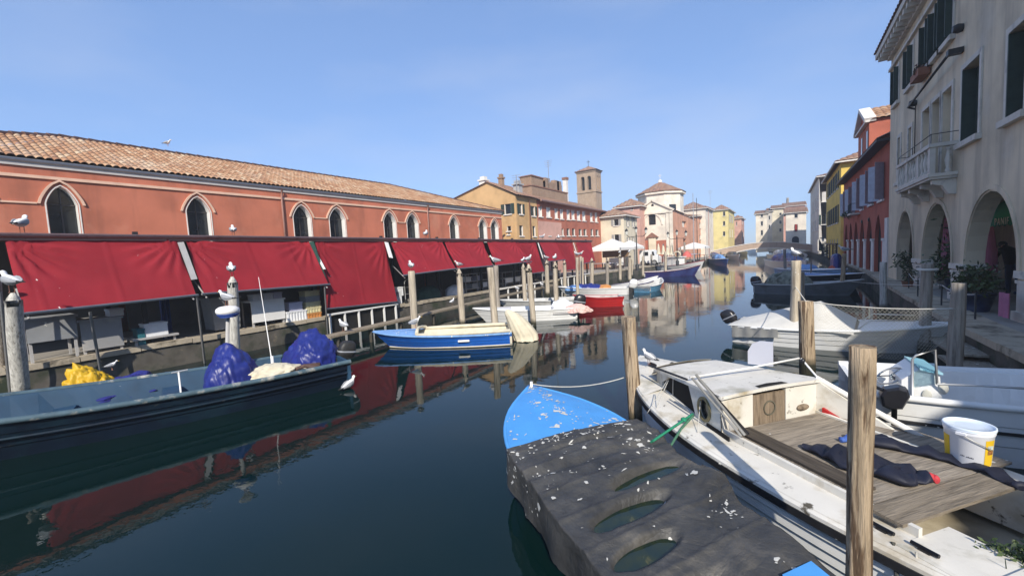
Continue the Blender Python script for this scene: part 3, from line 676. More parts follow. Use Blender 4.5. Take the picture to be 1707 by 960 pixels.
# ================================================================ haze
HZ = bpy.data.materials.new('haze'); HZ.use_nodes = True; n_ = HZ.node_tree.nodes; n_.remove(n_['Principled BSDF'])
pv = n_.new('ShaderNodeVolumePrincipled'); pv.inputs['Color'].default_value = (.80, .86, .95, 1); pv.inputs['Density'].default_value = .0018; pv.inputs['Anisotropy'].default_value = .1
HZ.node_tree.links.new(pv.outputs[0], n_['Material Output'].inputs['Volume'])
m = MB(); m.box(-70, 40, -25, 190, -4.2, 24); tag(m.build('haze', HZ), kind='stuff')
# ================================================================ right bank
PAL = plaster('grey_beige_plaster', (.67, .57, .41), (.20, .18, .15), .18, .46, (.66, .62, .53))
REDH = plaster('dark_red_plaster', (.42, .115, .075), (.17, .05, .04), .1, .55)
YEL2 = plaster('mustard_plaster', (.72, .52, .13), (.35, .24, .08), .1, .6)
PSTONE = mk('palazzo_stone', (.62, .58, .50), .8, .15, 3, bump=.2, second=((.25, .24, .22), 2, .55, .2))
X = 4.0
frW = Fr((X, 0, 0), (0, 1, 0), (-1, 0, 0))
def palazzo():
    t = thing('palazzo', 'tall grey beige palazzo with arcade, stone balcony and dark shutters', 'palazzo', (8, 12, .66))
    y0, y1, ze = 7.6, 25.1, 10.6
    arches = [(12.66, 15.61, 1.62, 3.44), (16.63, 19.59, 1.62, 3.46), (20.76, 23.34, 1.62, 3.46), (8.5, 11.5, 1.62, 3.44)]
    ah = [h_arch(a_, b_, .63, zs, zt, 14) for a_, b_, zs, zt in arches]
    tall = [wE(X, 1606, 105, 1634, 230), wE(X, 1683, 45, 1712, 190)]
    logg = [(16.9, 17.75), (17.95, 18.8), (19.0, 19.85)]
    wins = tall + [(a_, b_, 4.2, 6.68) for a_, b_ in logg]
    small = [(21.25, 21.75, 4.75, 6.55), (23.0, 23.45, 4.75, 6.55)]
    topw = [(17.0, 17.8, 8.05, 9.45), (18.0, 18.8, 8.05, 9.45), (19.0, 19.8, 8.05, 9.45), (21.3, 22.0, 8.1, 9.5), (23.5, 24.2, 8.1, 9.5), (13.4, 14.4, 8.05, 9.45)]
    far = [(9.5, 10.5, 4.9, 6.75), (9.5, 10.5, 8.05, 9.45)]
    hs = ah + [h_rect(*q[:4]) for q in wins + small + topw + far]
    w = MB(); wall(w, frW, [(y0, .62), (y1, .62), (y1, ze), (y0, ze)], hs, .36)
    fS, fN = Fr((0, y0, 0), (1, 0, 0), (0, -1, 0)), Fr((0, y1, 0), (1, 0, 0), (0, 1, 0))
    for f in (fS, fN): wall(w, f, [(X, .62), (14, .62), (14, ze), (X, ze)], [])
    w.quad(V((7.2, y0, .62)), V((7.2, y1, .62)), V((7.2, y1, 3.9)), V((7.2, y0, 3.9)))          # back wall of the arcade
    w.quad(V((X + .3, y0, 3.9)), V((7.2, y0, 3.9)), V((7.2, y1, 3.9)), V((X + .3, y1, 3.9)))
    w.build('wall', PAL, t)
    for q in wins + small + topw + far:
        p = MB(); p.poly([[frW(*z, -.3) for z in h_rect(*q[:4])]]); po = p.build('window', GLASS, t)
        g = MB(); a_, b_, za, zb = q[:4]; k = .13
        g.box(a_ - k - .05, b_ + k + .05, -.02, .12, za - .14, za - .002, fr=lambda x, y, z: frW(x, z, y))
        for s_ in (a_ - k, b_): g.box(s_, s_ + k, .002, .035, za, zb + k, fr=lambda x, y, z: frW(x, z, y))
        g.box(a_, b_, .002, .035, zb, zb + k, fr=lambda x, y, z: frW(x, z, y)); g.build('window_frame', PSTONE, po)
        if q in small: pass
        elif q not in [w_ for w_ in wins if w_ not in tall]:
            for s_ in ((b_ - .03,) if q in tall else (a_ + .02, b_ - .06)):
                s = MB(); s.box(s_ - .02, s_ + .03, -.28, .04 if q in tall else .18, za + .02, zb - .02, fr=lambda x, y, z: frW(x, z, y))
                s.build('shutter', SHUT_G, t)
            s = MB(); wd = (b_ - a_) / 2 - .02
            for i in range(2): s.box(a_ + .02 + i * wd, a_ + i * wd + wd, -.26, -.22, za + .02, zb - .02, fr=lambda x, y, z: frW(x, z, y))
            s.build('shutter', SHUT_G, t)
        else:
            s = MB(); s.box(a_ + .04, b_ - .04, -.28, -.24, za, zb - .05, fr=lambda x, y, z: frW(x, z, y)); s.build('window_blind', PSTONE, t)
    # arcade piers with capitals
    ar = sorted(arches)
    for (a0, b0, zs, _), (a1, b1, _, _) in zip(ar, ar[1:]):
        p = MB(); c_ = (b0 + a1) / 2; wd = a1 - b0
        p.box(b0 - .05, a1 + .05, -.4, .05, zs - .09, zs + .06, fr=lambda x, y, z: frW(x, z, y)); p.box(b0 - .03, a1 + .03, -.39, .03, zs - .2, zs - .13, fr=lambda x, y, z: frW(x, z, y))
        p.box(b0 - .06, a1 + .06, -.42, .06, .63, .85, fr=lambda x, y, z: frW(x, z, y)); p.box(b0 + .02, a1 - .02, -.02, .015, .85, zs - .2, fr=lambda x, y, z: frW(x, z, y))
        p.build('pier', PSTONE, t)
    for a_, b_, zs, zt in arches[:3]:
        m = MB(); c_ = (a_ + b_) / 2; r_ = (b_ - a_) / 2 + .07
        band(m, frW, [(c_ + r_ * math.cos(PI * i / 20), zs + .06 + (zt - zs) * 1.02 * math.sin(PI * i / 20)) for i in range(21)], .12, .002, .03); m.build('arch_moulding', PAL, t)
    m = MB(); m.box(y0, y1, .002, .1, 9.75, 9.85, fr=lambda x, y, z: frW(x, z, y)); m.box(y0, y1 + .3, .002, .5, ze - .1, ze + .12, fr=lambda x, y, z: frW(x, z, y)); m.box(y0, y1, .002, .14, ze - .35, ze - .1, fr=lambda x, y, z: frW(x, z, y))
    for i in range(34): yy = y1 - .1 - i * .5; m.box(yy - .09, yy + .09, .14, .45, ze - .3, ze - .1, fr=lambda x, y, z: frW(x, z, y))
    m.build('cornice', PSTONE, t)
    r = MB(); tile_plane(r, (X - .55, y1 + .3, ze + .13), (X - .55, y0, ze + .13), (9, y1 + .3, ze + 1.9), (9, y0, ze + 1.9), .3, .45, .05); r.quad(V((9, y1 + .3, ze + 1.9)), V((9, y0, ze + 1.9)), V((14.3, y0, ze)), V((14.3, y1, ze))); r.build('roof', T_FAR, t)
    # balcony
    bx, ya, yb, z0 = X - .54, 16.35, 20.3, 4.12
    m = MB(); m.box(bx - .06, X - .002, ya - .06, yb + .06, z0, z0 + .09); m.box(bx - .02, X - .002, ya - .02, yb + .02, z0 - .07, z0 - .002)
    bo = m.build('balcony', PSTONE, t)
    m = MB()
    for y in (ya + .15, ya + 1.25, yb - 1.3, yb - .15):
      m = MB(); m.prism([V((X - .002, y - .1, z0 - .08)), V((bx + .05, y - .1, z0 - .08)), V((bx + .06, y - .1, z0 - .2)), V((X - .28, y - .1, z0 - .26)), V((X - .15, y - .1, z0 - .5)), V((X - .002, y - .1, z0 - .52))], (0, .2, 0))
      m.build('corbel', PSTONE, bo)
    m = MB(); zt = z0 + .82
    m.box(bx - .05, bx + .13, ya - .05, yb + .05, zt, zt + .1); m.box(bx + .13, X - .002, ya - .05, ya + .13, zt, zt + .1); m.box(bx + .13, X - .002, yb - .13, yb + .05, zt, zt + .1); m.box(bx, bx + .1, ya, yb, z0 + .09, z0 + .16)
    for y in (ya, ya + 1.2, yb - 1.38, yb - .18): m.box(bx - .015, bx + .1, y, y + .2, z0 + .16, zt)
    pr = [(.03, 0), (.05, .03), (.05, .07), (.03, .1), (.045, .2), (.06, .3), (.035, .45), (.03, .52), (.05, .55), (.05, .6)]; s_ = (zt - z0 - .1) / .62
    for k in range(11):
        y = ya + .32 + k * (yb - ya - .6) / 10
        if all(abs(y - q - .1) > .15 for q in (ya + 1.2, yb - 1.38)): m.lathe((bx + .05, y, z0 + .12), [(r_ * 1.15, h * s_) for r_, h in pr], 8)
    m.lathe((X - .18, ya + .05, z0 + .09), [(r_ * 1.3, h * s_) for r_, h in pr], 8)
    m.build('balustrade', PSTONE, bo)
    m = MB(); zr = zt + .36
    m.tube([(X, ya, zr), (bx, ya, zr), (bx, yb, zr), (X, yb, zr)], .012, 6)
    for y in (ya, (ya + yb) / 2, yb): m.tube([(bx, y, zt), (bx, y, zr)], .01, 6)
    m.build('handrail', IRON, bo)
    m = MB(); m.tube([frW(20.6, 7.0, .06), frW(20.6, 7.1, .25), frW(16.2, 7.35, .25)], .035, 8); m.box(16.1, 16.3, .01, .3, 7.28, 7.42, fr=lambda x, y, z: frW(x, z, y)); m.build('rolled_awning', IRON, t)
    for y, z in ((16.25, 7.95), (20.75, 7.25)): m = MB(); m.lathe(frW(y, z, 0), [(.1, 0), (.13, .1), (.09, .2)], 8, ax=(-1, 0, 0)); m.build('wall_bracket', IRON, t)
    m = MB(); m.tube([frW(20.75, 7.3, .03), frW(20.75, 4.0, .03)], .015, 6); m.build('cable', IRON, t)
    m = MB(); m.box(19.0, 20.0, .03, .32, 7.72, 7.95, fr=lambda x, y, z: frW(x, z, y)); fb = m.build('flower_box', mk('terracotta_pot', (.28, .12, .07)), t)
    leaf_blob('flowers', LEAF_RED, fb, frW(19.5, 8.0, .18), (.16, .38, .12), 420, .05)
    return t
def leaf_mat(name, c1, c2, c3):
    s = NT(name); a_ = s.n('ShaderNodeAttribute', attribute_name='tile')
    s.out(s.ramp(a_.outputs['Fac'], [(0, c1), (.6, c2), (1, c3)])); s.b.inputs['Roughness'].default_value = .55; s.b.inputs['Specular IOR Level'].default_value = .3
    s.b.inputs['Subsurface Weight'].default_value = 0
    return s.m
LEAF = leaf_mat('leaf_green', (.018, .035, .012), (.045, .075, .022), (.09, .12, .04))
LEAF_RED = leaf_mat('flower_leaves', (.10, .02, .015), (.05, .06, .025), (.22, .10, .05))
def leaf_blob(name, mat, parent, c, rad, n, size):
    m = MB(); c = V(c); rs = random.Random(int(c.x * 100 + c.y * 10) + n)
    cl = [V((rs.gauss(0, .45), rs.gauss(0, .45), rs.gauss(0, .45))) for _ in range(9)]
    for i in range(n):
        q = rs.choice(cl) + V((rs.gauss(0, .28), rs.gauss(0, .28), rs.gauss(0, .28)))
        p = c + V((q.x * rad[0], q.y * rad[1], q.z * rad[2])); d = V((rs.gauss(0, 1), rs.gauss(0, 1), rs.gauss(0, 1))).normalized(); e_ = d.orthogonal().normalized(); L = size * rs.uniform(.6, 1.4)
        m.add([p - d * L, p + e_ * L * .4, p + d * L, p - e_ * L * .4], [(0, 1, 2, 3)], tile=rs.random())
    return m.build(name, mat, parent)
palazzo()
house('shade_house', 'lower plastered house beside the palazzo at the near end of the right quay', 'house', 7.8, 15, -18, 7.2, 8.0, PAL, roof='gy', rise=1.6, over=.4, W=[(-2 + 3 * i, -1 + 3 * i, 3.6, 5.4, '', SHUT_G) for i in range(3)] + [(-2 + 3 * i, -.8 + 3 * i, .7, 2.8, 'arch') for i in range(3)])  # added out of view; height and setback chosen for the shadow it casts

# red house
t, f_ = house('red_house', 'dark red house with pointed arcade on white piers and grey shutters', 'house', 4.05, 13, 25.2, 42.4, 7.0, REDH, roof=None,
    W=[(26.6, 27.7, 4.35, 6.1, ''), (29.4, 30.6, 4.35, 6.1, ''), (32.6, 33.4, 4.3, 6.1, ''), (36.2, 37.0, 4.3, 6.0, ''), (39.2, 40, 4.3, 6.0, '')] + [(y, y + 1.75, .7, 3.7, 'goth') for y in (27.1, 29.65, 32.2, 34.75, 37.3, 39.85)])
fW = Fr((4.05, 0, 0), (0, 1, 0), (-1, 0, 0))
for y, z0, z1 in ((26.6, 4.35, 6.1), (29.4, 4.35, 6.1), (32.6, 4.3, 6.1), (36.2, 4.3, 6.0), (39.2, 4.3, 6.0)):
    for s_ in (0, 1):
        q = MB(); o_ = Fr(fW(y + s_ * 1.1 + (s_ - .5) * .06, 0, .02), V((-.75, (1 if s_ else -1) * .66, 0)), V((0, 1, 0)))
        q.box(0, .5, -.02, .02, z0, z1, fr=lambda x, yy, z: o_(x, z, yy))
        for i in range(3): zz = lerp(z0, z1, (i + .5) / 3); q.box(.02, .48, -.03, .03, zz - .03, zz + .03, fr=lambda x, yy, z: o_(x, z, yy))
        q.build('shutter', SHUT_B, t)
for y in (25.9, 28.98, 31.53, 34.08, 36.63, 39.18):
    p = MB(); p.box(y - .02, y + .56, -.3, .06, .65, 2.35, fr=lambda x, yy, z: fW(x, z, yy)); p.box(y - .06, y + .6, -.3, .1, 2.35, 2.47, fr=lambda x, yy, z: fW(x, z, yy)); p.build('pier', WHITE_ST, t)
m = MB(); m.box(25.25, 25.85, .004, .08, .66, 3.4, fr=lambda x, yy, z: fW(x, z, yy)); m.build('white_corner_pier', WHITE_ST, t)
m = MB(); m.box(33.9, 35.3, .003, .5, 4.05, 4.15, fr=lambda x, yy, z: fW(x, z, yy)); bo = m.build('balcony', PSTONE, t)
m = MB()
for i in range(12): m.tube([fW(33.95 + i * .118, 4.15, .46), fW(33.95 + i * .118, 4.75, .46)], .012, 4)
m.tube([fW(33.9, 4.75, .03), fW(33.9, 4.75, .46), fW(35.3, 4.75, .46), fW(35.3, 4.75, .03)], .018, 6); m.build('railing', IRON, bo)
leaf_blob('balcony_plants', LEAF, t, fW(37.5, 4.2, .3), (.25, .8, .22), 220, .07)
m = MB()
for y in (30.6, 33.0): m.lathe(fW(y, 3.55, 0), [(.1, 0), (.1, .06)], 8, ax=(-1, 0, 0))
m.build('anchor_plates', IRON, t)
r = MB(); tile_plane(r, (3.6, 42.5, 7.0), (3.6, 25.2, 7.0), (8.6, 42.5, 9.2), (8.6, 25.2, 9.2), .3, .45, .05); r.quad(V((3.6, 42.5, 6.97)), V((3.6, 25.2, 6.97)), V((8.6, 25.2, 9.17)), V((8.6, 42.5, 9.17))); r.build('roof', T_FAR, t)
m = MB(); m.box(3.55, 4.05, 25.15, 42.5, 6.86, 6.96); m.build('eaves', FRAME, t)
m = MB(); m.box(5.2, 9, 27.2, 27.9, 8.1, 8.3); m.build('flashing', WHITE_ST, t)
# raised gabled dormer block of the red house
ya, yb = PX(1449, 215, 4.3).y, PX(1431, 220, 4.3).y; zt = PX(1449, 201, 4.3).z; zp = PX(1441, 182, 4.3).z
d = MB(); d.box(4.3, 11, ya, yb, 6.9, zt); d.build('dormer_wall', plaster('light_red_plaster', (.45, .14, .09)), t)
m = MB(); ym = (ya + yb) / 2; fD = Fr((4.3, 0, 0), (0, 1, 0), (-1, 0, 0))
band(m, fD, [(ya - .15, zt), (ym, zp), (yb + .15, zt)], .22, -.3, .25); m.box(ya - .15, yb + .15, .002, .2, zt - .12, zt, fr=lambda x, yy, z: fD(x, z, yy)); m.build('pediment', WHITE_ST, t)
m = MB(); m.add([fD(ya, zt, .01), fD(yb, zt, .01), fD(ym, zp, .01)], [(0, 1, 2)]); m.build('gable', REDH, t)
r = MB(); tile_plane(r, (4.4, ya - .2, zt), (11, ya - .2, zt), (4.4, ym, zp), (11, ym, zp), .3, .45, .05); tile_plane(r, (11, yb + .2, zt), (4.4, yb + .2, zt), (11, ym, zp), (4.4, ym, zp), .3, .45, .05); r.build('dormer_roof', T_ROOF, t)
m = MB()
for y in (ya + .4, ym + .3): m.box(y, y + .45, .003, .02, 7.9, zt - .5, fr=lambda x, yy, z: fD(x, z, yy))
m.build('window', GLASS, t)
# yellow, pale
Yy = 46.0
house('mustard_house', 'mustard yellow house with green shutters past the red arcaded house', 'house', 4.2, 13, Yy, 60.3, PX(1400, 273, 4.2).z, YEL2, rise=2.2, over=.45,
    W=[(48 + i * 2.3, 48.9 + i * 2.3, 7.2, 8.7, '', SHUT_G) for i in range(5)] + [(48 + i * 2.3, 48.9 + i * 2.3, 4.1, 5.7, '', SHUT_G) for i in range(5)] + [(48.2 + i * 2.3, 49.0 + i * 2.3, .9, 2.6) for i in range(5)], S=[(7.5, 8.4, 6.8, 8.4, '', SHUT_G)])
house('pale_waterfront_house', 'weathered pale house with dark archway past the mustard house', 'house', 4.3, 14, 74, 96, PX(1357, 310, 4.3).z, PALE, rise=1.6,
    W=[(77 + i * 4, 78.2 + i * 4, 7.3, 9.2) for i in range(4)] + [(77 + i * 4, 78.2 + i * 4, 4.2, 5.8) for i in range(4)], S=[wS(74, 1370, 320, 1377, 336), wS(74, 1369, 358, 1377, 374, '', SHUT_G), wS(74, 1363, 396, 1377, 418, 'arch')])
# ================================================================ market canopy and awnings
FAB = mk('red_awning_fabric', (.28, .020, .029), .75, .16, .9, bump=.15, second=((.22, .014, .024), .6, .48, .25), third=((.34, .045, .05), 1.1, .60, .2, (1, 1, .25)), drops=(6, .2, .50), spec=.15)
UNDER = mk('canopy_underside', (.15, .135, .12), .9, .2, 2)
t = thing('market_canopy', 'long flat canopy with pinkish gutter above the red awnings', 'canopy', (-16.5, 15, .66))
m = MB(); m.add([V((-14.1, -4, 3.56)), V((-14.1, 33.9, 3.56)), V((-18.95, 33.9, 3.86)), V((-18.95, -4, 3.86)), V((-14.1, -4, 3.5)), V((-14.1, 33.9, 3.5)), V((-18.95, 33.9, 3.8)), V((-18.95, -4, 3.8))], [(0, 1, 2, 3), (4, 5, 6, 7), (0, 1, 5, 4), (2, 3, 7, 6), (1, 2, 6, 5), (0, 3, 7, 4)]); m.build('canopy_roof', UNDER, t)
m = MB(); m.box(-14.1, -13.98, -4, 33.9, 3.44, 3.58); m.tube([(-13.95, -4, 3.55), (-13.95, 33.9, 3.55)], .05, 8); m.build('gutter', PINKMET, t)
for y in (-1, 3.6, 8.3, 11.6, 15, 18.4, 21.8, 24.2, 27.8, 30.5, 33.5):
    for x in (-14.35, -17.8): m = MB(); m.box(x - .05, x + .05, y - .05, y + .05, .66, 3.7); m.build('column', IRON, t)
m = MB()
for y0_, y1_ in ((-3, 4), (4.2, 11), (11.2, 18), (18.2, 25), (25.2, 33)): m.box(-18.6, -18.5, y0_, y1_, .68, 3.7)
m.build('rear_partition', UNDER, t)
AW = [((8, 400), (295, 402), (327, 492), (40, 523), -13.45, 'widest red awning at the left edge, with creases at its right top'),
      ((309, 402), (513, 402), (548, 474), (340, 490), -13.45, 'red awning second from the left, streaked with bird droppings'),
      ((525, 402), (641, 403), (663, 503), (545, 515), -13.62, 'steep red awning let down lowest, above the white rail'),
      ((650, 403), (736, 403), (760, 448), (673, 459), -13.1, 'red awning just right of the steep low one'),
      ((741, 403), (805, 403), (822, 443), (763, 448), -13.1, 'red awning above the metal shelf racks'),
      ((812, 403), (858, 403), (886, 436), (826, 443), -13.1, 'red awning above the double mooring post'),
      ((858.5, 403), (893, 403), (908, 453), (887, 456), -13.5, 'narrow steep red awning between two taller ones'),
      ((899, 403), (926, 403), (942, 433), (915, 436), -13.1, 'short red awning right of the narrow steep one'),
      ((926.5, 403), (954, 403), (962, 449), (944, 451), -13.5, 'low hanging red awning second from the right end'),
      ((959, 403), (985, 403), (992, 436), (970, 440), -13.2, 'last red awning at the right end of the canopy')]
for (a_, b_, c_, d_, xb, lab) in AW:
    A, B, Cc, D = PX(*a_, -14.02), PX(*b_, -14.02), PX(*c_, xb), PX(*d_, xb)
    for p in (A, B): p.z = 3.45
    t = thing('awning', lab, 'awning', (-14, A.y, 3.4), 'red market awnings')
    wd = B.y - A.y; sd = A.y
    def fn(u, v):
        p = A.lerp(B, u).lerp(D.lerp(Cc, u), v)
        e_ = min(u, 1 - u)
        g = .035 * math.sin(v * PI) * (1 - .6 * v)
        fan = 0
        for cu, cv in ((0, 0), (1, 0)):
            du, dv = (u - cu) * wd, v * 1.9; r_ = math.hypot(du, dv); an = math.atan2(dv, abs(du))
            fan += .046 * math.sin(an * 22 + sd) * math.exp(-((r_ - .5) / .55) ** 2) * (wd > 2.5)
        q = .012 * math.exp(-(((u * wd + .3) % 1.25 - .6) / .025) ** 2) + .016 * nz(u * wd * 1.2, v * 2, sd) + .006 * nz(u * wd * 4, v * 5, sd + 3)
        return p + V((-.5 * g + fan * .6 + q, 0, -g + fan + q))
    m = MB(); m.grid(fn, 60 if wd > 2.5 else 26, 30); m.build('fabric', FAB, t)
    m = MB(); n_ = (Cc - D).normalized(); m.tube([D - n_ * .05, Cc + n_ * .05], .032, 8); m.build('roller_bar', GREY_PT, t)
    for p, q in ((D, A), (Cc, B)):
        if xb > -13.48:
            m = MB(); o_ = V((0, .06 if p is D else -.06, -.12)); m.tube([p + o_, V((-14.0, q.y, 2.5)) + o_], .022, 6); m.build('arm', GREY_PT, t)
# slats hanging in the gaps between awnings
for px0, py0, px1, py1, wpx, mt, lab in ((301, 404, 324, 466, 7, GREY_PT, 'grey sloping strap in the gap between the two widest awnings'), (519, 403, 542, 470, 8, mk('green_strip', (.03, .08, .06), .7), 'dark green strip in the gap left of the steep awning'), (528, 425, 541, 449, 4, WHITE_PT, 'thin white lath beside the dark green strip'), (644, 404, 652, 430, 9, WHITE_PT, 'white board in the gap right of the steep awning'), (897, 405, 905, 430, 5, WHITE_PT, 'white slat in the gap right of the narrow awning'), (956, 405, 962, 425, 4, WHITE_PT, 'white slat in the gap left of the last awning')):
    p, q = PX(px0, py0, -13.98), PX(px1, py1, -13.6); m = MB(); m.bar(p, q, wpx * .02, .03, up=V((1, 0, 0))); single(m, 'gap_strip', mt, lab, 'strip', 'strips between awnings')
# thin poles from the awning bars down into the water
for k, (px0, py0, px1, py1) in enumerate(((150, 520, 172, 625), (328, 494, 340, 592), (541, 478, 546, 560), (0, 480, 12, 640))):
    p = PX(px0, py0, -13.5); q = V((-13.5, PX(px1, py1, -13.5).y, -.6)); m = MB(); m.tube([p, q], .03, 7)
    single(m, 'awning_pole', GREY_PT, ['thin grey pole below the left corner of the widest awning', 'thin grey pole between the two widest awnings', 'thin grey pole left of the steep awning', 'thin grey pole at the left edge behind the big mooring post'][k], 'pole', 'thin poles under the awnings')

# ---------------------------------------------------------------- goods under the awnings
STYRO = mk('white_polystyrene', (.74, .75, .76), .7, .06, 6, bump=.1)
GREYBOX = mk('grey_plastic', (.30, .31, .32), .55, .12, 4, bump=.05, second=((.18, .18, .18), 2, .55, .2))
LILAC = mk('lilac_plastic', (.50, .50, .62), .5, .08, 4)
YCR = mk('pale_yellow_crate', (.66, .60, .36), .6, .1, 4)
ORCR = mk('orange_crate', (.55, .24, .07), .6, .1, 4)
TEAL = mk('teal_plastic', (.03, .14, .17), .5, .15, 4)
BLUEP = mk('blue_plastic', (.02, .05, .22), .5, .2, 4)
DKGREEN = mk('dark_green_cloth', (.025, .07, .055), .8, .3, 3, bump=.4)
def yz(px0, py0, px1, py1, X): a_, b_ = PX(px0, (py0 + py1) / 2, X).y, PX(px1, (py0 + py1) / 2, X).y; m_ = (px0 + px1) / 2; return a_, b_, PX(m_, py1, X).z, PX(m_, py0, X).z
def open_box(m, x0, x1, y0, y1, z0, z1, th=.03, mi=0):
    m.box(x0, x1, y0, y1, z0, z0 + th, mi); h = z0 + th
    for q in ((x0, x0 + th, y0, y1), (x1 - th, x1, y0, y1), (x0 + th, x1 - th, y0, y0 + th), (x0 + th, x1 - th, y1 - th, y1)): m.box(*q, h, z1, mi)
    m.box(x1, x1 + .02, y0 - .01, y1 + .01, z1 - .05, z1, mi); m.box(x0, x1, y0 - .015, y0, z1 - .05, z1, mi)
def ribbed(m, x0, x1, y0, y1, z0, z1, mi=0, n=7):
    open_box(m, x0, x1, y0, y1, z0, z1, .025, mi)
    for i in range(n): y = lerp(y0, y1, (i + .5) / n); m.box(x1, x1 + .018, y - .018, y + .018, z0, z1, mi)
def table(name, label, X, px0, py0, px1, py1, mt, d=.8, panel=.55, group=None):
    a_, b_, z0, z1 = yz(px0, py0, px1, py1, X); z0 = .68
    t = thing(name, label, 'counter', (X - d / 2, (a_ + b_) / 2, z0), group)
    m = MB(); m.box(X - d, X + .03, a_ - .04, b_ + .04, z1 - .05, z1); m.build('top', mt, t)
    m = MB(); m.box(X - .03, X, a_, b_, z1 - panel, z1 - .052); m.build('front_panel', mt, t)
    for y in (a_ + .04, b_ - .04):
        for x in (X - d + .05, X - .07): q = MB(); q.box(x - .025, x + .025, y - .025, y + .025, z0, z1 - .052); q.build('leg', GREY_PT, t)
    return a_, b_, z1
SUNFLECK = mk('grey_sun_flecks', (.27, .28, .29), .6, .15, 2, drops=(5, .3, .5))  # pale spots are sun flecks put into the colour
a0 = table('market_counter', 'grey counter with spotted front at the left end of the stalls', -14.06, 42, 528, 128, 560, SUNFLECK)
a1 = table('market_counter', 'grey counter with pale lower panel, second from the left', -14.05, 135, 530, 205, 582, mk('grey_panel_sun', (.30, .30, .30), .6, .1, 2, second=((.45, .43, .40), .6, .5, .1)), panel=.75)  # pale patches stand in for sun on the lower front
a2 = table('market_counter', 'low table under the white polystyrene tub', -14.08, 225, 560, 296, 575, GREY_PT, panel=.06)
def sbox(kind, X, px0, py0, px1, py1, mt, label, fn=open_box, d=.4, base=None, group='boxes and crates on the market stalls', n=1):
    a_, b_, z0, z1 = yz(px0, py0, px1, py1, X)
    if base is not None: z1 += base - z0; z0 = base
    m = MB()
    fn(m, X - d, X, a_, b_, z0 + .002, z1); return single(m, kind, mt, label, 'box', group)
sbox('polystyrene_box', -14.12, 241, 538, 280, 560, STYRO, 'white polystyrene tub on the low table under the widest awning', base=a2[2])
sbox('plastic_bin', -14.1, 230, 546, 242, 575, TEAL, 'small teal bin beside the low table', base=.68)
sbox('polystyrene_box', -14.2, 182, 512, 206, 524, STYRO, 'white box on top of the grey counter', base=a1[2])
m = MB(); a_, b_, z0, z1 = yz(268, 500, 284, 556, -14.9); m.grid(lambda u, v: V((-14.9 + .05 * math.sin(u * 14), lerp(a_, b_, u), lerp(.68, 2.3, v))), 20, 4); single(m, 'hanging_sheet', BLUEP, 'blue plastic sheet hanging behind the white tub', 'sheet')
t = thing('wheelie_bin', 'large grey lidded bin behind the gull topped post', 'bin', (-14.6, PX(375, 520, -14.4).y, .68)); a_, b_, z0, z1 = yz(352, 492, 402, 550, -14.4)
m = MB(); m.add([V((x, y, z)) for z, k in ((.75, .85), (z1 - .12, 1)) for x, y in ((-15.1, lerp((a_ + b_) / 2, a_, k)), (-14.4, lerp((a_ + b_) / 2, a_, k)), (-14.4, lerp((a_ + b_) / 2, b_, k)), (-15.1, lerp((a_ + b_) / 2, b_, k)))], [(0, 1, 5, 4), (1, 2, 6, 5), (2, 3, 7, 6), (3, 0, 4, 7), (0, 1, 2, 3), (4, 5, 6, 7)]); m.build('body', GREYBOX, t)
m = MB(); m.box(-15.12, -14.36, a_ - .03, b_ + .03, z1 - .118, z1 - .05); m.build('lid', GREYBOX, t)
for y in (a_ + .12, b_ - .12): m = MB(); m.lathe((-14.5, y, .76), [(.09, -.03), (.09, .03)], 12, ax=(0, 1, 0)); m.build('wheel', IRON, t)
a3 = table('market_counter', 'white fronted counter left of the stacked crates', -14.05, 420, 499, 475, 541, WHITE_PT, panel=.7)
for k, (p0, p1, mt) in enumerate(((421, 437, STYRO), (439, 455, STYRO), (456, 470, LILAC))): sbox('polystyrene_box', -14.15, p0, 487, p1, 497, mt, ['left white box on the white fronted counter', 'middle white box on the white fronted counter', 'lilac box at the right end of the white fronted counter'][k], base=a3[2], d=.35)
sbox('plastic_crate', -14.03, 478, 517, 512, 534, STYRO, 'white ribbed crate on the quay edge below the lilac box', ribbed, base=.7)
zc = yz(478, 517, 512, 534, -14.03); zc = .7 + zc[3] - zc[2]
sbox('plastic_box', -14.06, 482, 503, 504, 517, LILAC, 'lilac box standing on the white ribbed crate', base=zc)
h = PX(522, 484, -14.04).z - .7
for i in range(5): 
    a_, b_, _, _ = yz(511, 500, 535, 530, -14.04); m = MB(); ribbed(m, -14.44, -14.04, a_, b_, .7 + h * i / 5 + .002, .7 + h * (i + .96) / 5, n=5)
    single(m, 'plastic_crate', [ORCR, YCR, YCR, GREYBOX, YCR][i], ['orange crate at the bottom of the tall crate stack', 'pale yellow crate second from the bottom of the stack', 'pale yellow crate in the middle of the tall stack', 'grey crate second from the top of the tall stack', 'pale yellow crate on top of the tall stack'][i], 'crate', 'boxes and crates on the market stalls')
for k, (q, lab, mt) in enumerate((((656, 490, 670, 512), 'lower white crate beside the hand truck', STYRO), ((656, 474, 672, 489), 'upper white crate beside the hand truck', STYRO))):
    sbox('plastic_crate', -14.25, *q, mt, lab, ribbed, base=.7 if k == 0 else .7 + .34)
t = thing('hand_truck', 'grey metal hand truck standing by the white crates', 'hand truck', PX(682, 512, -14.1)); y = PX(680, 490, -14.1).y; m = MB()
for dy in (-.16, .16): m.tube([(-14.1, y + dy, .72), (-14.1, y + dy, 1.65)], .018, 6)
m.tube([(-14.1, y - .16, 1.65), (-14.05, y, 1.78), (-14.1, y + .16, 1.65)], .018, 6); [m.bar((-14.1, y - .16, z), (-14.1, y + .16, z), .03, .02) for z in (.8, 1.1, 1.4)]; m.build('frame', GALV, t)
for dy in (-.18, .18): m = MB(); m.lathe((-14.05, y + dy, .77), [(.1, -.025), (.1, .025)], 12, ax=(0, 1, 0)); m.build('wheel', IRON, t)
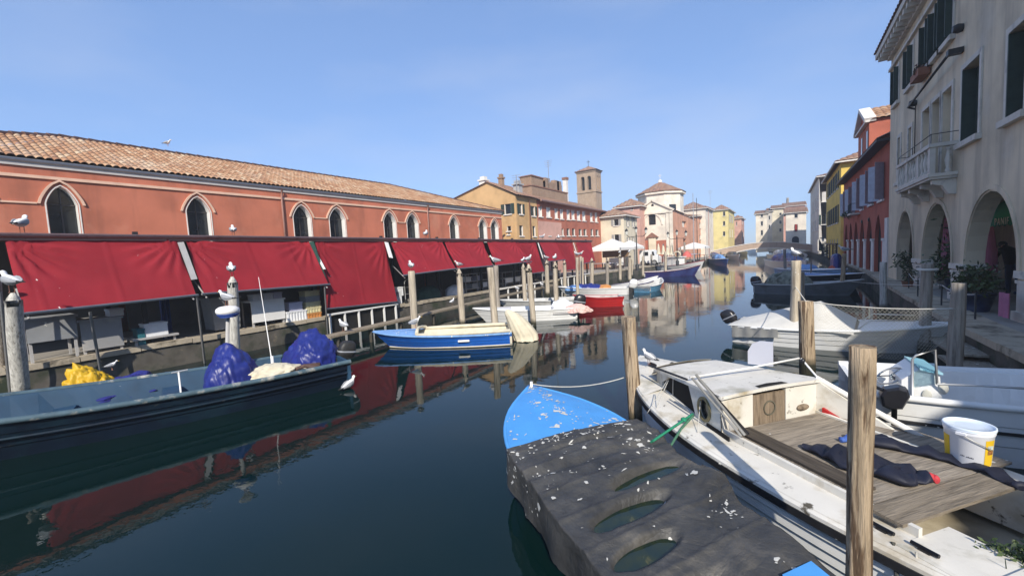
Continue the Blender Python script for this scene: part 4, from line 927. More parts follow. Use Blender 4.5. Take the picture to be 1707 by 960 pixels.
def drape(c, rx, ry, h, seed=0, fr=None, k=20, wr=.05, lean=(0, 0), n=64, pw_=.8):
    """cloth pulled over something angular: flat facets, sharp creases, small wrinkles"""
    rs = random.Random(seed * 77 + 5); N = []
    for i in range(k):
        a_ = 2.4 * i + rs.uniform(-.4, .4); z = (i + .5) / k; z = z * 1.05 - .12; q = math.sqrt(max(.02, 1 - z * z)); N.append((V((q * math.cos(a_), q * math.sin(a_), z)), rs.uniform(.80, 1.0)))
    m = MB()
    def f(u, v):
        x, y = u * 2 - 1, v * 2 - 1; kk = max(abs(x), abs(y)); l = math.hypot(x, y)
        if l > 1e-6: x, y = x * kk / l, y * kk / l
        r = min(1, math.hypot(x, y)); an = math.atan2(y, x); th = r * PI / 2
        d = V((math.sin(th) * math.cos(an), math.sin(th) * math.sin(an), math.cos(th) * .999))
        R_ = sorted(hh / max(.05, d.dot(nn)) for nn, hh in N if d.dot(nn) > .05)
        rad = min(1.25, R_[0] * .9 + R_[1] * .1 if len(R_) > 1 else R_[0])
        p = d * rad
        q = p * 2.2 + V((seed, seed * 2, 0)); w1 = noise.noise_vector(q)
        cr = abs(noise.noise(q * 1.4 + w1 * .9)); c2 = abs(noise.noise(q * 3.6 + w1))
        p += d * ((cr - .2) * 2.0 + (c2 - .2) * .7) * wr + V((0, 0, 1)) * wr * .6 * w1.z
        hem = .12 * nz(math.cos(an) * 2 + seed, math.sin(an) * 2) * r ** 4
        P_ = V((p.x * rx + lean[0] * p.z, p.y * ry + lean[1] * p.z, max(-.02, p.z * h + hem * h)))
        return fr(c[0] + P_.x, c[1] + P_.y, c[2] + P_.z) if fr else V(c) + P_
    return m.grid(f, n, n)
def lump(c, rx, ry, h, seed=0, n=30, fold=.25, base=None, fr=None, ridge=1.0, p=.5, cr=1.0):
    m = MB()
    def f(u, v):
        x, y = u * 2 - 1, v * 2 - 1
        k = max(abs(x), abs(y)); l = math.hypot(x, y)
        if l > 1e-6: x, y = x * k / l, y * k / l
        r = math.hypot(x, y); an = math.atan2(y, x)
        z = max(0, 1 - r ** 2.6) ** p
        fo = fold * (noise.ridged_multi_fractal(V((x * 1.3 + seed, y * 1.3, seed)), 1, 2, 4, 1, 2) * .3 - .35) * (.3 + r) * ridge
        rr = 1 + .22 * nz(math.cos(an) * 1.5 + seed, math.sin(an) * 1.5, seed)
        px, py, pz = x * rx * rr, y * ry * rr, max(0, h * (z + fo * .5 * (z > .02)))
        q = V((px, py, pz * .7)) * 2.1 + V((seed * 3, 0, 0)); w1 = noise.noise_vector(q); w2 = noise.noise_vector(q * 2.1 + w1 * .6); a1 = abs(noise.noise(q * 1.2 + w1 * .7)) ** .8; a2 = abs(noise.noise(q * 3.1 + w2 * .5)) ** .8
        k = fold * cr * min(1, pz / .08 + .15); dx_ = V((x, y, .6)).normalized() * (.34 * (a1 - .28) + .09 * (a2 - .26)) * k * (rx + ry) * .5
        px, py, pz = px + dx_.x + w2.x * .02 * k, py + dx_.y + w2.y * .02 * k, max(0, pz + dx_.z)
        return fr(c[0] + px, c[1] + py, c[2] + pz) if fr else V(c) + V((px, py, pz))
    return m.grid(f, n, n)
m = lump((-14.7, PX(715, 480, -14.6).y, .68), .5, .75, .62, 3); single(m, 'covered_heap', DKGREEN, 'dark green cloth draped over a heap on the quay', 'heap')
m = lump((-14.6, PX(757, 478, -14.6).y, .68), .4, .62, .5, 8, fold=.5); single(m, 'sack_heap', STYRO, 'white sacks heaped on the quay behind the walkway posts', 'sacks')
def rack(label, px0, px1, pyt, X, lev=3):
    a_, b_ = PX(px0, 470, X).y, PX(px1, 470, X).y; zt = PX((px0 + px1) / 2, pyt, X).z
    t = thing('shelf_rack', label, 'shelf', (X - .3, (a_ + b_) / 2, .68), 'metal shelf racks under the awnings')
    for y in (a_, (a_ + b_) / 2, b_):
        for x in (X - .6, X): m = MB(); m.box(x - .02, x + .02, y - .02, y + .02, .68, zt); m.build('upright', GREY_PT, t)
    for i in range(lev): z = lerp(.85, zt - .05, i / (lev - 1)); m = MB(); m.box(X - .6, X, a_ - .03, b_ + .03, z, z + .03); m.build('shelf', GALV, t)
    return a_, b_, zt
a_, b_, zt = rack('metal shelf rack left of the double mooring post', 776, 814, 455, -14.4)
for k in range(4): y = lerp(a_ + .1, b_ - .5, k / 3); m = MB(); open_box(m, -14.85, -14.42, y, y + .42, (.88 if k % 2 else lerp(.85, zt - .05, .5) + .032), (.88 if k % 2 else lerp(.85, zt - .05, .5) + .032) + .26); single(m, 'polystyrene_box', [STYRO, GREYBOX, LILAC, STYRO][k], ['white tub on the left of the middle rack shelf', 'grey tub on the lower rack shelf', 'lilac tub on the right of the middle rack shelf', 'white tub on the right of the lower rack shelf'][k], 'box', 'boxes and crates on the market stalls')
rack('metal shelf rack right of the double mooring post', 838, 872, 452, -14.5)
table('market_counter', 'white counter under the narrow steep awning', -14.4, 843, 462, 868, 476, WHITE_PT, panel=.3)
table('market_counter', 'grey counter near the right end of the awnings', -14.4, 905, 452, 935, 466, GREY_PT, panel=.3)
# white landing beams with piles along the quay edge
for k, (pa, pb, lab) in enumerate((((545, 524), (662, 507), 'white beam on short piles below the steep awning'), ((828, 482), (905, 468), 'white beam on short piles right of the double mooring post'), ((935, 463), (985, 455), 'white beam on short piles near the right end of the awnings'))):
    A, B = PX(*pa, -13.72), PX(*pb, -13.72); t = thing('landing_beam', lab, 'landing', (A + B) / 2, 'white landing beams')
    m = MB(); m.box(-13.78, -13.66, A.y, B.y, A.z - .05, A.z + .01); m.build('beam', WHITE_PT, t)
    for i in range(6): y = lerp(A.y + .1, B.y - .1, i / 5); m = MB(); m.box(-13.765, -13.675, y - .022, y + .022, -.6, A.z - .052); m.build('pile', WHITE_PT, t)
    m = MB(); m.box(-13.83, -13.79, A.y - .02, B.y + .02, -.5, A.z - .1); m.build('pile_shade', DARK, t)  # dark sheet in place of the shade behind the piles

# ================================================================ plank walkway
PLANK = wood('grey_plank', (.33, .29, .23), (.12, .10, .08), (3, 3, .3), bump=.4, drops=9)
PLANKH = wood('deck_plank', (.30, .25, .18), (.09, .07, .05), (.5, 5, 5), bump=.5, drops=8)
t = thing('walkway', 'narrow plank walkway on stakes between the moored boats and the quay', 'walkway', PZ(700, 530, .5))
ln = [PZ(551, 561, .5), PZ(656, 537, .5), PZ(760, 512, .5), PZ(860, 489, .5), PZ(930, 474, .5)]
for p, q in zip(ln, ln[1:]):
    d_ = (q - p).normalized(); nrm = V((-d_.y, d_.x, 0)); n = 1
    m = MB()
    for i in range(3): o_ = nrm * (.02 + .16 * i); m.bar(p + o_ + nrm * .07 + V((0, 0, -.03 - .004 * i)), q + o_ + nrm * .07 + V((0, 0, -.03)), .15, .06)
    m.build('plank', PLANKH, t)
for p, q in zip(ln, ln[1:]):
    for u in (.1, .6): c_ = p.lerp(q, u); m = MB(); m.tube([(c_.x - .15, c_.y + .1, .43), (c_.x - .15, c_.y + .1, -.8)], .07, 8); m.build('stake', PLANK, t)

# ================================================================ mooring posts
POSTW = wood('pale_post_wood', (.50, .43, .33), (.13, .09, .06), (4, 4, .22), alga=.22, bump=.5, drops=10)
POSTG = wood('grey_post_wood', (.34, .30, .25), (.10, .08, .06), (4, 4, .22), alga=.25, bump=.6)
POSTO = wood('golden_post_wood', (.47, .36, .24), (.10, .06, .035), (7, 7, .35), alga=.28, bump=1.0, split=True)
POSTP = wood('painted_white_post', (.60, .58, .52), (.16, .13, .10), (5, 5, .4), alga=.25, bump=.6)
TOPS = {}
def post(key, top, base, wpx, label, mt, shape='round', Yb=None, n=14):
    """top, base = pixels of the post's top and of its foot in the water"""
    b = PZ(*base, 0) if Yb is None else PY(*base, Yb)
    tp = PY(*top, b.y); d_ = depth(b.lerp(tp, .6)); an = math.atan(abs((top[0] - CX) / F)); r = wpx / 2 * d_ / F * math.cos(an)
    ax = tp - b; low = b - ax * ((b.z + 1.0) / ax.z)
    m = MB(); rg = []; L = (tp - low).length; k = max(9, int(L / .16)); z0_ = low.z; sd = top[0] * .37
    prof = [(i / k, 1.06 - .1 * i / k) for i in range(k + 1)]
    if shape == 'point': prof[-1] = (1 - .3 / L, .97); prof += [(1 - .12 / L, .72), (1, .22)]
    elif shape == 'round': prof += [(1 + .025 / L, .82)]
    for u, s_ in prof:
        c_ = low.lerp(tp, u); ring = []
        for j in range(n):
            a_ = 2 * PI * j / n; q = 1 + (.16 if n >= 18 else .09) * nz(math.cos(a_) * 1.2 + sd, math.sin(a_) * 1.2, u * L * 1.1) + .05 * nz(math.cos(a_) * 4 + sd, math.sin(a_) * 4, u * L * .4)
            ring.append(c_ + V((math.cos(a_), math.sin(a_), 0)) * r * s_ * q + V((.02 * nz(u * L, sd), .02 * nz(sd, u * L), 0)) * min(1, r * 8))
        rg.append(ring)
    m.rings(rg)
    TOPS[key] = tp + V((0, 0, .02 if shape != 'point' else 0))
    for p in m.v: p -= V((b.x, b.y, 0))
    o = m.build('mooring_post', mt); o.location = (b.x, b.y, 0)
    return tag(o, label, 'post', 'wooden mooring posts')
post('L1', (21, 488), (36, 668), 33, 'thick pale post with a gull at the left edge', POSTP, 'point')
post('L0', (-4, 470), (8, 655), 14, 'dark thin post cut by the left frame edge', POSTG)
post('L2', (387, 461), (393, 604), 19, 'pale post rising behind the radar dome', POSTP, 'point')
post('L3', (686, 453), (692.5, 563), 12.5, 'pale post behind the small blue boat', POSTW)
post('L4', (765, 448), (771, 543), 10.5, 'pale post between the blue boat and the white walkway end', POSTW, 'point')
post('L5', (817, 447), (827, 556), 12, 'thicker post of the close pair beside the white boat', POSTW)
post('L6', (826, 444), (831, 533), 9, 'thinner post of the close pair, with a large gull', POSTG)
post('L7', (872, 440), (876, 513), 7, 'left post of the twin pair above the white boat', POSTW, 'point')
post('L8', (881, 440), (889.5, 543), 9.5, 'long post standing in front of the white boat', POSTW, 'point')
post('L9', (911, 434), (913, 493), 7, 'slim post right of the narrow steep awning', POSTW, 'point')
post('L10', (925, 436), (928, 520), 8, 'post under a gull left of the black outboard', POSTW, 'point')
post('L11', (941, 434), (942, 485), 6, 'short slim post behind the covered boat bow', POSTW, 'point')
post('L12', (962, 430), (963, 499), 5.5, 'left post of the trio behind the black outboard', POSTW)
post('L13', (968, 428), (969, 488), 5, 'middle post of the trio, with two gulls', POSTW)
post('L14', (971, 430), (972, 489), 3.5, 'thin short stake right of the trio of posts', POSTW)
post('L15', (986.5, 430), (987, 487), 6, 'pointed post in front of the last awning', POSTW, 'point')
post('L16', (1012.5, 431), (1012, 484), 5.5, 'pointed grey post in front of the white tents', POSTG, 'point')
post('L17', (1033, 424), (1034, 470), 5, 'post with a gull left of the street lamp', POSTW, 'point')
post('L18', (1049, 423), (1050, 470), 5.5, 'post with a gull by the white striped boat', POSTW, 'point')
post('L19', (1054, 434), (1054, 462), 3.2, 'short thin stake behind the white striped boat', POSTW)
post('L20', (1072, 426), (1072, 463), 4.2, 'post at the stern of the navy boat', POSTW, 'point')
post('L21', (1086, 424), (1086, 452), 3.5, 'reddish thin post behind the navy boat', POSTG)
post('L22', (1109, 420), (1110, 460), 4.2, 'post in front of the navy boat midships', POSTW)
post('L23', (1117, 424), (1117, 446), 3, 'thin stake below the closed cream parasols', POSTW)
post('L24', (1124, 426), (1124, 448), 3, 'thin grey stake left of the striped ring', POSTG)
post('L25', (1134, 412), (1135, 446), 3, 'tall dark stake above the red and white boat', POSTG)
post('L26', (1141, 404), (1141, 446), 3.4, 'tall grey post with dark plate above the red boat', POSTG)
post('R1', (1047, 528), (1061, 716), 24.5, 'tall golden post between blue bow and white cabin boat', POSTO, 'flat', n=20)
post('R2', (1437, 577), (1430, 900), 46, 'nearest thick split post beside the cabin boat cockpit', POSTO, 'flat', Yb=3.02, n=28)
post('R3', (1343, 502), (1346, 622), 27, 'stout golden post at the end of the hanging net', POSTO, 'flat', n=20)
post('R4', (1326, 436), (1325, 577), 17.5, 'tall pale post with a gull at mid canal right', POSTW, n=18)
post('R4b', (1334, 455), (1335, 560), 14, 'dark post leaning against the pale gull post', POSTG)
post('R5', (1599, 472), (1590, 646), 28, 'wide grey post right of the covered boat bow', POSTG, 'flat', n=20)
post('R6', (1547, 441), (1538, 592), 22, 'crooked grey post with rope rings by the palazzo', POSTG, n=18)
post('R7', (1473, 438), (1472, 520), 13, 'whitish post in front of the palazzo corner', POSTP)
post('R8', (1407, 424), (1403, 491), 8.5, 'brown post with a gull by the red arcaded house', POSTO)
post('R9', (1308, 416), (1309, 462), 5, 'slim dark post near the blue covered boats', POSTG)
post('R10', (1313, 330), (1309, 420), 4.5, 'very tall dark mast like pole near the far bridge', POSTG)
post('R11', (1352, 438), (1352, 470), 3, 'thin dark stake left of the dark trellis', POSTG)

# ================================================================ gulls
GW = mk('gull_white', (.74, .73, .71), .8, .06, 20, bump=.1); GG = mk('gull_grey', (.30, .31, .33), .8, .1, 20, bump=.1); GB = mk('gull_black', (.02, .02, .02), .7)
GY = mk('gull_beak', (.55, .35, .05), .5); GP = mk('gull_leg', (.45, .22, .15), .6)
g0 = thing('gull', 'x', 'gull', (0, 0, 0), 'gulls', local=True)
def ringx(x, y, z, ry, rz, n=12): return [V((x, y + ry * math.cos(2 * PI * k / n), z + rz * math.sin(2 * PI * k / n))) for k in range(n)]
m = MB(); m.rings([ringx(*q) for q in ((-.25, 0, .165, .022, .006), (-.17, 0, .175, .045, .02), (-.09, 0, .19, .075, .055), (-.01, 0, .20, .088, .08), (.065, 0, .22, .078, .082), (.11, 0, .255, .05, .058), (.128, 0, .295, .036, .042), (.142, 0, .328, .04, .042), (.165, 0, .342, .036, .036), (.19, 0, .336, .02, .02), (.20, 0, .333, .008, .008))]); m.build('body', GW, g0)
for s_ in (1, -1):
    m = MB(); m.rings([ringx(*q, 8) for q in ((.075, s_ * .062, .235, .012, .03), (.03, s_ * .085, .228, .02, .055), (-.06, s_ * .082, .212, .02, .055), (-.15, s_ * .058, .192, .016, .035), (-.205, s_ * .035, .18, .012, .02))]); wo_ = m.build('wing', GG, g0)
    m = MB(); m.rings([ringx(*q, 8) for q in ((-.2, s_ * .036, .181, .0125, .021), (-.25, s_ * .025, .174, .009, .014), (-.32, s_ * .012, .168, .004, .005))]); m.build('wing_tip', GB, wo_)
    m = MB(); m.tube([(.005, s_ * .03, .13), (.0, s_ * .03, .01), (.03, s_ * .03, .004)], [.007, .006, .008], 6); m.build('leg', GP, g0)
    m = MB(); m.ell((.172, s_ * .031, .348), .006, .004, .006, 6, 4); m.build('eye', GB, g0)
m = MB(); m.rings([ringx(*q, 8) for q in ((.19, 0, .336, .012, .012), (.22, 0, .331, .009, .01), (.243, 0, .324, .003, .004))]); m.build('beak', GY, g0)
def canopy(px, py): p = PX(px, py, -13.99); return V((-14.02, p.y, 3.595))
def hx(px0): return math.pi if px0 == 'l' else 0
GU = [(TOPS['L1'], 200, 1.2, 'large gull with dark wings on the thick left post'), (canopy(38, 390), 150, 1.15, 'gull standing on the gutter at the far left'), (canopy(390, 392), 160, .95, 'gull on the gutter above the second awning'),
      (TOPS['L2'], 160, 1.05, 'gull on the post behind the radar dome'), ('radar', 200, .85, 'gull standing on the white radar dome'), (TOPS['L3'], 150, .95, 'gull on the post behind the small blue boat'), (TOPS['L4'], 250, .85, 'gull facing away on the post left of the close pair'),
      (TOPS['L6'], 215, 1.15, 'large gull on the thinner post of the close pair'), (TOPS['L7'], 100, .9, 'gull on the left post of the twin pair'), (TOPS['L8'], 80, .9, 'gull on the long post in front of the white boat'), (TOPS['L10'], 100, .9, 'gull on the post left of the black outboard'), (TOPS['L9'], 190, .9, 'gull on the slim post right of the narrow awning'),
      (TOPS['L12'], 170, .95, 'left gull of two on the trio of posts'), (TOPS['L13'], 20, .95, 'right gull of two on the trio of posts'), (canopy(711, 399), 120, 1.1, 'gull on the gutter near the downpipe'), (TOPS['L17'], 90, .9, 'gull on the post left of the street lamp'), (TOPS['L18'], 90, .9, 'gull on the post by the white striped boat'),
      (PZ(573, 552, .52), 180, 1.0, 'gull sitting low at the near end of the walkway'), (PZ(754, 509, .52), 100, .85, 'gull on the walkway beside the second post'), (PZ(862, 486, .52), 170, .9, 'left gull of the pair further along the walkway'), (PZ(903, 479, .52), 150, .9, 'right gull of the pair further along the walkway'),
      ('blue', 60, .95, 'gull standing on the bow of the small blue boat'), ('cabin', 150, .62, 'gull on the foredeck of the white cabin boat'), (PX(280, 246, -23) + V((0, 0, .05)), 40, .8, 'gull on the roof ridge of the red hall'), (TOPS['R4'], 120, .85, 'gull on the tall pale post at mid canal right'), (TOPS['R8'], 170, 1.1, 'gull on the brown post by the red arcaded house'),
      ('swim', 100, .9, 'gull swimming behind the stern of the dark blue boat'), ('dark', 60, .55, 'gull perched on the far side of the dark blue boat'), (canopy(932, 401), 120, 1.1, 'gull on the gutter above the short red awning'), (canopy(905, 401), 60, 1.1, 'gull on the gutter above the white slat')]
# ================================================================ boats
def crom(st, n):
    """smooth the stations of a hull"""
    out = []; k = len(st)
    for i in range(n + 1):
        u = i / n * (k - 1); j = min(k - 2, int(u)); f = u - j
        p = [V((*st[max(0, min(k - 1, j + d))], )) if False else st[max(0, min(k - 1, j + d))] for d in (-1, 0, 1, 2)]
        out.append(tuple(.5 * (2 * p[1][c] + (p[2][c] - p[0][c]) * f + (2 * p[0][c] - 5 * p[1][c] + 4 * p[2][c] - p[3][c]) * f * f + (3 * p[1][c] - p[0][c] - 3 * p[2][c] + p[3][c]) * f ** 3) for c in range(len(st[0]))))
    return out
class BF:
    """a boat's own frame: x from stern to bow, y to port, z up"""
    def __init__(s, O, bow): s.o = V((O[0], O[1], 0)); d = V((bow[0] - O[0], bow[1] - O[1], 0)); s.L = d.length; s.a = d.normalized(); s.l = V((-s.a.y, s.a.x, 0))
    def __call__(s, x, y, z): return s.o + s.a * x + s.l * y + V((0, 0, z))
    def loc(s, p): q = V(p) - s.o; return q.dot(s.a), q.dot(s.l)
def hull(fr, st, parent, m_out, m_in, floor, strakes=3, lap=0.0, th=.045, rim=None, rim_r=.022, n=22, mats=None, rake=.5):
    S = crom(st, n); rg = []
    for x, bg, zg, bw, zk in S:
        bg, bw = max(.012, bg), max(.008, bw)
        side = [(bg, zg)]
        for i in range(1, strakes + 1):
            u = i / (strakes + 1); y_, z_ = lerp(bg, bw, u ** 1.2), lerp(zg, .0, u)
            if lap: side.append((y_ + lap * .2, z_ + .012)); side.append((max(.006, y_ - lap), z_))
            else: side.append((y_, z_))
        side += [(bw, -.02), (bw * .7, zk * .7), (0, zk)]
        LL = S[-1][0]; rk = rake * max(0, (x / LL - .55) / .45) ** 2
        xs = lambda z: x - rk * max(0, 1 - z / zg)
        ring = [fr(xs(z), y, z) for y, z in side] + [fr(xs(z), -y, z) for y, z in reversed(side[:-1])]
        rg.append(ring)
    m = MB(); m.rings(rg, 0, (True, False), smooth=False, closed=False); h = m.build('hull', m_out, parent)
    m = MB(); ri = []
    for x, bg, zg, bw, zk in S[:-1]:
        x = max(x, S[0][0] + .05); bi = max(.006, bg - th); fi = max(.004, min(bi - .01, lerp(bg, bw, .7) - th))
        xf = x - rake * max(0, (x / S[-1][0] - .55) / .45) ** 2 * max(0, 1 - floor / zg) - .03; fi *= .9 if x > .6 * S[-1][0] else 1
        ri.append([fr(x, bg, zg), fr(x, bi, zg), fr(xf, fi, floor), fr(xf, -fi, floor), fr(x, -bi, zg), fr(x, -bg, zg)])
    m.rings(ri, 0, (False, False), smooth=False, closed=False)
    x, bg, zg, bw, zk = S[0]; m.box(x, x + .06, -bg + .02, bg - .02, floor - .05, zg, fr=fr); m.build('interior', m_in, parent)
    if rim:
        for s_ in (1, -1): m = MB(); m.tube([fr(x, s_ * bg, zg) for x, bg, zg, bw, zk in S], rim_r, 8); m.build('gunwale', rim, parent)
    return S
def at(S, x):
    for p, q in zip(S, S[1:]):
        if p[0] <= x <= q[0]: f = (x - p[0]) / max(1e-6, q[0] - p[0]); return [lerp(a_, b_, f) for a_, b_ in zip(p, q)]
    return S[-1] if x > S[-1][0] else S[0]
def deck(fr, S, x0, x1, parent, mt, name='foredeck', camber=.06, dz=.01, inset=.01):
    m = MB()
    def f(u, v):
        x = lerp(x0, x1, u); q = at(S, x); b = max(.004, q[1] - inset); y = (v * 2 - 1) * b
        return fr(x, y, q[2] + dz + camber * (1 - (v * 2 - 1) ** 2) * min(1, b * 2))
    m.grid(f, 16, 12); m.build(name, mt, parent)
    m = MB(); q = at(S, x0); m.quad(fr(x0, -q[1], q[2] - .25), fr(x0, q[1], q[2] - .25), fr(x0, q[1], q[2] + dz), fr(x0, -q[1], q[2] + dz)); 
def outboard(fr, x, y, z, parent, cowl, s=1.0, leg=True, name='outboard_motor', tilt=.18):
    ca, sa = math.cos(tilt), math.sin(tilt)
    def T(a_, b_, c_): a_, c_ = a_ * ca - c_ * sa, a_ * sa + c_ * ca; return fr(x + a_ * s, y + b_ * s, z + c_ * s)
    m = MB(); rg = []; sg = lambda v: math.copysign(abs(v) ** .62, v)
    for u, w_, d0, d1 in ((0, .08, -.15, .12), (.03, .12, -.19, .15), (.12, .135, -.22, .16), (.24, .13, -.22, .15), (.33, .115, -.20, .11), (.375, .085, -.15, .05), (.385, .03, -.08, -.02)):
        rg.append([T((d0 + d1) / 2 + (d1 - d0) / 2 * sg(math.cos(2 * PI * k / 20)), w_ * sg(math.sin(2 * PI * k / 20)), u) for k in range(20)])
    m.rings(rg); o = m.build(name, cowl, parent)
    m = MB(); m.rings([[T((-.03) + .19 * sg(math.cos(2 * PI * k / 20)), .137 * sg(math.sin(2 * PI * k / 20)), u) for k in range(20)] for u in (.135, .165)]); m.build('motor_band', GALV, o)
    if leg:
        m = MB(); m.box(-.06, .07, -.045, .045, -.75, .02, fr=T); m.box(.02, .2, -.08, .08, -.28, .0, fr=T); m.box(-.16, .10, -.07, .07, -.52, -.50, fr=T)
        m.lathe(T(0, 0, -.70), [(.02, -.16 * s), (.055 * s, -.05), (.055 * s, .1 * s), (.015, .16 * s)], 8, ax=fr.a); m.build('motor_leg', IRON, o)
    return o
def sheet(fr, x0, x1, b0, b1, h, nx=28, ny=16):
    m = MB(); m.grid(lambda u, v: fr(lerp(x0, x1, u), (v * 2 - 1) * lerp(b0, b1, u), h(u, v * 2 - 1)), nx, ny); return m
def rope(pts, r, sag=0.0, n=10):
    out = []
    for p, q in zip(pts, pts[1:]):
        for i in range(n): u = i / n; out.append(V(p).lerp(V(q), u) - V((0, 0, sag * 4 * u * (1 - u))))
    return MB().tube(out + [V(pts[-1])], r, 6)
ROPE = mk('pale_rope', (.55, .53, .48), .9, .15, 40, bump=.4); ROPEG = mk('green_rope', (.02, .22, .12), .8, .3, 40, bump=.5)
NAVY = mk('navy_hull', (.0035, .011, .026), .6, .3, 2, bump=.1, spec=.2, second=((.008, .028, .045), 1.5, .55, .2), third=((.12, .12, .10), 5, .68, .1, (1, 1, 4)))
NAVYIN = mk('blue_boat_inside', (.018, .055, .105), .6, .25, 2.5, bump=.1, second=((.02, .06, .10), 2, .55, .2), drops=(9, .14, .52))
RIMG = mk('worn_gunwale', (.06, .105, .135), .7, .3, 6, bump=.2, second=((.4, .38, .33), 4, .55, .15))
TARPB = mk('blue_tarpaulin', (.013, .022, .17), .42, .25, 3, bump=.1, spec=.5)
CANVAS = mk('cream_canvas', (.62, .56, .42), .85, .12, 6, bump=.2, second=((.40, .34, .24), 2, .58, .2))
YOIL = mk('yellow_oilskin', (.56, .34, .012), .5, .15, 5, bump=.2)
NETB = mk('blue_net', (.02, .025, .17), .95, .4, 12, bump=1.0)

# -------- dark blue work boat
t = thing('work_boat', 'long dark blue wooden work boat under blue tarpaulins, nearest the awnings', 'boat', (-9.2, 3, 0))
B = BF((-8.35, 5.3), (-10.6, -1.9)); bx = B.L
S = hull(B, [(0, .92, .53, .72, -.3), (1.5, 1.0, .52, .8, -.35), (3.2, 1.0, .56, .75, -.35), (4.8, .9, .66, .5, -.35), (6.3, .55, .84, .25, -.25), (bx, .03, 1.05, .02, .1)], t, NAVY, NAVYIN, .12, 2, .02, .09, RIMG, .045, 26)
m = MB()
for s_ in (1, -1): m.tube([B(x, s_ * (lerp(bg, bw, .42) + .015), lerp(zg, 0, .45)) for x, bg, zg, bw, zk in S], .022, 6)
m.build('rub_rail', NAVY, t)
for x in (.8, 2.9, 4.3): q = at(S, x); m = MB(); m.box(x - .13, x + .13, -q[1] + .24, q[1] - .24, .3, .34, fr=B); m.build('thwart', NAVYIN, t)
deck(B, S, 5.6, bx - .05, t, NAVYIN)
m = MB(); m.tube([B(2.75, .2, .34), B(2.75, .2, .78)], .014, 6); m.tube([B(2.85, .2, .78), B(2.62, .2, .79)], .014, 6); m.build('mooring_cleat', WHITE_PT, t)
pr = PX(392, 560, PZ(385, 600, .3).x)
def B2(px, py, z): x, y = B.loc(PZ(px, py, z)); return x, y
outboard(B, -.12, .1, .45, t, IRON, 1.0)
# tarpaulins on it
x0, y0 = B2(392, 628, .5)
m = drape((x0 + .0, y0 - .05, .2), .52, .50, .98, 6, fr=B, k=26, wr=.06, lean=(.10, -.05)); single(m, 'tarpaulin', TARPB, 'tall crumpled blue tarpaulin over the wheel stand of the work boat', 'tarpaulin', 'blue tarpaulins on the work boat')
m = drape((.40, -.28, .2), .66, .72, .90, 7, fr=B, k=22, wr=.07); single(m, 'tarpaulin', TARPB, 'rounded blue tarpaulin over the engine at the work boat stern', 'tarpaulin', 'blue tarpaulins on the work boat')
m = MB(); m.box(.45, .75, .05, .35, .14, .5, fr=B); m.tube([B(.5, .5, .4), B(.8, .6, .55), B(1, .4, .45)], .04, 8); single(m, 'engine_block', mk('rusty_engine', (.10, .06, .05), .7, .5, 9), 'rusty engine parts peeping out under the rounded tarpaulin', 'engine')
x1, y1 = B2(450, 618, .5); m = drape((x1, y1 + .02, .40), .66, .36, .24, 11, fr=B, k=14, wr=.10); single(m, 'canvas_sheet', CANVAS, 'folded cream canvas lying on the near side of the work boat', 'canvas')
x2, y2 = B2(155, 652, .4); m = drape((x2 - .25, y2 + .1, .22), 1.3, .44, .36, 31, fr=B, k=18, wr=.2); single(m, 'fishing_net', NETB, 'dark blue fishing net heaped in the work boat', 'net')
x3, y3 = B2(155, 640, .55); m = drape((x3, y3, .28), .40, .30, .64, 17, fr=B, k=18, wr=.12, lean=(.08, 0)); single(m, 'oilskin', YOIL, 'yellow oilskins hung over a crate in the work boat', 'oilskins')
m = MB()
for i in range(5): c_ = B(x3 - .15 - .09 * i, y3 + .3 + .05 * (i % 2), .42 + .02 * i); m.lathe(c_, [(.06, -.03), (.07, 0), (.06, .03)], 8, ax=(1, .3, .6))
single(m, 'net_floats', mk('grey_float', (.28, .28, .3), .5), 'row of small grey net floats below the yellow oilskins', 'floats')
# radar mast
pb = V((0, 0, 0)); p_ = PZ(382, 650, .15); xm_, ym_ = B.loc(p_); xm_, ym_ = x0 + .1, -.55
q = B(xm_, ym_, .3); zt = PY(378, 524, q.y)
t = thing('radar_mast', 'white radar dome on a mast above the tall blue tarpaulin', 'radar', q)
tx = PY(380, 522, q.y); m = MB(); m.tube([q, tx], .035, 8); m.build('mast', GREY_PT, t)
m = MB(); m.lathe(tx, [(.14, -.03), (.19, .0), (.205, .04), (.195, .09), (.14, .13), (.05, .145)], 20); m.build('dome', WHITE_PT, t)
m = MB(); m.lathe(tx, [(.13, -.08), (.185, -.03), (.19, -.005)], 20); m.build('dome_base', BLUEP, t)
RAD = tx + V((0, 0, .145))
m = MB(); q0 = B(1.2, -.5, .4); m.tube([q0, PY(431, 462, q0.y)], [.012, .005], 5); m.lathe(q0, [(.03, 0), (.03, .25)], 6); single(m, 'whip_antenna', WHITE_PT, 'thin white whip antenna between the two blue tarpaulins', 'antenna')

# -------- small blue boat with canvas
BLUEH = mk('bright_blue_hull', (.012, .10, .42), .3, .12, 3, bump=.03, second=((.05, .18, .5), 1.5, .6, .2), spec=.5)
BLUED = mk('worn_blue_deck', (.18, .34, .62), .6, .2, 6, drops=(10, .28, .42))
t = thing('small_blue_boat', 'small bright blue boat with cream lining and canvas covered outboard', 'boat', (-8.5, 9, 0))
bow = PZ(622, 553, .5); B = BF((-6.75, 9.98), bow)
S = hull(B, [(0, .66, .36, .58, -.15), (1.2, .72, .36, .60, -.18), (2.5, .66, .39, .44, -.18), (3.5, .40, .44, .18, -.12), (B.L, .02, .50, .01, .1)], t, BLUEH, CANVAS, .12, 3, .014, .1, BLUED, .03, 22)
deck(B, S, 2.75, B.L - .03, t, BLUED)
m = MB()
for s_ in (1, -1): m.tube([B(x - .5 * max(0, (x / B.L - .55) / .45) ** 2 * (1 - .03 / zg), s_ * (max(.01, bw) + .012), .03) for x, bg, zg, bw, zk in S], .02, 6)
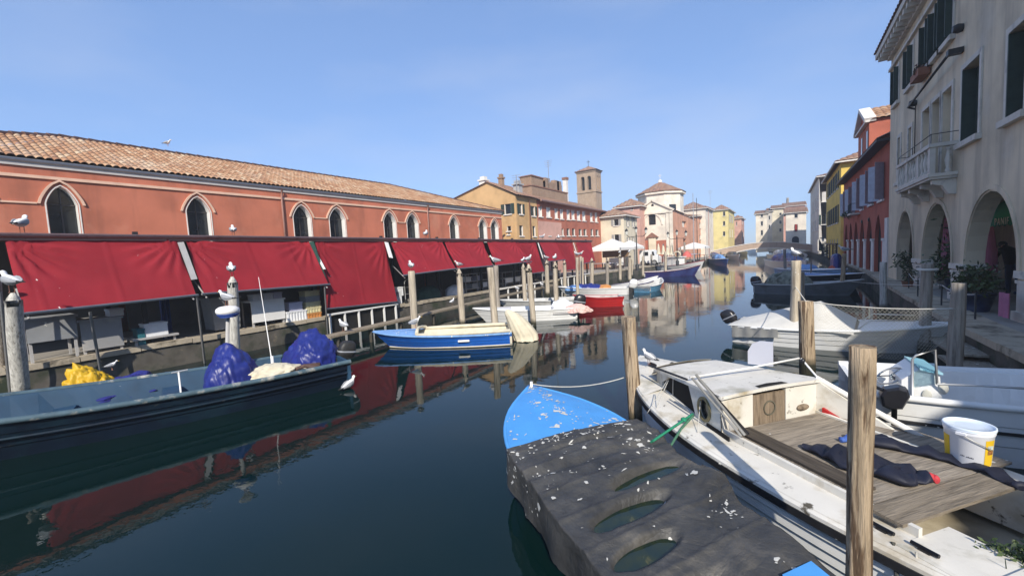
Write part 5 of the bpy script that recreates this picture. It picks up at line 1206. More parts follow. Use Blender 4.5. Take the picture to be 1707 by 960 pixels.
m.build('boot_stripe', CANVAS, t)
m = MB(); m.tube([B(2.7, -.6, .47), B(2.75, -.3, .53), B(2.78, 0, .55), B(2.75, .3, .53), B(2.7, .6, .47)], .05, 8); [m.tube([B(x, s_ * (at(S, x)[1] - .06), .43) for x in (.05, .7, 1.4, 2.1, 2.7)], .055, 8) for s_ in (1, -1)]; m.build('padded_coaming', CANVAS, t)
q = at(S, 1.3); m = MB(); m.box(1.2, 1.52, q[1] - .01, q[1] + .004, .20, .255, fr=B); m.build('number_plate', WHITE_PT, t)
outboard(B, -.15, 0, .3, t, IRON, 1.0)
m = MB(); rg = []
for u, r_, xo in ((0, .31, -.42), (.2, .33, -.38), (.4, .30, -.28), (.6, .26, -.18), (.78, .21, -.08), (.9, .15, .02), (1, .04, .10)):
    rg.append([B(xo + r_ * 1.15 * math.cos(a_ * 2 * PI / 48) * (1 + (.14 * nz(a_ * .55, u * 1.5, 3) + .06 * math.sin(a_ * 1.3 + u * 2)) * (1.1 - u)), r_ * math.sin(a_ * 2 * PI / 48) * (1 + (.16 * nz(a_ * .6, u * 1.5, 9) + .06 * math.sin(a_ * 1.7)) * (1.1 - u)), .02 + u * .93 + .03 * nz(a_ * .3, u * 4)) for a_ in range(48)])
m.rings(rg); single(m, 'motor_cover', CANVAS, 'cream canvas cover hanging over the blue boat outboard down to the water', 'cover')
BLUEGULL = B(2.85, .1, .56)
# -------- white boats beside it
WHITEH = mk('white_gelcoat', (.74, .74, .72), .3, .06, 3, bump=.02, spec=.5, second=((.5, .48, .42), 1.5, .62, .2))
GREYH = mk('grey_white_hull', (.48, .48, .46), .4, .12, 3, spec=.4, second=((.28, .27, .25), 2, .55, .2))
BLACKP = mk('black_plastic', (.015, .015, .018), .3, .2, 6, spec=.5)
PINKC = mk('pale_pink_cloth', (.66, .45, .40), .85, .1, 5, bump=.2)
REDH2 = mk('red_hull', (.36, .015, .015), .3, .15, 3, spec=.5)
def small_boat(label, bow, stern, zg, beam, mo, mi, rim, floor=.1, rise=.15, lap=.012, deckx=.62, dk=None, group=None, name='small_boat', transom=.92):
    bw_, st_ = PZ(*bow, zg + rise), PZ(*stern, 0)
    B = BF(st_, bw_); L = B.L; h = beam / 2
    t = thing(name, label, 'boat', (B.o + B.a * L * .5), group)
    S = hull(B, [(0, h * transom, zg, h * .82, -.15), (.3 * L, h, zg, h * .85, -.2), (.62 * L, h * .9, zg + .25 * rise, h * .6, -.2), (.85 * L, h * .5, zg + .65 * rise, h * .22, -.1), (L, .02, zg + rise, .01, .12)], t, mo, mi, floor, 3, lap, .07, rim, .028, 20)
    if dk: deck(B, S, deckx * L, L - .03, t, dk)
    for x in (.3, .5):
        q = at(S, x * L); m = MB(); m.box(x * L - .12, x * L + .12, -q[1] + .13, q[1] - .13, zg - .14, zg - .1, fr=B); m.build('thwart', mi, t)
    return t, B, S
t, B, S = small_boat('white open boat with number label moored by the close post pair', (788, 514), (958, 528), .42, 1.25, WHITEH, WHITEH, WHITEH, dk=WHITEH)
q = at(S, .6); m = MB(); m.box(.35, .95, q[1] - .01, q[1] + .004, .22, .3, fr=B); m.build('number_label', GREY_PT, t)
outboard(B, -.15, 0, .42, t, BLACKP, 1.25)
m = drape((-.05, .35, .25), .55, .45, .3, 21, fr=B, k=14, wr=.08); single(m, 'pink_cover', PINKC, 'pale pink cloth draped over the stern of the white open boat', 'cover')
m = drape((.45, -.1, .3), .5, .45, .4, 23, fr=B, k=14, wr=.08); single(m, 'white_cover', STYRO, 'white sheet bundled in the stern of the white open boat', 'cover')
t, B, S = small_boat('grey white flat boat behind the white open boat', (828, 500), (975, 508), .36, 1.3, GREYH, GREYH, GREYH)
t, B, S = small_boat('red boat with squared stern behind the black outboard', (955, 492), (1036, 508), .42, 1.1, REDH2, GREYH, REDH2); 
t, B, S = small_boat('white boat heaped with blue tarpaulin beside the trio of posts', (930, 478), (1048, 489), .38, 1.4, WHITEH, GREYH, WHITEH); outboard(B, -.2, 0, .35, t, WHITEH, 1.3)
for k, (u, sx, h_, mt, lab) in enumerate(((.55, 1.0, .34, TARPB, 'blue tarpaulin in the middle of the white boat by the trio'), (.72, .8, .26, BLUED, 'faded blue sheet in the bow of the white boat by the trio'), (.34, .45, .26, ORCR, 'orange bundle in the stern of the white boat by the trio'))):
    m = lump((B.L * u, 0, .3), sx, .5, h_, 20 + k, fr=B, fold=.6); single(m, 'boat_cover', mt, lab, 'cover')
t, B, S = small_boat('white boat with dark purple gunwale and rising bow', (1098, 459), (1034, 486), .40, 1.5, WHITEH, GREYH, mk('purple_rim', (.04, .02, .09), .4), rise=.35); 
t, B, S = small_boat('light blue boat with only its bow showing behind the purple rimmed boat', (1102, 463), (1070, 487), .36, 1.2, mk('light_blue_hull', (.10, .26, .42), .4), GREYH, WHITEH, rise=.3)
NAVP = mk('navy_purple_hull', (.03, .025, .12), .35, .2, 2, spec=.5, second=((.05, .08, .25), 1, .5, .2))
t, B, S = small_boat('long navy purple boat with orange waterline moored across the canal', (1168, 442), (1074, 462), .48, 1.8, NAVP, GREYH, mk('maroon_rim', (.12, .02, .03), .4), rise=.42, name='fishing_boat')
t, B, S = small_boat('white boat with red stripe and raking bow behind the navy boat', (1174, 434), (1100, 451), .6, 2.0, WHITEH, WHITEH, REDH2, rise=.5, name='fishing_boat', dk=WHITEH)
m = MB(); m.box(1.2, 3.0, -.6, .6, .6, 1.5, fr=B); m.box(1.1, 3.2, -.7, .7, 1.5, 1.58, fr=B); m.build('wheelhouse', WHITEH, t)
far = [((1212, 431), (1190, 437), 'blue boat in the moored row before the bridge', BLUEH, BLUED), ((1202, 425), (1184, 432), 'white boat with blue canopy in the row before the bridge', WHITEH, TARPB), ((1232, 424), (1213, 430), 'white motorboat with dark hood near the bridge', WHITEH, BLACKP), ((1246, 419), (1230, 423), 'white cruiser close to the left bridge foot', WHITEH, WHITEH), ((1262, 416), (1248, 420), 'small white boat under the bridge arch', WHITEH, GREYH)]
for b_, s_, lab, mo, mc in far:
    t, B, S = small_boat(lab, b_, s_, .7, 1.9, mo, GREYH, WHITEH, rise=.3, dk=WHITEH); m = lump((B.L * .4, 0, .6), B.L * .28, .75, .7, hash(lab) % 7 if False else len(lab), fr=B, fold=.3); m.build('hood', mc, t)
# right bank boats
DGREEN = mk('dark_grey_hull', (.16, .18, .19), .45, .2, 2, second=((.08, .09, .09), 1.5, .55, .2))
t, B, S = small_boat('long grey boat with black outboard and camouflage heap, right of mid canal', (1440, 466), (1268, 487), .48, 1.7, DGREEN, GREYH, GREYH, rise=.25, name='long_boat'); outboard(B, -.15, 0, .35, t, BLACKP, 1.3)
m = lump((1.3, 0, .3), 1.0, .7, .75, 31, fr=B, fold=.5); single(m, 'camouflage_cover', mk('camouflage', (.24, .25, .20), .9, .5, 5, second=((.06, .07, .05), 4, .5, .1)), 'mottled grey green cover over the stern of the long grey boat', 'cover')
t, B, S = small_boat('black hulled boat with white gunwale behind the long grey boat', (1440, 455), (1318, 470), .55, 1.7, BLACKP, BLUED, WHITEH, rise=.25, name='long_boat', dk=BLUED)
t, B, S = small_boat('pale blue boat with white deck lines by the red arcaded house', (1412, 448), (1310, 459), .6, 1.8, mk('pale_blue_hull', (.20, .36, .55), .4), WHITEH, WHITEH, rise=.25, dk=WHITEH); m = lump((B.L * .4, 0, .5), 1.3, .6, .45, 33, fr=B); single(m, 'boat_cover', BLUED, 'grey blue cover on the pale blue boat', 'cover')
t, B, S = small_boat('white boat under a blue cover near the bridge right foot', (1345, 434), (1288, 441), .7, 2.0, WHITEH, GREYH, WHITEH, rise=.4); m = lump((B.L * .5, 0, .6), B.L * .4, .8, .8, 35, fr=B); single(m, 'boat_cover', TARPB, 'dark blue cover over the white boat near the right bridge foot', 'cover')
t, B, S = small_boat('white boat with grey hood moored nearest the bridge right foot', (1330, 424), (1288, 430), .7, 2.0, WHITEH, GREYH, WHITEH, rise=.4); m = lump((B.L * .5, 0, .6), B.L * .35, .8, .9, 37, fr=B); m.build('hood', GREYH, t)
q = PX(1397, 440, 3.0); m = lump((q.x - .1, q.y, .55), .35, .8, 1.05, 41, fold=.4, p=.3); single(m, 'motor_cover', TARPB, 'upright blue cover beside the brown gull post', 'cover')
m = lump((q.x - .2, q.y - .5, .5), .35, .35, .4, 43); single(m, 'float_bag', mk('orange_red', (.5, .08, .03), .6), 'orange red bag at the foot of the upright blue cover', 'bag')

# -------- covered white boat
t = thing('covered_motorboat', 'white open motorboat with pale stern cover behind the hanging net', 'boat', (.9, 12, 0))
B = BF((-1.0, 12.55), (2.95, 11.85))
S = hull(B, [(0, .72, .42, .64, -.15), (1.2, .82, .44, .70, -.2), (2.4, .78, .5, .55, -.2), (3.3, .5, .58, .25, -.12), (B.L, .03, .66, .02, .12)], t, WHITEH, WHITEH, .15, 3, .014, .1, WHITEH, .035, 22)
deck(B, S, 2.5, B.L - .03, t, WHITEH); outboard(B, -.16, 0, .42, t, BLACKP, .95, tilt=.5)
m = MB(); [m.tube([B(2.5, s_ * .62, .52), B(2.7, s_ * .55, .72), B(3.4, s_ * .4, .75)], .015, 6) for s_ in (1, -1)]; m.build('bow_rail', GALV, t)
def h_(u, v): x = lerp(-.08, 2.45, u); r_ = 1 - abs(v); return .45 + (.62 * min(1, u * 1.35) ** .9 * (1 if u < .74 else max(0, 1 - (u - .74) / .4))) * (r_ ** .8) + .02 * nz(u * 6, v * 4)
m = sheet(B, -.08, 2.45, .78, .84, h_, 34, 18); single(m, 'boat_cover', mk('pale_grey_canvas', (.60, .585, .54), .8, .1, 4, bump=.2, second=((.42, .40, .35), 2, .58, .2)), 'pale peaked cover over the stern half of the motorboat behind the net', 'cover')
m = MB(); m.grid(lambda u, v: B(lerp(.02, 1.05, u), at(S, lerp(.02, 1.05, u))[1] + .02 + .02 * math.sin(u * 20) if False else -(at(S, lerp(.02, 1.05, u))[1] + .03 + .015 * math.sin(u * 22)), lerp(.14 + .1 * u, .45, v)), 20, 4)
single(m, 'cover_skirt', mk('grey_cloth', (.25, .25, .24), .8, .2, 6, bump=.2), 'grey cloth skirt hanging at the motorboat stern', 'skirt')
# ================================================================ blue bowed boat under the black tarpaulin
BLUEB = mk('sky_blue_paint', (.07, .29, .66), .5, .10, 3, bump=.15, second=((.05, .22, .52), 2.5, .55, .15), )
BLUES = mk('sky_blue_side', (.08, .32, .70), .5, .12, 3, bump=.1, second=((.04, .16, .22), 1.5, .6, .2))
def tarp_mat():
    s = NT('black_tarpaulin'); f = s.noise(2.2, 8, (1, 1, 1), .62)
    c = s.ramp(f, [(.3, (.026, .026, .026)), (.5, (.052, .051, .049)), (.7, (.092, .087, .078))])
    k = s.noise(1.1, 9, (1, 1, 1), .7); c = s.mix(s.ramp(k, [(.56, 0.0), (.74, .65)]), c, (.14, .125, .105))
    k = s.noise(3.4, 6, (1, 3, 1), .7); c = s.mix(s.ramp(k, [(.62, 0.0), (.75, .4)]), c, (.17, .155, .135))
    s.out(c); s.b.inputs['Specular IOR Level'].default_value = .4
    rr = s.ramp(k, [(.4, .48), (.7, .75)]); s.L.new(rr, s.b.inputs['Roughness'])
    cr = s.math('ABSOLUTE', s.math('SUBTRACT', s.noise(2.6, 5, (1, 1, 1), .5, 1.2), .5)); cr = s.math('POWER', cr, .6)
    s.bump(s.math('ADD', s.math('MULTIPLY', cr, 1.3), s.math('ADD', s.noise(9, 6), s.math('MULTIPLY', s.noise(60, 3), .25))), .55, .025)
    return s.m
TARPK = tarp_mat()
DROP = mk('bird_dropping', (.52, .51, .47), .85, .2, 30, bump=.1)
def splats(m, fn, n, seed, pos, size):
    """bird droppings: irregular blots and streaks lying on the surface fn(u, v)"""
    rs = random.Random(seed)
    cl = [pos(rs) for _ in range(max(3, n // 7))]
    for i in range(n):
        if rs.random() < .86: c_ = rs.choice(cl); u, v = c_[0] + rs.gauss(0, .035), c_[1] + rs.gauss(0, .035)
        else: u, v = pos(rs)
        if not (.005 < u < .985 and .01 < v < .99): continue
        p = fn(u, v); du = (fn(min(.999, u + .004), v) - p).normalized(); dv = (fn(u, min(.999, v + .004)) - p).normalized(); nn = du.cross(dv)
        if nn.z < 0: nn = -nn
        nn.normalize(); t2 = nn.cross(du).normalized()
        r = size * math.exp(rs.gauss(0, .55)); st = rs.choice((1, 1, 1.5, 2.2, 4.5)); r /= st ** .5; a0 = rs.uniform(0, 6.28); k = 11; ring = []
        for j in range(k):
            a_ = 2 * PI * j / k; q = r * (1 + .45 * rs.uniform(-1, 1)); x, y = q * math.cos(a_) * st, q * math.sin(a_)
            ring.append(p + du * (x * math.cos(a0) - y * math.sin(a0)) + t2 * (x * math.sin(a0) + y * math.cos(a0)) + nn * .004)
        m.add([p + nn * .005] + ring, [(0, 1 + j, 1 + (j + 1) % k) for j in range(k)], 1)
B = BF((.2, 2.7), (-3.2 + .06, 2.7 + 2.35))
TB = B; B = BF(TB(0, .42, 0), TB(3.86, .10, 0)); t = thing('blue_bow_boat', 'wooden boat with bright sky blue foredeck poking out of the black tarpaulin', 'boat', (-1.3, 3.9, 0))
S = hull(B, [(0, .50, .36, .42, -.15), (1.2, .66, .38, .54, -.2), (2.4, .74, .50, .50, -.2), (3.2, .52, .58, .26, -.12), (3.86, .02, .66, .01, .1)], t, BLUES, BLUES, .1, 2, .012, .08, BLUES, .022, 22)
def fd(u, v):
    x = lerp(2.36, 3.84, u); q = at(S, x); b = max(.004, q[1] - .005); y = (v * 2 - 1)
    return B(x, y * b, q[2] + .012 + (.05 + .06 * u) * (1 - abs(y) ** 1.3) * min(1, b * 1.8))
m = MB(); m.grid(fd, 24, 16); splats(m, fd, 230, 5, lambda r: (1 - r.random() ** 1.5 * .95, min(.98, max(.02, r.gauss(.42, .2)))), .0095); m.build('foredeck', [BLUEB, DROP], t)
m = MB(); m.tube([B(3.74, .02, .69), B(3.74, .02, .76)], .02, 8); m.build('bow_bitt', WHITE_PT, t)
BITT = B(3.74, .02, .73); B = TB
# tarpaulin with sagging bays between the thwarts
SUP = [2.42, 2.05, 1.62, 1.22, .86, .45, .02]
BAYS = ((1.40, -.40, .54, .115, .17), (1.07, .04, .94, .12, .18), (.70, .32, .98, .11, .16), (.30, .30, .95, .13, .08))
def tz(x, y):
    z = .60; ss = lambda t_: max(0, min(1, t_)) ** 2 * (3 - 2 * max(0, min(1, t_)))
    for xc, ya, yb, hw, dp in BAYS:
        xq = xc - .10 * (y - (ya + yb) / 2); dx = (x - xq) / hw; dy = (y - (ya + yb) / 2) / ((yb - ya) / 2); z -= dp * ss((1 - dx * dx - dy * dy) * .9)
    z -= .03 * ss(1 - abs(x - 1.85) / .1) + .014 * ss(1 - abs(x - 2.16) / .05)
    z += sum(.013 * math.exp(-((x + .06 * (y - .3) - s_) / .022) ** 2) for s_ in (2.2, 2.0, 1.60, 1.24, .89, .52)) + .010 * math.exp(-((x - 2.2 - .1 * y) / .02) ** 2) + .08 * math.exp(-((x - 1.1) / .16) ** 2 - ((y + .34) / .2) ** 2) + .07 * math.exp(-((x - .3) / .3) ** 2 - ((y + .2) / .3) ** 2)
    z -= .05 * abs(y - .2) + .02 * (2.4 - x)
    z += .012 * nz(x * 3, y * 3, 2) + .018 * (abs(nz(x * 2.6 + y * .9, y * 2.2 - x * .8, 5)) ** .8 - .2) + .014 * (abs(nz(x * 6 + y * 2, y * 4 - x, 8)) ** .8 - .2) + .004 * nz(x * 16, y * 12, 1)
    return z
EDGE = [(-.2, -.12), (.3, -.19), (.8, -.29), (1.05, -.44), (1.3, -.44), (1.6, -.44), (1.9, -.57), (2.1, -.62), (2.5, -.62)]
def pw(x):
    for (a_, p_), (b_, q_) in zip(EDGE, EDGE[1:]):
        if x <= b_: return lerp(p_, q_, (x - a_) / (b_ - a_))
    return EDGE[-1][1]
def tarpf(u, v):
    x = 2.42 - 2.55 * u
    yl = 1.0 + .05 * math.sin(u * PI) + .02 * nz(u * 5, 1); yr = pw(x) + .03 * nz(u * 5, 7)
    t_ = v * 1.46 - .23
    y = lerp(yr, yl, min(1, max(0, t_)))
    z = tz(x, y)
    if t_ > 1: k = (t_ - 1) / .23; z -= .34 * k; y += .015 * k + .018 * math.sin(u * 31) * k; x += .015 * math.sin(u * 27) * k
    if t_ < 0: k = -t_ / .23; z -= .30 * k; y += .03 * k + .02 * math.sin(u * 13) * k
    if u < .03: z -= .004
    return B(x, y, z)
m = MB(); m.grid(tarpf, 170, 120)
fr_ = [[tarpf(0, j / 30), tarpf(0, j / 30) - V((0, 0, .10))] for j in range(31)]; m.rings(fr_, closed=False, cap=(False, False))
splats(m, tarpf, 330, 9, lambda r: (r.random() ** 2.8 * .9, .2 + .75 * r.random()), .0075)
tp = single(m, 'tarpaulin', [TARPK, DROP], 'large black tarpaulin spotted with droppings over the blue bowed boat', 'tarpaulin')
POOL = NT('pool_water'); POOL.out((.010, .022, .014)); POOL.b.inputs['Roughness'].default_value = .03
k = POOL.noise(7, 6); POOL.out(POOL.ramp(k, [(.42, (.008, .020, .016)), (.6, (.02, .03, .012)), (.7, (.10, .09, .03))])); POOL = POOL.m
for k, (xa, xb, zz, lab) in enumerate(((1.24, 1.60, .515, 'farthest narrow rain pool in the black tarpaulin'), (.88, 1.20, .505, 'middle rain pool in the black tarpaulin'), (.47, .84, .500, 'nearest rain pool with yellow green bottom in the black tarpaulin'))):
    m = MB(); xc, yc = (xa + xb) / 2, .25
    xc, ya, yb = BAYS[k][:3]; yc = (ya + yb) / 2; m.poly([[B(xc - .10 * (yb - ya) / 2 * math.sin(a_ * PI / 16) + .10 * math.cos(a_ * PI / 16), yc + (yb - ya) / 2 * .9 * math.sin(a_ * PI / 16), zz) for a_ in range(32)]]); single(m, 'rain_pool', POOL, lab, 'pool', 'rain pools in the tarpaulin')
m = rope([tarpf(0, .5) + V((0, 0, .02)), tarpf(.02, .3) + V((0, 0, .02))], .006); 
m = MB(); p = PZ(1348, 950, .40); fr2 = Fr(p, V((.76, -.65, 0)), V((-.65, -.76, 0)))
q = [PZ(1304, 957, .60), PZ(1352, 934, .60), PZ(1394, 968, .60), PZ(1335, 1005, .60)]; m.prism(q, (0, 0, -.32)); o = m.build('stern_box', BLUES, t)
# ================================================================ white cabin boat
OLDW = mk('old_white_gelcoat', (.68, .65, .58), .55, .12, 2.5, bump=.15, second=((.38, .31, .19), 1.6, .53, .16), third=((.10, .085, .06), 9, .62, .07))
MOSSW = mk('mossy_white_deck', (.66, .63, .56), .6, .12, 3, bump=.25, second=((.20, .18, .10), 1.6, .52, .2), third=((.10, .09, .06), 11, .64, .1))
GREYHULL = mk('grey_white_lapstrake', (.78, .78, .75), .45, .08, 2, bump=.08, second=((.45, .41, .33), 1.4, .56, .2, (1, 1, 3)), third=((.12, .11, .08), 5, .66, .08, (1, 1, 2)))
RUB = mk('black_rubber', (.02, .02, .022), .6, .2, 8, drops=(12, .25, .5))
OLDWOOD = wood('old_door_wood', (.26, .20, .14), (.07, .05, .035), (5, 5, .4), bump=.7)
PLY = wood('weathered_plywood', (.30, .255, .20), (.12, .10, .08), (.5, 7, 4), bump=.5, drops=7, rot=2.27)
PLYD = wood('dark_wet_board', (.085, .07, .055), (.03, .025, .02), (7, .5, 4), bump=.5, rot=2.27)
BEIGE = mk('beige_cockpit', (.52, .46, .34), .6, .12, 2, bump=.1, second=((.30, .25, .17), 1.3, .55, .2))
B = BF((1.46, 3.76), (1.46 - .763 * 4.5, 3.76 + .647 * 4.5)); CB = B
t = thing('cabin_boat', 'worn white cabin boat with wooden door and plank covered cockpit, right foreground', 'boat', (.1, 4.9, 0))
S = hull(B, [(0, .88, .52, .84, -.15), (1.0, 1.0, .51, .96, -.2), (2.2, 1.01, .53, .96, -.22), (3.2, .84, .60, .74, -.2), (4.0, .46, .68, .34, -.12), (4.52, .02, .75, .01, .1)], t, GREYHULL, BEIGE, .16, 5, .014, .05, None, n=30)
for s_ in (1, -1):
    m = MB(); m.rings([[B(x, s_ * (bg + .002 - (.012 if k > 1 else -.02)), zg + z_) for k, z_ in enumerate((-.025, -.085, -.085, -.025))] for x, bg, zg, bw, zk in S], smooth=False); m.build('rub_rail', RUB, t)
    m = MB(); m.rings([[B(x, s_ * y_, zg + z_) for y_, z_ in ((bg + .012, -.03), (bg + .008, .0), (max(.004, bg - .03), .022), (max(.003, bg - .05), -.02))] for x, bg, zg, bw, zk in S], smooth=False); m.build('sheer_strake', OLDW, t)
    m = MB()
    def sd(u, v):
        x = lerp(.02, 3.45, u); q = at(S, x); yi = lerp(.62, .66, min(1, x / 2)) if x < 2.05 else lerp(.66, .44, (x - 2.05) / 1.35)
        return B(x, s_ * lerp(yi, q[1] - .02, v), q[2] + .02 + .012 * math.sin(v * PI))
    m.grid(sd, 40, 5); m.build('side_deck', OLDW, t)
    m = MB(); m.rings([[B(x, s_ * (.62 + dy), at(S, x)[2] + dz) for dy, dz in ((0, -.3), (.035, -.3), (.035, .085), (0, .085))] for x in [0.4 + i * .11 for i in range(16)]], smooth=False); m.build('coaming', OLDW, t)
deck(B, S, 3.2, 4.48, t, MOSSW, camber=.09, dz=.02)
ax, fx = 2.05, 3.42
def side(s_): return Fr(B(ax, s_ * .68, 0), B(fx, s_ * .46, 0) - B(ax, s_ * .68, 0), (B.l * s_ + B.a * .16) if True else 0)
zr = lambda x: lerp(.955, .875, (x - ax) / (fx - ax))
for s_ in (1, -1):
    f2 = side(s_); Ls = (B(fx, .46, 0) - B(ax, .68, 0)).length; m = MB()
    win = [(.46, .575), (1.24, .655), (1.24, .74), (1.0, .875), (.60, .89)]
    prt = [(.28 + .105 * math.cos(PI * i / 10), .72 + .125 * math.sin(PI * i / 10)) for i in range(20)]
    wall(m, f2, [(0, .5), (Ls, .56), (Ls, .88), (0, .955)], [win, prt], .03); m.build('cabin_side', OLDW, t)
    m = MB(); m.poly([[f2(*q, -.028) for q in win]]); w2 = m.build('cabin_window', DARK, t)
    m = MB(); m.bar(f2(1.0, .63, -.02), f2(.98, .88, -.02), .012, .012); m.build('window_bar', GALV, w2)
    m = MB(); m.poly([[f2(*q, -.025) for q in prt]]); p2 = m.build('porthole', GLASS, t)
    m = MB(); band(m, f2, prt + prt[:1], .03, -.005, .018); m.build('porthole_rim', mk('brass_green', (.20, .17, .09), .5, .3, 8), p2)
    m = MB(); m.box(-.15, .22, .005, .02, .548, .592, fr=lambda x, y, z: f2(x, z + .0, y)); m.build('vent_slot_shade', DARK, t)  # raised dark strip stands in for the shaded hole
m = MB()
def rf(u, v): x = lerp(ax - .04, fx + .03, u); y = (v * 2 - 1) * lerp(.70, .49, u); return B(x, y, zr(x) + .012 + .018 * (1 - (v * 2 - 1) ** 2) - (.02 if u > .98 else 0))
m.grid(rf, 24, 16); ro = m.build('cabin_roof', MOSSW, t)
m = MB(); m.rings([[rf(u, v) - V((0, 0, .0)), rf(u, v) - V((0, 0, .035))] for u, v in [(0, i / 16) for i in range(17)] + [(i / 24, 1) for i in range(1, 25)]], closed=False, cap=(False, False)); m.build('roof_edge', OLDW, ro)
m = MB(); m.grid(lambda u, v: B(lerp(fx, fx + .28, u), (v * 2 - 1) * lerp(.46, .36, u), lerp(.90, .70, u) + .03 * (1 - (v * 2 - 1) ** 2)), 6, 8); m.build('cabin_front', OLDW, t)
fa = Fr(B(ax, 0, 0), B.l, -B.a)
m = MB(); hat = [(-.19, .5), (.26, .5), (.26, .945), (-.19, .945)]
wall(m, fa, [(-.66, .45), (.66, .45), (.68, .955), (.3, .965), (0, .97), (-.3, .965), (-.68, .955)], [hat], .04); m.build('cabin_bulkhead', OLDW, t)
m = MB(); m.add([rf(0.0 + u_, v_) + V((0, 0, .006)) for u_, v_ in ((.012, .36), (.012, .64), (.06, .63), (.075, .5), (.06, .37))], [(0, 1, 2, 3, 4)]); m.build('hatch_gap_shade', DARK, ro)  # dark patch laid on the roof for the shade in the hatch opening
m = MB(); m.box(-.185, .255, -.035, -.005, .5, .90, fr=lambda x, y, z: fa(x, z, y)); dr = m.build('cabin_door', OLDWOOD, t)
m = MB(); band(m, fa, [(.035 + .075 * math.cos(PI * i / 12), .74 + .075 * math.sin(PI * i / 12)) for i in range(25)], .012, -.004, .006); m.build('round_hatch', mk('tarnished_ring', (.12, .11, .08), .6), dr)
m = MB(); m.poly([[fa(*q, -.06) for q in hat]]); m.build('hatch_opening', DARK, t)
m = MB(); m.ell((0, 0, 0), .085, .03, .035, 12, 8, fr=lambda x, y, z: fa(-.42 + x, .68 + z, .012 + y)); m.build('vent_cover', OLDWOOD, t)
m = MB(); m.ell((0, 0, 0), .06, .012, .09, 12, 8, fr=lambda x, y, z: fa(.52 + x, .62 + z, .0 + y)); m.build('grey_oval', GREY_PT, t)  # grey oval standing slightly proud of the white bulkhead
for s_ in (-1,):
    m = MB(); m.prism([B(ax, s_ * .66, .95), B(ax, s_ * .66, .5), B(1.30, s_ * .93, .5)], B.l * .03); m.build('wing_screen', OLDW, t)
    m = MB(); m.tube([B(ax + .02, s_ * .66, .97), B(1.25, s_ * .95, .56)], .03, 8); m.build('wing_rail', WHITE_PT, t)
    m = MB(); m.prism([B(1.98, s_ * .66, .52), B(1.98, s_ * .66, .66), B(1.74, s_ * .76, .53)], B.l * .035); m.build('red_patch', REDH2, t)
    m = MB(); m.box(2.06, 3.2, -.98, -.70, .55, .62, fr=B); m.build('far_locker', OLDW, t)
m = MB(); m.box(.02, .40, .36, .86, .30, .545, fr=B); m.build('stern_locker', MOSSW, t)
m = MB(); m.box(-.05, .02, -.84, .84, .05, .56, fr=B); tr = m.build('transom', OLDW, t)
for y in (.25, .55): m = MB(); m.box(-.075, -.045, y - .04, y + .04, .32, .585, fr=B); m.build('transom_strap', RUB, tr)
for x, y in ((.52, .80), (.3, .78)): m = MB(); m.box(x - .03, x + .03, y - .014, y + .014, .535, .56, fr=B); m.tube([B(x - .07, y, .567), B(x + .07, y, .567)], .013, 8); m.build('deck_cleat', RUB, t)
for k, (x, y) in enumerate(((3.85, .22), (3.72, -.05), (3.6, .1))): m = MB(); m.box(x - .06, x + .06, y - .025, y + .025, .78, .815, fr=B); m.tube([B(x - .05, y, .815), B(x + .05, y, .815)], .014, 6); m.build('deck_cleat', BLACKP, t)
m = MB(); m.tube([B(3.45, .56, .93), B(2.62, .62, .97)], .014, 6); m.build('grab_rail', BLACKP, t)
# boards over its cockpit
W0 = .565
def board(x0, x1, y0, y1, z, mt, label, th=.022, rot=0):
    m = MB(); c_ = ((x0 + x1) / 2, (y0 + y1) / 2); n_ = 6; cs, sn = math.cos(rot), math.sin(rot)
    def g(x, y, z_): dx, dy = x - c_[0], y - c_[1]; return B(c_[0] + dx * cs - dy * sn, c_[1] + dx * sn + dy * cs, z_ + .004 * nz(x * 4, y * 4))
    m.box(x0, x1, y0, y1, z, z + th, fr=g); return single(m, 'board', mt, label, 'board', 'boards over the cabin boat cockpit')
board(1.36, 2.03, -.96, .60, W0, PLY, 'light weathered board against the wooden cabin door')
board(.69, 1.35, -1.0, .60, W0 + .002, PLY, 'broad stained board under the white bucket and wetsuit')
board(.46, .675, -.62, .70, W0 + .012, wood('grey_stern_board', (.24, .20, .15), (.09, .075, .055), (.5, 7, 4), bump=.5, drops=8, rot=2.27), 'narrow greyish board nearest the stern of the cabin boat')
board(.80, 1.98, .40, .58, W0 + .028, PLYD, 'dark wet plank lying along the near cockpit edge', rot=-.03)
# bucket
p = PZ(1613, 768, W0 + .024); d_ = depth(p); hb = .315; rb = .130; rt = .148
t = thing('bucket', 'white lidded paint bucket with yellow label panels on the boards', 'bucket', p)
BK = mk('bucket_plastic', (.76, .77, .80), .35, .03, 8, bump=0, spec=.5)
m = MB(); m.lathe(p, [(rb * .97, 0), (rb, .006), (lerp(rb, rt, .86), hb * .82), (rt * 1.0, hb * .83), (rt * 1.03, hb * .88), (rt * 1.0, hb * .93), (rt * 1.02, hb * .96)], 36); m.build('body', BK, t)
m = MB(); m.lathe(p, [(rt * 1.045, hb * .935), (rt * 1.07, hb * .97), (rt * 1.06, hb * 1.02), (rt * .99, hb * 1.02), (rt * .97, hb * .985), (rt * .5, hb * .98), (.001, hb * .98)], 36); m.build('lid', mk('bucket_lid', (.66, .74, .82), .3, .03, 8, bump=0, spec=.5), t)
def wrap(a0, a1, z0, z1, mt, name, off=.002, par=t):
    m = MB(); vc = math.atan2(-p.y, -p.x)
    m.grid(lambda u, v: p + V((math.cos(vc + lerp(a0, a1, u)), math.sin(vc + lerp(a0, a1, u)), 0)) * (lerp(rb, rt, lerp(z0, z1, v)) * (1 if True else 1) + off) + V((0, 0, hb * lerp(z0, z1, v))), 14, 3); return m.build(name, mt, par)
YL = mk('yellow_label', (.70, .45, .02), .5, .08, 6, bump=0)
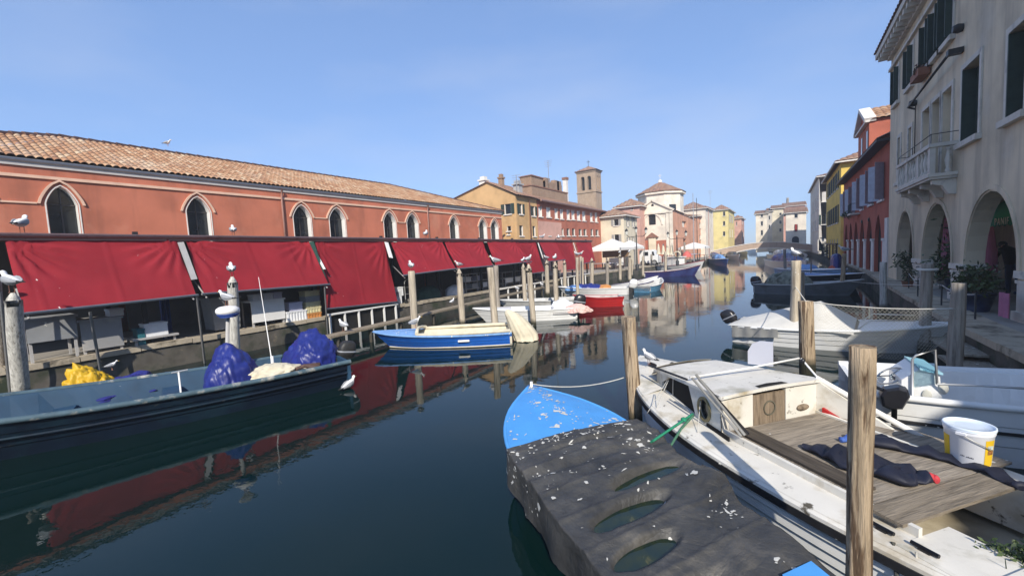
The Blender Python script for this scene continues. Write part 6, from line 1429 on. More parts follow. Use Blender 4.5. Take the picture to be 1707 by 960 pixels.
y1_ = wrap(-1.38, -.83, .1, .72, YL, 'label_panel'); y2_ = wrap(.72, 1.3, .06, .76, YL, 'label_panel')
wrap(.86, 1.22, .38, .50, mk('label_photo', (.30, .13, .04), .5, .5, 30, bump=0), 'label_picture', .004, y2_); wrap(.84, 1.2, .52, .62, mk('label_photo_pale', (.5, .56, .5), .5, .5, 40, bump=0), 'label_picture', .004, y2_)
INK = mk('ink', (.10, .10, .12), .6)
for k in range(9):
    if k not in (3,): wrap(-.30 + k * .062, -.30 + k * .062 + .042, .27 - .004 * k, .30 - .004 * k + .008 * (k % 2), INK, 'printed_letter', .003)
m = MB(); vc = math.atan2(-p.y, -p.x); pts = []
for i in range(13): a_ = vc - .25 + 1.25 * i / 12; pts.append(p + V((math.cos(a_), math.sin(a_), 0)) * (rt * 1.06) + V((0, 0, hb * (.86 - .34 * (i / 12)))))
m.tube(pts, .004, 6); m.build('wire_handle', GALV, t)
m = MB(); a_ = vc - .27; m.box(-.03, .03, -.01, .012, hb * .84, hb * .9, fr=lambda x, y, z: p + V((math.cos(a_), math.sin(a_), 0)) * (rt * 1.04 + y) + V((-math.sin(a_), math.cos(a_), 0)) * x + V((0, 0, z))); m.build('handle_lug', BK, t)
# wetsuit laid flat
NEO = mk('neoprene', (.012, .014, .028), .6, .35, 5, bump=.3, spec=.35)
t = thing('wetsuit', 'dark navy wetsuit laid flat on the boards beside the bucket', 'wetsuit', PZ(1450, 770, .6))
def limb(px, ws, h=.035, z=W0 + .026):
    pts = [PZ(a_, b_, z) for a_, b_ in px]; m = MB(); rg = []; N = 18; k = len(pts)
    for i in range(N + 1):
        u = i / N * (k - 1); j = min(k - 2, int(u)); f = u - j; c_ = pts[j].lerp(pts[j + 1], f); d_ = (pts[j + 1] - pts[j]).normalized(); w_ = lerp(ws[j], ws[j + 1], f); sd_ = V((-d_.y, d_.x, 0))
        w_ *= (1 if 0 < i < N else .6); hh = h * (1.1 + 1.3 * nz(c_.x * 11, c_.y * 11)) * (1 if 0 < i < N else .5)
        rg.append([c_ + sd_ * w_ * math.cos(2 * PI * q / 12) * (1 + .35 * nz(c_.x * 9, c_.y * 9, (q // 6) * 3.0)) + V((0, 0, hh * (1 + math.sin(2 * PI * q / 12)) * .9)) for q in range(12)])
    return m.rings(rg)
m = limb([(1338, 745), (1375, 757), (1420, 772), (1480, 785), (1530, 800), (1553, 803)], [.06, .11, .19, .18, .10, .05], .035); m.build('torso', NEO, t)
m = limb([(1395, 765), (1440, 778), (1500, 803), (1528, 808)], [.10, .15, .12, .06], .035); m.build('leg', NEO, t)
m = limb([(1430, 738), (1500, 748), (1570, 765), (1640, 785), (1690, 808), (1704, 818)], [.08, .085, .075, .07, .06, .05], .03); m.build('sleeve', NEO, t)
m = limb([(1415, 735), (1460, 735), (1510, 748), (1535, 756)], [.035, .05, .05, .035], .028); m.build('sleeve', NEO, t)
m = limb([(1547, 802), (1556, 800), (1562, 806)], [.03, .032, .02], .03); m.build('cuff', mk('red_cuff', (.45, .04, .05), .7), t)
m = limb([(1402, 737), (1415, 735)], [.03, .03], .03); m.build('collar', mk('blue_collar', (.06, .13, .42), .6), t)
# poles, sheet and ropes on the cabin boat
p0, p1 = PZ(1160, 624, 1.14), PZ(1242, 725, .68)
for k, (dx, mt, r_, lab) in enumerate(((0, GALV, .014, 'upper aluminium tube slanting off the cabin roof'), (.05, GALV, .012, 'lower aluminium tube slanting off the cabin roof'), (-.045, BLACKP, .016, 'black pole slanting beside the aluminium tubes'))):
    o_ = B.l * dx; m = MB(); m.tube([p0 + o_ + V((0, 0, -.03 * k)), p1 + o_ * .9], r_, 8); single(m, 'pole', mt, lab, 'pole', 'poles leaning on the cabin')
m = MB(); m.tube([PZ(1150, 629, .99), PZ(1250, 613, 1.02), PZ(1332, 597, 1.08)], .012, 8); single(m, 'white_pipe', WHITE_PT, 'white plastic pipe lying across the cabin roof', 'pipe')
m = MB(); m.tube([PZ(1336, 598, 1.08), PZ(1342, 605, 1.05), PZ(1415, 690, .62)], .011, 8); single(m, 'white_pipe', WHITE_PT, 'thin white pipe running down from the golden post to the cockpit', 'pipe')
q0 = B(2.75, -.62, .93); f3 = Fr((q0.x, q0.y, 0), V((.97, -.1, 0)), V((-.1, -1, 0)).normalized()); zb = .955
m = MB(); pl = [(-.15, zb), (.13, zb), (.13, zb + .31), (-.02, zb + .31), (-.10, zb + .27), (-.15, zb + .17)]; m.prism([f3(*q, .012) for q in pl], f3.n * -.025); single(m, 'plastic_sheet', mk('translucent_white', (.48, .49, .55), .35, .04, 3, bump=0), 'white plastic panel with rounded corner standing on the cabin roof', 'panel')
for pts, r_, mt, lab, sg in (([BITT, PY(1047, 627, 5.6)], .007, ROPE, 'slack white rope from the blue bow to the golden post', .09), ([PZ(1085, 737, .55), PZ(1140, 700, .62), PZ(1155, 690, .64)], .014, ROPEG, 'upper green rope from the tarpaulin to the cabin porthole', .0), ([PZ(1110, 756, .45), PZ(1135, 715, .56), PZ(1156, 692, .64)], .014, mk('dull_green_rope', (.06, .16, .10), .9, .3, 40, bump=.5), 'lower dull green rope from the tarpaulin edge to the porthole', .0),
                         ([PZ(1112, 634, .95), PZ(1078, 690, .5)], .005, ROPE, 'left thin cord across the black cabin window', 0), ([PZ(1114, 634, .95), PZ(1090, 690, .52)], .005, ROPE, 'right thin cord across the black cabin window', 0), ([PZ(1168, 662, .82), PZ(1163, 720, .57)], .004, ROPE, 'thin cord hanging in front of the porthole', 0),
                         ([B(.42, .86, .55), B(.30, 1.0, .30), B(.34, 1.02, .0)], .012, mk('chain_rope', (.07, .07, .06), .7, .5, 60, bump=.8), 'dark mooring chain hanging over the cabin boat stern quarter', 0), ([B(.3, .86, .57), B(.22, .95, .2)], .006, ROPE, 'thin grey cord hanging beside the mooring chain', 0)):
    single(rope(pts, r_, sg), 'rope', mt, lab, 'rope', 'ropes')
m = MB(); m.ell(PZ(1140, 699, .63), .035, .035, .025, 8, 6); single(m, 'rope_knot', ROPEG, 'bulky green knot below the black cabin window', 'knot')
m = MB(); m.ell(PX(1338, 602, PZ(1338, 602, 1.07).x), .025, .025, .035, 8, 6); single(m, 'rope_knot', BLACKP, 'small black knot by the white plastic panel', 'knot')
# ================================================================ white console boat
B = BF((.72, 6.95), (3.9, 7.1)); t = thing('console_boat', 'white motorboat with blue topped console and windscreen behind the cabin boat', 'boat', (2.2, 7, 0))
S = hull(B, [(0, .72, .66, .64, -.15), (1.2, .78, .67, .68, -.2), (2.2, .70, .72, .45, -.2), (3.2, .02, .82, .01, .1)], t, WHITEH, WHITEH, .2, 2, .01, .12, WHITEH, .04, 20)
m = MB(); m.rings([[B(x, -(bg + dy - .03 * (k_ / 10)), zg * .55 + dz) for dy, dz in ((0.0, 0), (.0, .03), (-.03, .03), (-.03, 0))] for k_, (x, bg, zg, bw, zk) in enumerate(S)], smooth=False); m.build('rub_rail', RUB, t)
c0 = PY(1520, 690, 6.6).x; c1 = PY(1562, 640, 6.6).x
m = MB(); m.prism([B(c0 - .72 - .12, .15, .3), B(c1 - .72 + .05, .15, .3), B(c1 - .72, .15, .88), B(c0 - .72 + .03, .15, .92), B(c0 - .72 - .12, .15, .78)], B.l * -.55); cn = m.build('console', WHITEH, t)
m = MB(); m.prism([B(c1 - .72 + .02, .17, .882), B(c0 - .72 + .03, .17, .925), B(c0 - .72 + .03, .17, .95), B(c1 - .72 + .02, .17, .905)], B.l * -.6); m.build('console_top', mk('pale_blue_pad', (.30, .52, .60), .5, .1, 4), cn)
for k, (x, z) in enumerate(((.10, .62), (.24, .72))): m = MB(); m.ell((0, 0, 0), .045, .012, .07, 12, 8, fr=lambda a_, b_, c_: B(c0 - .72 + x + a_, -.41 + b_, z + c_)); m.build('oval_hatch', mk('ivory_plastic', (.58, .57, .5), .5), cn)
y_ = 6.55; tl, tr_, br, bl = [PY(*q, y_) for q in ((1521, 592), (1559, 583), (1562, 640), (1521, 688))]
GLZ = NT('windscreen_glass'); GLZ.b.inputs['Transmission Weight'].default_value = 1.0; GLZ.out((.45, .62, .68)); GLZ.b.inputs['Roughness'].default_value = .02; GLZ.b.inputs['IOR'].default_value = 1.1; GLZ = GLZ.m
m = MB(); m.quad(tl, tr_, br, PY(1521, 645, y_)); m.build('windscreen', GLZ, cn)
m = MB(); m.tube([bl, tl + V((0, 0, -.05)), tl + V((.03, 0, 0)), tr_, br], .013, 8); m.build('windscreen_frame', GALV, cn)
wc = PY(1484, 626, 6.85); m = MB(); u_, v_ = V((.55, -.1, .35)).normalized(), V((0, .9, .3)).normalized(); m.tube([wc + (u_ * math.cos(2 * PI * i / 20) + v_ * math.sin(2 * PI * i / 20)) * .15 for i in range(21)], .012, 6); [m.tube([wc, wc + (u_ * math.cos(a_) + v_ * math.sin(a_)) * .15], .009, 5) for a_ in (.5, 2.6, 4.7)]; m.tube([wc, PY(1505, 640, 6.85)], .02, 6); m.build('steering_wheel', GALV, cn)
oc_ = PY(1491, 662, 6.15); m = MB(); rg = []
for dy, k in ((-.085, .82), (-.06, 1), (.06, 1), (.085, .82)): rg.append([oc_ + V((q[0] * k, dy, q[1] * k)) for q in ((-.11, -.10), (-.05, -.13), (.06, -.11), (.12, .04), (.10, .12), (.03, .14), (-.09, .10), (-.13, .02))])
m.rings(rg, smooth=False); ob = m.build('kicker_motor', BLACKP, t)
m = MB(); m.tube([oc_ + V((-.05, 0, .05)), oc_ + V((-.26, 0, .14))], .02, 6); m.tube([oc_ + V((0, 0, -.1)), oc_ + V((0, 0, -.38))], .028, 6); m.build('tiller', BLACKP, ob)
m = MB(); m.tube([PY(1562, 640, 6.55), PY(1640, 643, 6.3), PY(1720, 648, 6.2)], .012, 8); m.build('side_rail', GALV, t)
# ================================================================ hanging net and lines
A, Bq = TOPS['R3'] + V((0, 0, -.02)), TOPS['R5'] + V((0, -.05, -.42)); A2 = A
m = MB(); NU, NV = 74, 27
def netp(i, j):
    u, v = i / NU, j / NV; top = A2.lerp(Bq, u) - V((0, 0, .06 * 4 * u * (1 - u))); L = lerp(.78, .95, u) * (1 - .55 * max(0, (u - .78) / .22)) * min(1, .35 + u * 4)
    return top + V((.03 * math.sin(u * 20 + v * 4), .10 * math.sin(u * 9) * v + .06 * v, -L * v))
for i in range(NU):
    for j in range(NV):
        if (i + j) % 2 == 0:
            for di, dj in ((1, 1),):
                m.bar(netp(i, j), netp(i + 1, j + 1), .0026, .0026)
        else: m.bar(netp(i + 1, j), netp(i, j + 1), .0026, .0026)
t = thing('hanging_net', 'pale fishing net hung between the golden post and the wide grey post', 'net', A2)
m.build('mesh', mk('net_twine', (.52, .50, .42), .9), t)
m = MB(); m.tube([netp(i, 0) for i in range(0, NU + 1, 3)], .010, 6); m.tube([TOPS['R4'] - V((0, 0, .62)), A2], .009, 6); m.build('head_rope', ROPE, t)
for px in (1449, 1592): q = PX(px, 514, netp(34 if px < 1500 else 71, 0).x); m = MB(); m.tube([q, q - V((0, 0, .18))], .01, 5); m.build('rope_tail', ROPE, t)
single(rope([TOPS['R6'] - V((0, 0, .45)), PX(1380, 462, 2.2)], .008, .1), 'rope', ROPE, 'thin line from the crooked post towards the long grey boat', 'rope', 'ropes')
m = MB(); [m.lathe(TOPS['R6'] + V((0, 0, -z)), [(.155, -.02), (.165, 0), (.155, .02)], 14) for z in (.12,)]; single(m, 'rope_ring', ROPE, 'rope turn around the top of the crooked grey post', 'rope', 'ropes')
# landing boards on the right quay
m = MB(); p, q = PX(1570, 612, 2.9), PX(1700, 640, 2.9); m.box(2.4, 3.0, 8.0, 10.6, .22, .27); m.box(2.5, 2.95, 10.2, 12.0, .35, .39); single(m, 'landing_boards', PLANK, 'grey landing boards at the foot of the right quay wall', 'landing')
# ================================================================ arcade front of the palazzo
POT = mk('dark_blue_pot', (.02, .03, .07), .4, .2, 4); POTT = mk('clay_pot', (.26, .12, .07), .8, .2, 4)
def plant(label, x, y, z, pr, ph, cr, ch, n, pot, size=.07, name='potted_plant'):
    t = thing(name, label, 'plant', (x, y, z), 'potted plants under the arcade')
    m = MB(); m.lathe((x, y, z), [(pr * .75, 0), (pr, ph * .9), (pr * 1.08, ph * .9), (pr * 1.08, ph), (pr * .9, ph), (pr * .85, ph * .93), (.01, ph * .93)], 18); m.build('pot', pot, t)
    m = MB(); rs = random.Random(n)
    for i in range(7): a_ = rs.uniform(0, 6.28); m.tube([(x, y, z + ph * .9), (x + .3 * cr * math.cos(a_), y + .3 * cr * math.sin(a_), z + ph + ch * .5), (x + .75 * cr * math.cos(a_), y + .75 * cr * math.sin(a_), z + ph + ch * rs.uniform(.6, 1.0))], [.02, .012, .005], 5)
    m.build('stem', mk('bark', (.10, .07, .05), .9, .3, 8), t)
    leaf_blob('foliage', LEAF, t, (x, y, z + ph + ch * .55), (cr, cr, ch * .62), n, size)
plant('large shrub in a dark pot filling the middle palazzo arch', 4.45, 17.8, .66, .32, .5, .62, 1.25, 900, POT, .075)
plant('dark bushy plant in a blue pot in front of the nearest arch', 3.75, 14.0, .66, .34, .42, .42, .62, 520, POT, .06)
plant('leafy plant with red blooms beside the blue pot', 3.9, 15.0, .66, .2, .28, .4, .55, 380, POTT, .06)
plant('low plant in a clay pot under the farthest palazzo arch', 4.3, 22.0, .66, .28, .4, .5, .7, 420, POTT, .07)
plant('small plant by the pier between the two far arches', 3.7, 19.9, .66, .16, .25, .25, .4, 200, POTT, .05)
CURT = mk('pink_curtain', (.46, .17, .27), .85, .12, 4, bump=.15)
def curtain(X, y0, y1, z0, z1, label):
    m = MB(); m.grid(lambda u, v: V((X + .05 * math.sin(u * 26) * (.4 + .6 * v), lerp(y0, y1, lerp(u, .35 + .3 * u, (1 - v) ** 2 * .8 if v < .5 else 0)), lerp(z0, z1, 1 - v))), 30, 14); single(m, 'curtain', CURT, label, 'curtain', 'pink curtains of the arcade')
curtain(4.75, PX(1662, 420, 4.75).y, PX(1634, 420, 4.75).y, PX(1648, 452, 4.75).z, PX(1655, 378, 4.75).z, 'pink curtain hanging inside the nearest arch below the green valance'); curtain(5.0, 21.0, 21.9, 1.0, 3.1, 'pink curtain inside the middle arch behind the shrub'); curtain(5.0, 25.0, 26.3, 1.0, 3.0, 'pink curtain inside the farthest arch')
m = MB(); m.grid(lambda u, v: V((3.75 + .03 * math.sin(u * 12), lerp(12.2, 12.6, u), lerp(.75, 1.25, v))), 10, 4); single(m, 'cloth', CURT, 'pink cloth over the rope by the nearest pier', 'cloth')
t = thing('shop_valance', 'dark green shop awning with pale lettering inside the nearest arch', 'awning', (6, 20, 2.7))
GREENV = mk('green_valance', (.03, .26, .17), .7, .1, 4)
m = MB(); XS = 4.85; m.add([V((XS, 15.2, 2.86)), V((XS, 18.2, 2.86)), V((XS + .7, 18.2, 3.5)), V((XS + .7, 15.2, 3.5))], [(0, 1, 2, 3)]); m.grid(lambda u, v: V((XS - .01, lerp(15.2, 18.2, u), lerp(2.86, 2.62 + .04 * abs(math.sin(u * 30)), v))), 60, 3); m.build('fabric', GREENV, t)
cu = bpy.data.curves.new('lettering', 'FONT'); cu.body = 'PANIF'; cu.size = .27; cu.space_character = 1.25; cu.extrude = .004; cu.materials.append(WHITE_PT)
lt = bpy.data.objects.new('lettering', cu); col.objects.link(lt); me_ = bpy.data.meshes.new_from_object(lt.evaluated_get(bpy.context.evaluated_depsgraph_get())); bpy.data.objects.remove(lt)
lo = bpy.data.objects.new('lettering', me_); col.objects.link(lo); lo.parent = t
lo.matrix_local = Matrix.Translation(V((XS - .025, PX(1660, 370, XS).y, 2.67)) - V((6, 20, 2.7))) @ Matrix(((0, 0, -1, 0), (-1, 0, 0, 0), (0, 1, 0, 0), (0, 0, 0, 1)))
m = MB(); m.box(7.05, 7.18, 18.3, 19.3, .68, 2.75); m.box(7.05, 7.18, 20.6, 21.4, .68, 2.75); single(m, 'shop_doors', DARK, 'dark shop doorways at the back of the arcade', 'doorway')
m = MB(); m.box(7.0, 7.04, 17.0, 17.7, .68, 2.6); single(m, 'beige_door', BEIGE, 'beige door panel beside the dark shop doorway', 'door')
for k, y in enumerate((12.4, 14.6, 16.8, 19.2)): m = MB(); m.tube([(3.35 + (y > 18) * .25, y, .69), (3.35 + (y > 18) * .25, y, 1.25)], .018, 6); single(m, 'rail_stanchion', IRON, ['thin rail post at the right frame edge of the quay', 'thin rail post beside the blue plant pot', 'thin rail post in front of the middle pier', 'thin rail post before the middle arch'][k], 'post', 'rail posts on the right quay')
single(rope([(3.35, 12.4, 1.22), (3.35, 14.6, 1.22), (3.35, 16.8, 1.22), (3.6, 19.2, 1.22)], .01, .08), 'rope', ROPE, 'pale rope slung between the quay rail posts', 'rope', 'ropes')
# ---- the person under the arcade, leaning forward with the back to the canal
t = thing('person', 'person in black jacket and blue jeans leaning forward under the nearest arch', 'person', (5.5, 17.7, .66))
def skin(name, joints, edges, mats, parent, pick):
    me = bpy.data.meshes.new(name); me.from_pydata([j[:3] for j in joints], edges, []); o = bpy.data.objects.new(name, me); col.objects.link(o)
    md = o.modifiers.new('skin', 'SKIN'); md.use_smooth_shade = True
    for i, j in enumerate(joints): me.skin_vertices[0].data[i].radius = (j[3], j[3] * (j[4] if len(j) > 4 else 1)); me.skin_vertices[0].data[i].use_root = (i == 0)
    sb = o.modifiers.new('sub', 'SUBSURF'); sb.levels = 2; sb.render_levels = 2
    dg = bpy.context.evaluated_depsgraph_get(); ev = o.evaluated_get(dg); nm = bpy.data.meshes.new_from_object(ev); o.modifiers.clear(); o.data = nm
    for q in mats: nm.materials.append(q)
    for p_ in nm.polygons: p_.material_index = pick(p_.center); p_.use_smooth = True
    o.parent = parent; ROOT[o] = ROOT[parent]; return o
SKIN = mk('skin', (.45, .26, .18), .6, .05, 8, bump=0); JACK = mk('black_jacket', (.012, .012, .014), .8, .3, 8); JEAN = mk('blue_jeans', (.03, .05, .10), .85, .2, 12); HAIR = mk('dark_hair', (.02, .015, .012), .7)
J = [(0, 0, .92, .14, .8), (-.10, .02, 1.12, .15, .75), (-.26, .05, 1.30, .16, .7), (-.36, .07, 1.38, .06), (-.44, .08, 1.43, .075), (-.49, .085, 1.45, .085), (-.27, .24, 1.28, .07), (-.36, .30, 1.02, .052), (-.48, .28, .80, .04), (-.52, .27, .74, .04, .5), (-.25, -.14, 1.28, .07), (-.34, -.2, 1.02, .052), (-.46, -.16, .80, .04), (-.5, -.15, .74, .04, .5), (.02, .1, .82, .1), (.0, .12, .46, .065), (.03, .13, .08, .05), (-.12, .13, .03, .04), (.02, -.1, .82, .1), (.02, -.12, .46, .065), (.06, -.13, .08, .05), (-.09, -.13, .03, .04)]
E_ = [(0, 1), (1, 2), (2, 3), (3, 4), (4, 5), (2, 6), (6, 7), (7, 8), (8, 9), (2, 10), (10, 11), (11, 12), (12, 13), (0, 14), (14, 15), (15, 16), (16, 17), (0, 18), (18, 19), (19, 20), (20, 21)]
skin('body', J, E_, [JACK, JEAN, SKIN], t, lambda c: 1 if c.z < .9 and c.x > -.2 else 2 if (c.z > 1.36 and c.x < -.36) or (c.z < .80 and c.x < -.4) else 0)
m = MB(); OFF[t] = V((0, 0, 0)); m.rings([[V((-.45 + x, .083 + r_ * math.cos(2 * PI * k / 12), 1.455 + r_ * math.sin(2 * PI * k / 12))) for k in range(12)] for x, r_ in ((.085, .02), (.06, .07), (.01, .094), (-.04, .092), (-.07, .05))]); m.build('hair', HAIR, t)
for k in range(10):
    s_ = 1 if k < 5 else -1; i = k % 5; y = (.27 if s_ > 0 else -.15) + (i - 2) * .018; L = (.05, .07, .075, .07, .055)[i]
    m = MB(); m.tube([V((-.52 + (.0 if i else .02), y, .73)), V((-.535, y, .73 - L * .6)), V((-.52, y, .73 - L))], [.010, .009, .007], 6); m.build('finger', SKIN, t)
m = MB(); m.ell((-.56, .085, 1.44), .02, .014, .02, 8, 6); m.build('nose', SKIN, t)
t.rotation_euler = (0, 0, R(-70))
# ================================================================ market square beyond the canopy
TENT = mk('tent_canvas', (.78, .76, .72), .7, .05, 4, bump=.05)
def tent(label, Y, px0, px1, pye, pya, d, legs=True, panel=None):
    a_, b_ = PY(px0, pye, Y), PY(px1, pye, Y); ap = PY((px0 + px1) / 2, pya, Y + d / 2).z; z = (a_.z + b_.z) / 2
    t = thing('market_tent', label, 'tent', ((a_.x + b_.x) / 2, Y + d / 2, .66), 'white tents of the market square'); c_ = V(((a_.x + b_.x) / 2, Y + d / 2, ap))
    q = [V((a_.x, Y, z)), V((b_.x, Y, z)), V((b_.x, Y + d, z)), V((a_.x, Y + d, z))]; m = MB()
    for i in range(4): m.add([q[i], q[(i + 1) % 4], c_], [(0, 1, 2)]); m.quad(q[i], q[(i + 1) % 4], q[(i + 1) % 4] - V((0, 0, .28)), q[i] - V((0, 0, .28)))
    m.build('roof', TENT, t)
    for p in q: m = MB(); m.box(p.x - .04, p.x + .04, p.y - .04, p.y + .04, .66, z); m.build('leg', GALV, t)
    if panel: m = MB(); m.box(a_.x + .3, b_.x - .1, Y + d * .6, Y + d * .6 + .05, 1.9, z - .3); m.build('back_panel', panel, t)
    return a_.x, b_.x, z
xa, xb, z = tent('large white tent at the right end of the red awnings', 41, 982, 1034, 414, 399, 5, panel=mk('brown_panel', (.20, .12, .06), .8))
m = MB(); m.box(lerp(xa, xb, .38), lerp(xa, xb, .85), 43.4, 43.46, 1.0, 1.85); single(m, 'white_board', WHITE_PT, 'white board under the large white tent', 'board')
for k in range(3):
    x = lerp(xa, xb, .2 + .3 * k); t = thing('stall_table', ['left stall table under the large white tent', 'middle stall table under the large white tent', 'right stall table under the large white tent'][k], 'table', (x, 42, .66), 'market stall tables'); m = MB(); m.box(x - .55, x + .55, 41.6, 42.4, 1.3, 1.36); m.build('table_top', [GREYBOX, LILAC, GREYBOX][k], t)
    for dx in (-.48, .48):
        for y in (41.7, 42.3): m = MB(); m.box(x + dx - .03, x + dx + .03, y - .03, y + .03, .66, 1.3); m.build('leg', IRON, t)
tent('second white tent half hidden behind the large one', 46, 1026, 1057, 412, 401, 4)
tent('long white tent in front of the terracotta church side', 62, 1131, 1176, 412, 404, 4)
# van
Y = 50; xa, xb = PY(1066, 430, Y).x, PY(1097, 430, Y).x; t = thing('van', 'white delivery van parked in the square in front of the church', 'van', ((xa + xb) / 2, Y + .9, .66)); L = xb - xa
VW = mk('van_white', (.76, .76, .74), .3, .03, 3, bump=0, spec=.5)
m = MB(); pr = [(0, .3), (0, 1.75), (.04, 1.85), (.66, 1.85), (.76, 1.7), (.86, 1.12), (.98, 1.02), (1, .8), (1, .3)]; m.prism([V((xa + L * a_, Y, .66 + z)) for a_, z in pr], (0, 1.7, 0)); m.build('body', VW, t)
for a_, b_, nm in ((.68, .82, 'side_window'), (.22, .48, 'side_window')): m = MB(); m.add([V((xa + L * q, Y - .006, .66 + z)) for q, z in ((a_, 1.15), (b_, 1.15), (b_ - (.05 if a_ > .5 else 0), 1.62), (a_, 1.62))], [(0, 1, 2, 3)]); m.build(nm, GLASS, t)
for a_ in (.2, .8):
    for y in (Y + .02, Y + 1.68): m = MB(); m.lathe((xa + L * a_, y, .98), [(.2, -.1), (.32, -.1), (.32, .1), (.2, .1)], 16, ax=(0, 1, 0)); wv = m.build('wheel', RUB, t); m = MB(); m.lathe((xa + L * a_, y, .98), [(.19, -.11), (.19, .11)], 12, ax=(0, 1, 0)); m.build('rim', GALV, wv)
for y in (Y + .2, Y + 1.4): m = MB(); m.box(xa + L - .03, xa + L + .02, y, y + .2, 1.35, 1.5); m.build('headlight', WHITE_PT, t)
# closed parasols
for k, px in enumerate((1098, 1106, 1113, 1120)):
    c_ = PY(px, 430, 47); zt = PY(px, 406, 47).z; zb = PY(px, 424, 47).z; t = thing('closed_parasol', ['leftmost closed cream parasol by the van', 'second closed cream parasol from the van', 'third closed cream parasol from the van', 'rightmost closed cream parasol, left of the lamp'][k], 'parasol', (c_.x, 47, .66), 'closed cream parasols')
    m = MB(); m.lathe((c_.x, 47, 0), [(.24, zb), (.20, lerp(zb, zt, .2)), (.10, lerp(zb, zt, .8)), (.02, zt)], 10); m.build('canopy', CANVAS, t); m = MB(); m.tube([(c_.x, 47, .66), (c_.x, 47, zt)], .03, 6); m.build('pole', GALV, t)
# lamps
def lamp(label, px, pyt, Y, n=2):
    c_ = PY(px, pyt, Y); t = thing('street_lamp', label, 'street lamp', (c_.x, Y, .66), 'iron street lamps'); zt = c_.z
    m = MB(); m.lathe((c_.x, Y, .66), [(.16, 0), (.16, .5), (.08, .6), (.055, 1.5), (.05, zt - 1.6)], 10)
    m.build('post', IRON, t)
    for i in range(n):
        dx = (i - (n - 1) / 2) * .9; z = zt - .9 if n > 1 and i != 1 else zt - .75
        m = MB(); m.tube([(c_.x, Y, zt - 1.1), (c_.x + dx * .7, Y, zt - 1.15), (c_.x + dx, Y, z)], .03, 6); m.build('arm', IRON, t)
        m = MB(); m.lathe((c_.x + dx, Y, z), [(.08, 0), (.15, .34)], 6, cap=(True, True)); ln = m.build('lantern', mk('lamp_glass', (.45, .45, .40), .2, .1, 4), t)
        m = MB(); m.lathe((c_.x + dx, Y, z), [(.18, .341), (.11, .48), (.03, .55), (.03, .62)], 6); m.build('lantern_cap', IRON, ln)
lamp('three armed iron street lamp left of the church door', 1060, 374, 38, 3); lamp('iron street lamp at the church corner', 1128, 380, 46, 3); lamp('small iron street lamp on the right bank by the far bridge', 1372, 392, 62, 1)
for k, (px, py0, Y) in enumerate(((1155, 322, 58), (1161, 330, 66), (1181, 352, 70))): c_ = PY(px, py0, Y); m = MB(); m.tube([(c_.x, Y, .66), c_], [.06, .04], 6); single(m, 'flagpole', [GALV, IRON, PINKMET][k], ['grey pole left of the thin dark pole by the church side', 'thin dark pole before the terracotta annex', 'reddish pole at the right corner of the terracotta annex'][k], 'pole', 'tall poles on the square')
c_ = PY(1129, 424, 46); m = MB(); m.lathe(c_, [(.25, -.06), (.36, -.03), (.36, .03), (.25, .06)], 18, ax=(0, 1, 0), cap=(False, False)); single(m, 'life_ring', CANVAS, 'pale life ring hung at the quay by the lamp', 'life ring')
PINKR = mk('coral_red', (.55, .12, .10), .6); c_ = PY(1145, 424, 50); m = MB(); m.lathe((c_.x, 50, c_.z - .3), [(.5, 0), (.45, .35), (.2, .6), (.02, .68)], 10); single(m, 'red_parasol', PINKR, 'small coral red parasol behind the red and white boat', 'parasol')
rs = random.Random(3)
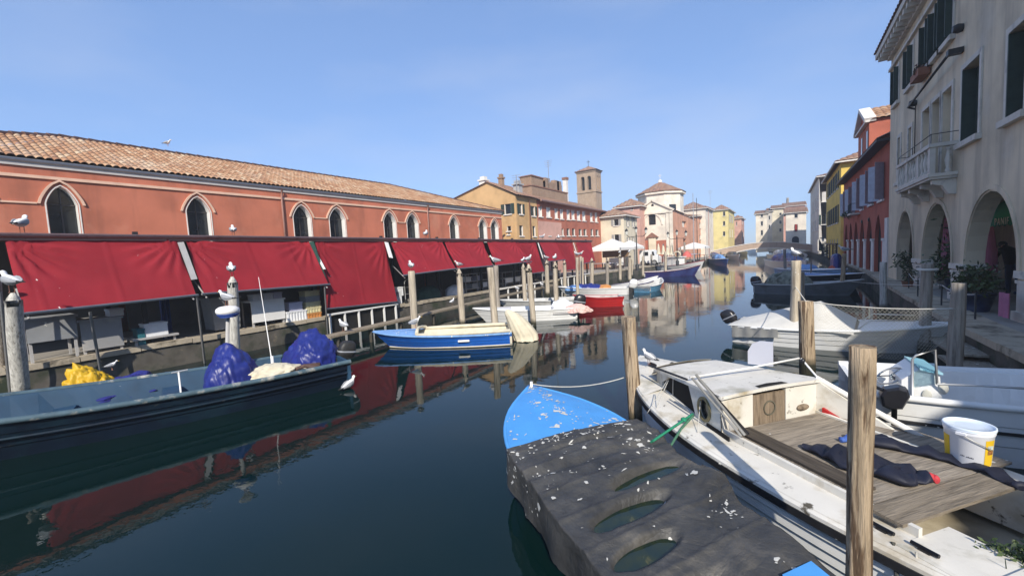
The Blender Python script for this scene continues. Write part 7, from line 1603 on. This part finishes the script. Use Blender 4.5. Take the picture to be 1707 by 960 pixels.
for k, px in enumerate((1090, 1102, 1112, 1150, 1158, 1166, 1186, 1194)):
    Y = 52 + k * 2; c_ = PY(px, 432, Y); h = rs.uniform(.7, 1.1); t = thing('stall_table', ['stall table right of the van', 'stall table behind the parasols', 'stall table left of the life ring', 'stall table right of the coral parasol', 'stall table at the left of the long tent', 'stall table at the right of the long tent', 'stall table beside the reddish pole', 'farthest stall table near the bridge foot'][k], 'table', (c_.x, Y, .66), 'market stall tables')
    m = MB(); m.box(c_.x - .7, c_.x + .7, Y, Y + .8, .66 + h, .72 + h); m.build('table_top', [GREYBOX, BLACKP, BRICKRED, LILAC, GREYBOX, BRICKRED, GREYBOX, CANVAS][k], t)
    for dx in (-.6, .6): m = MB(); m.box(c_.x + dx - .04, c_.x + dx + .04, Y + .05, Y + .13, .66, .66 + h); m.build('leg', IRON, t)
# dark pergola and planting on the right bank
t = thing('pergola', 'dark timber pergola on the right bank beyond the red house', 'pergola', (3.9, 47, .66))
for y in (44, 47, 50, 53): m = MB(); m.box(3.7, 3.8, y - .05, y + .05, .66, 2.1); m.build('upright', FRAME, t)
m = MB(); m.box(3.66, 3.84, 43.8, 53.2, 2.1, 2.22); m.build('beam', FRAME, t)
for k, (y, lab) in enumerate(((49, 'dark green bush behind the timber pergola'), (58, 'round bush on the right bank before the bridge'), (66, 'farthest bush on the right bank'))):
    t = thing('bush', lab, 'bush', (4.6, y, .66), 'bushes on the right bank'); m = MB(); m.tube([(4.6, y, .66), (4.6, y, 1.5)], .05, 6); m.build('stem', mk('bark', (.1, .07, .05)), t); leaf_blob('foliage', LEAF, t, (4.6, y, 1.6), (.5, .8, .9), 260, .14)
# plant at the lower right corner
p = PZ(1690, 940, .52); t = thing('wild_plant', 'green weedy plant at the lower right corner beside the cabin boat stern', 'plant', (p.x, p.y, .05)); m = MB()
for i in range(12): a_ = i * 2.4; m.tube([(p.x + .04 * math.cos(a_), p.y + .04 * math.sin(a_), .1), (p.x + .09 * math.cos(a_), p.y + .09 * math.sin(a_), .4), (p.x + .16 * math.cos(a_), p.y + .14 * math.sin(a_), .52 + .03 * (i % 4))], [.006, .005, .002], 5)
m.build('stem', LEAF, t); leaf_blob('foliage', LEAF, t, (p.x, p.y, .50), (.15, .13, .12), 900, .02)
# ================================================================ gulls in their places
SP = {'radar': RAD, 'blue': BLUEGULL, 'cabin': PZ(1082, 608, .80), 'swim': PZ(583, 655, -.10), 'dark': PZ(187, 617, .58)}
for i, (p, a_, s_, lab) in enumerate(GU):
    loc = SP[p] if isinstance(p, str) else p
    place(g0, i == 0, loc, R(a_), lab, s_)
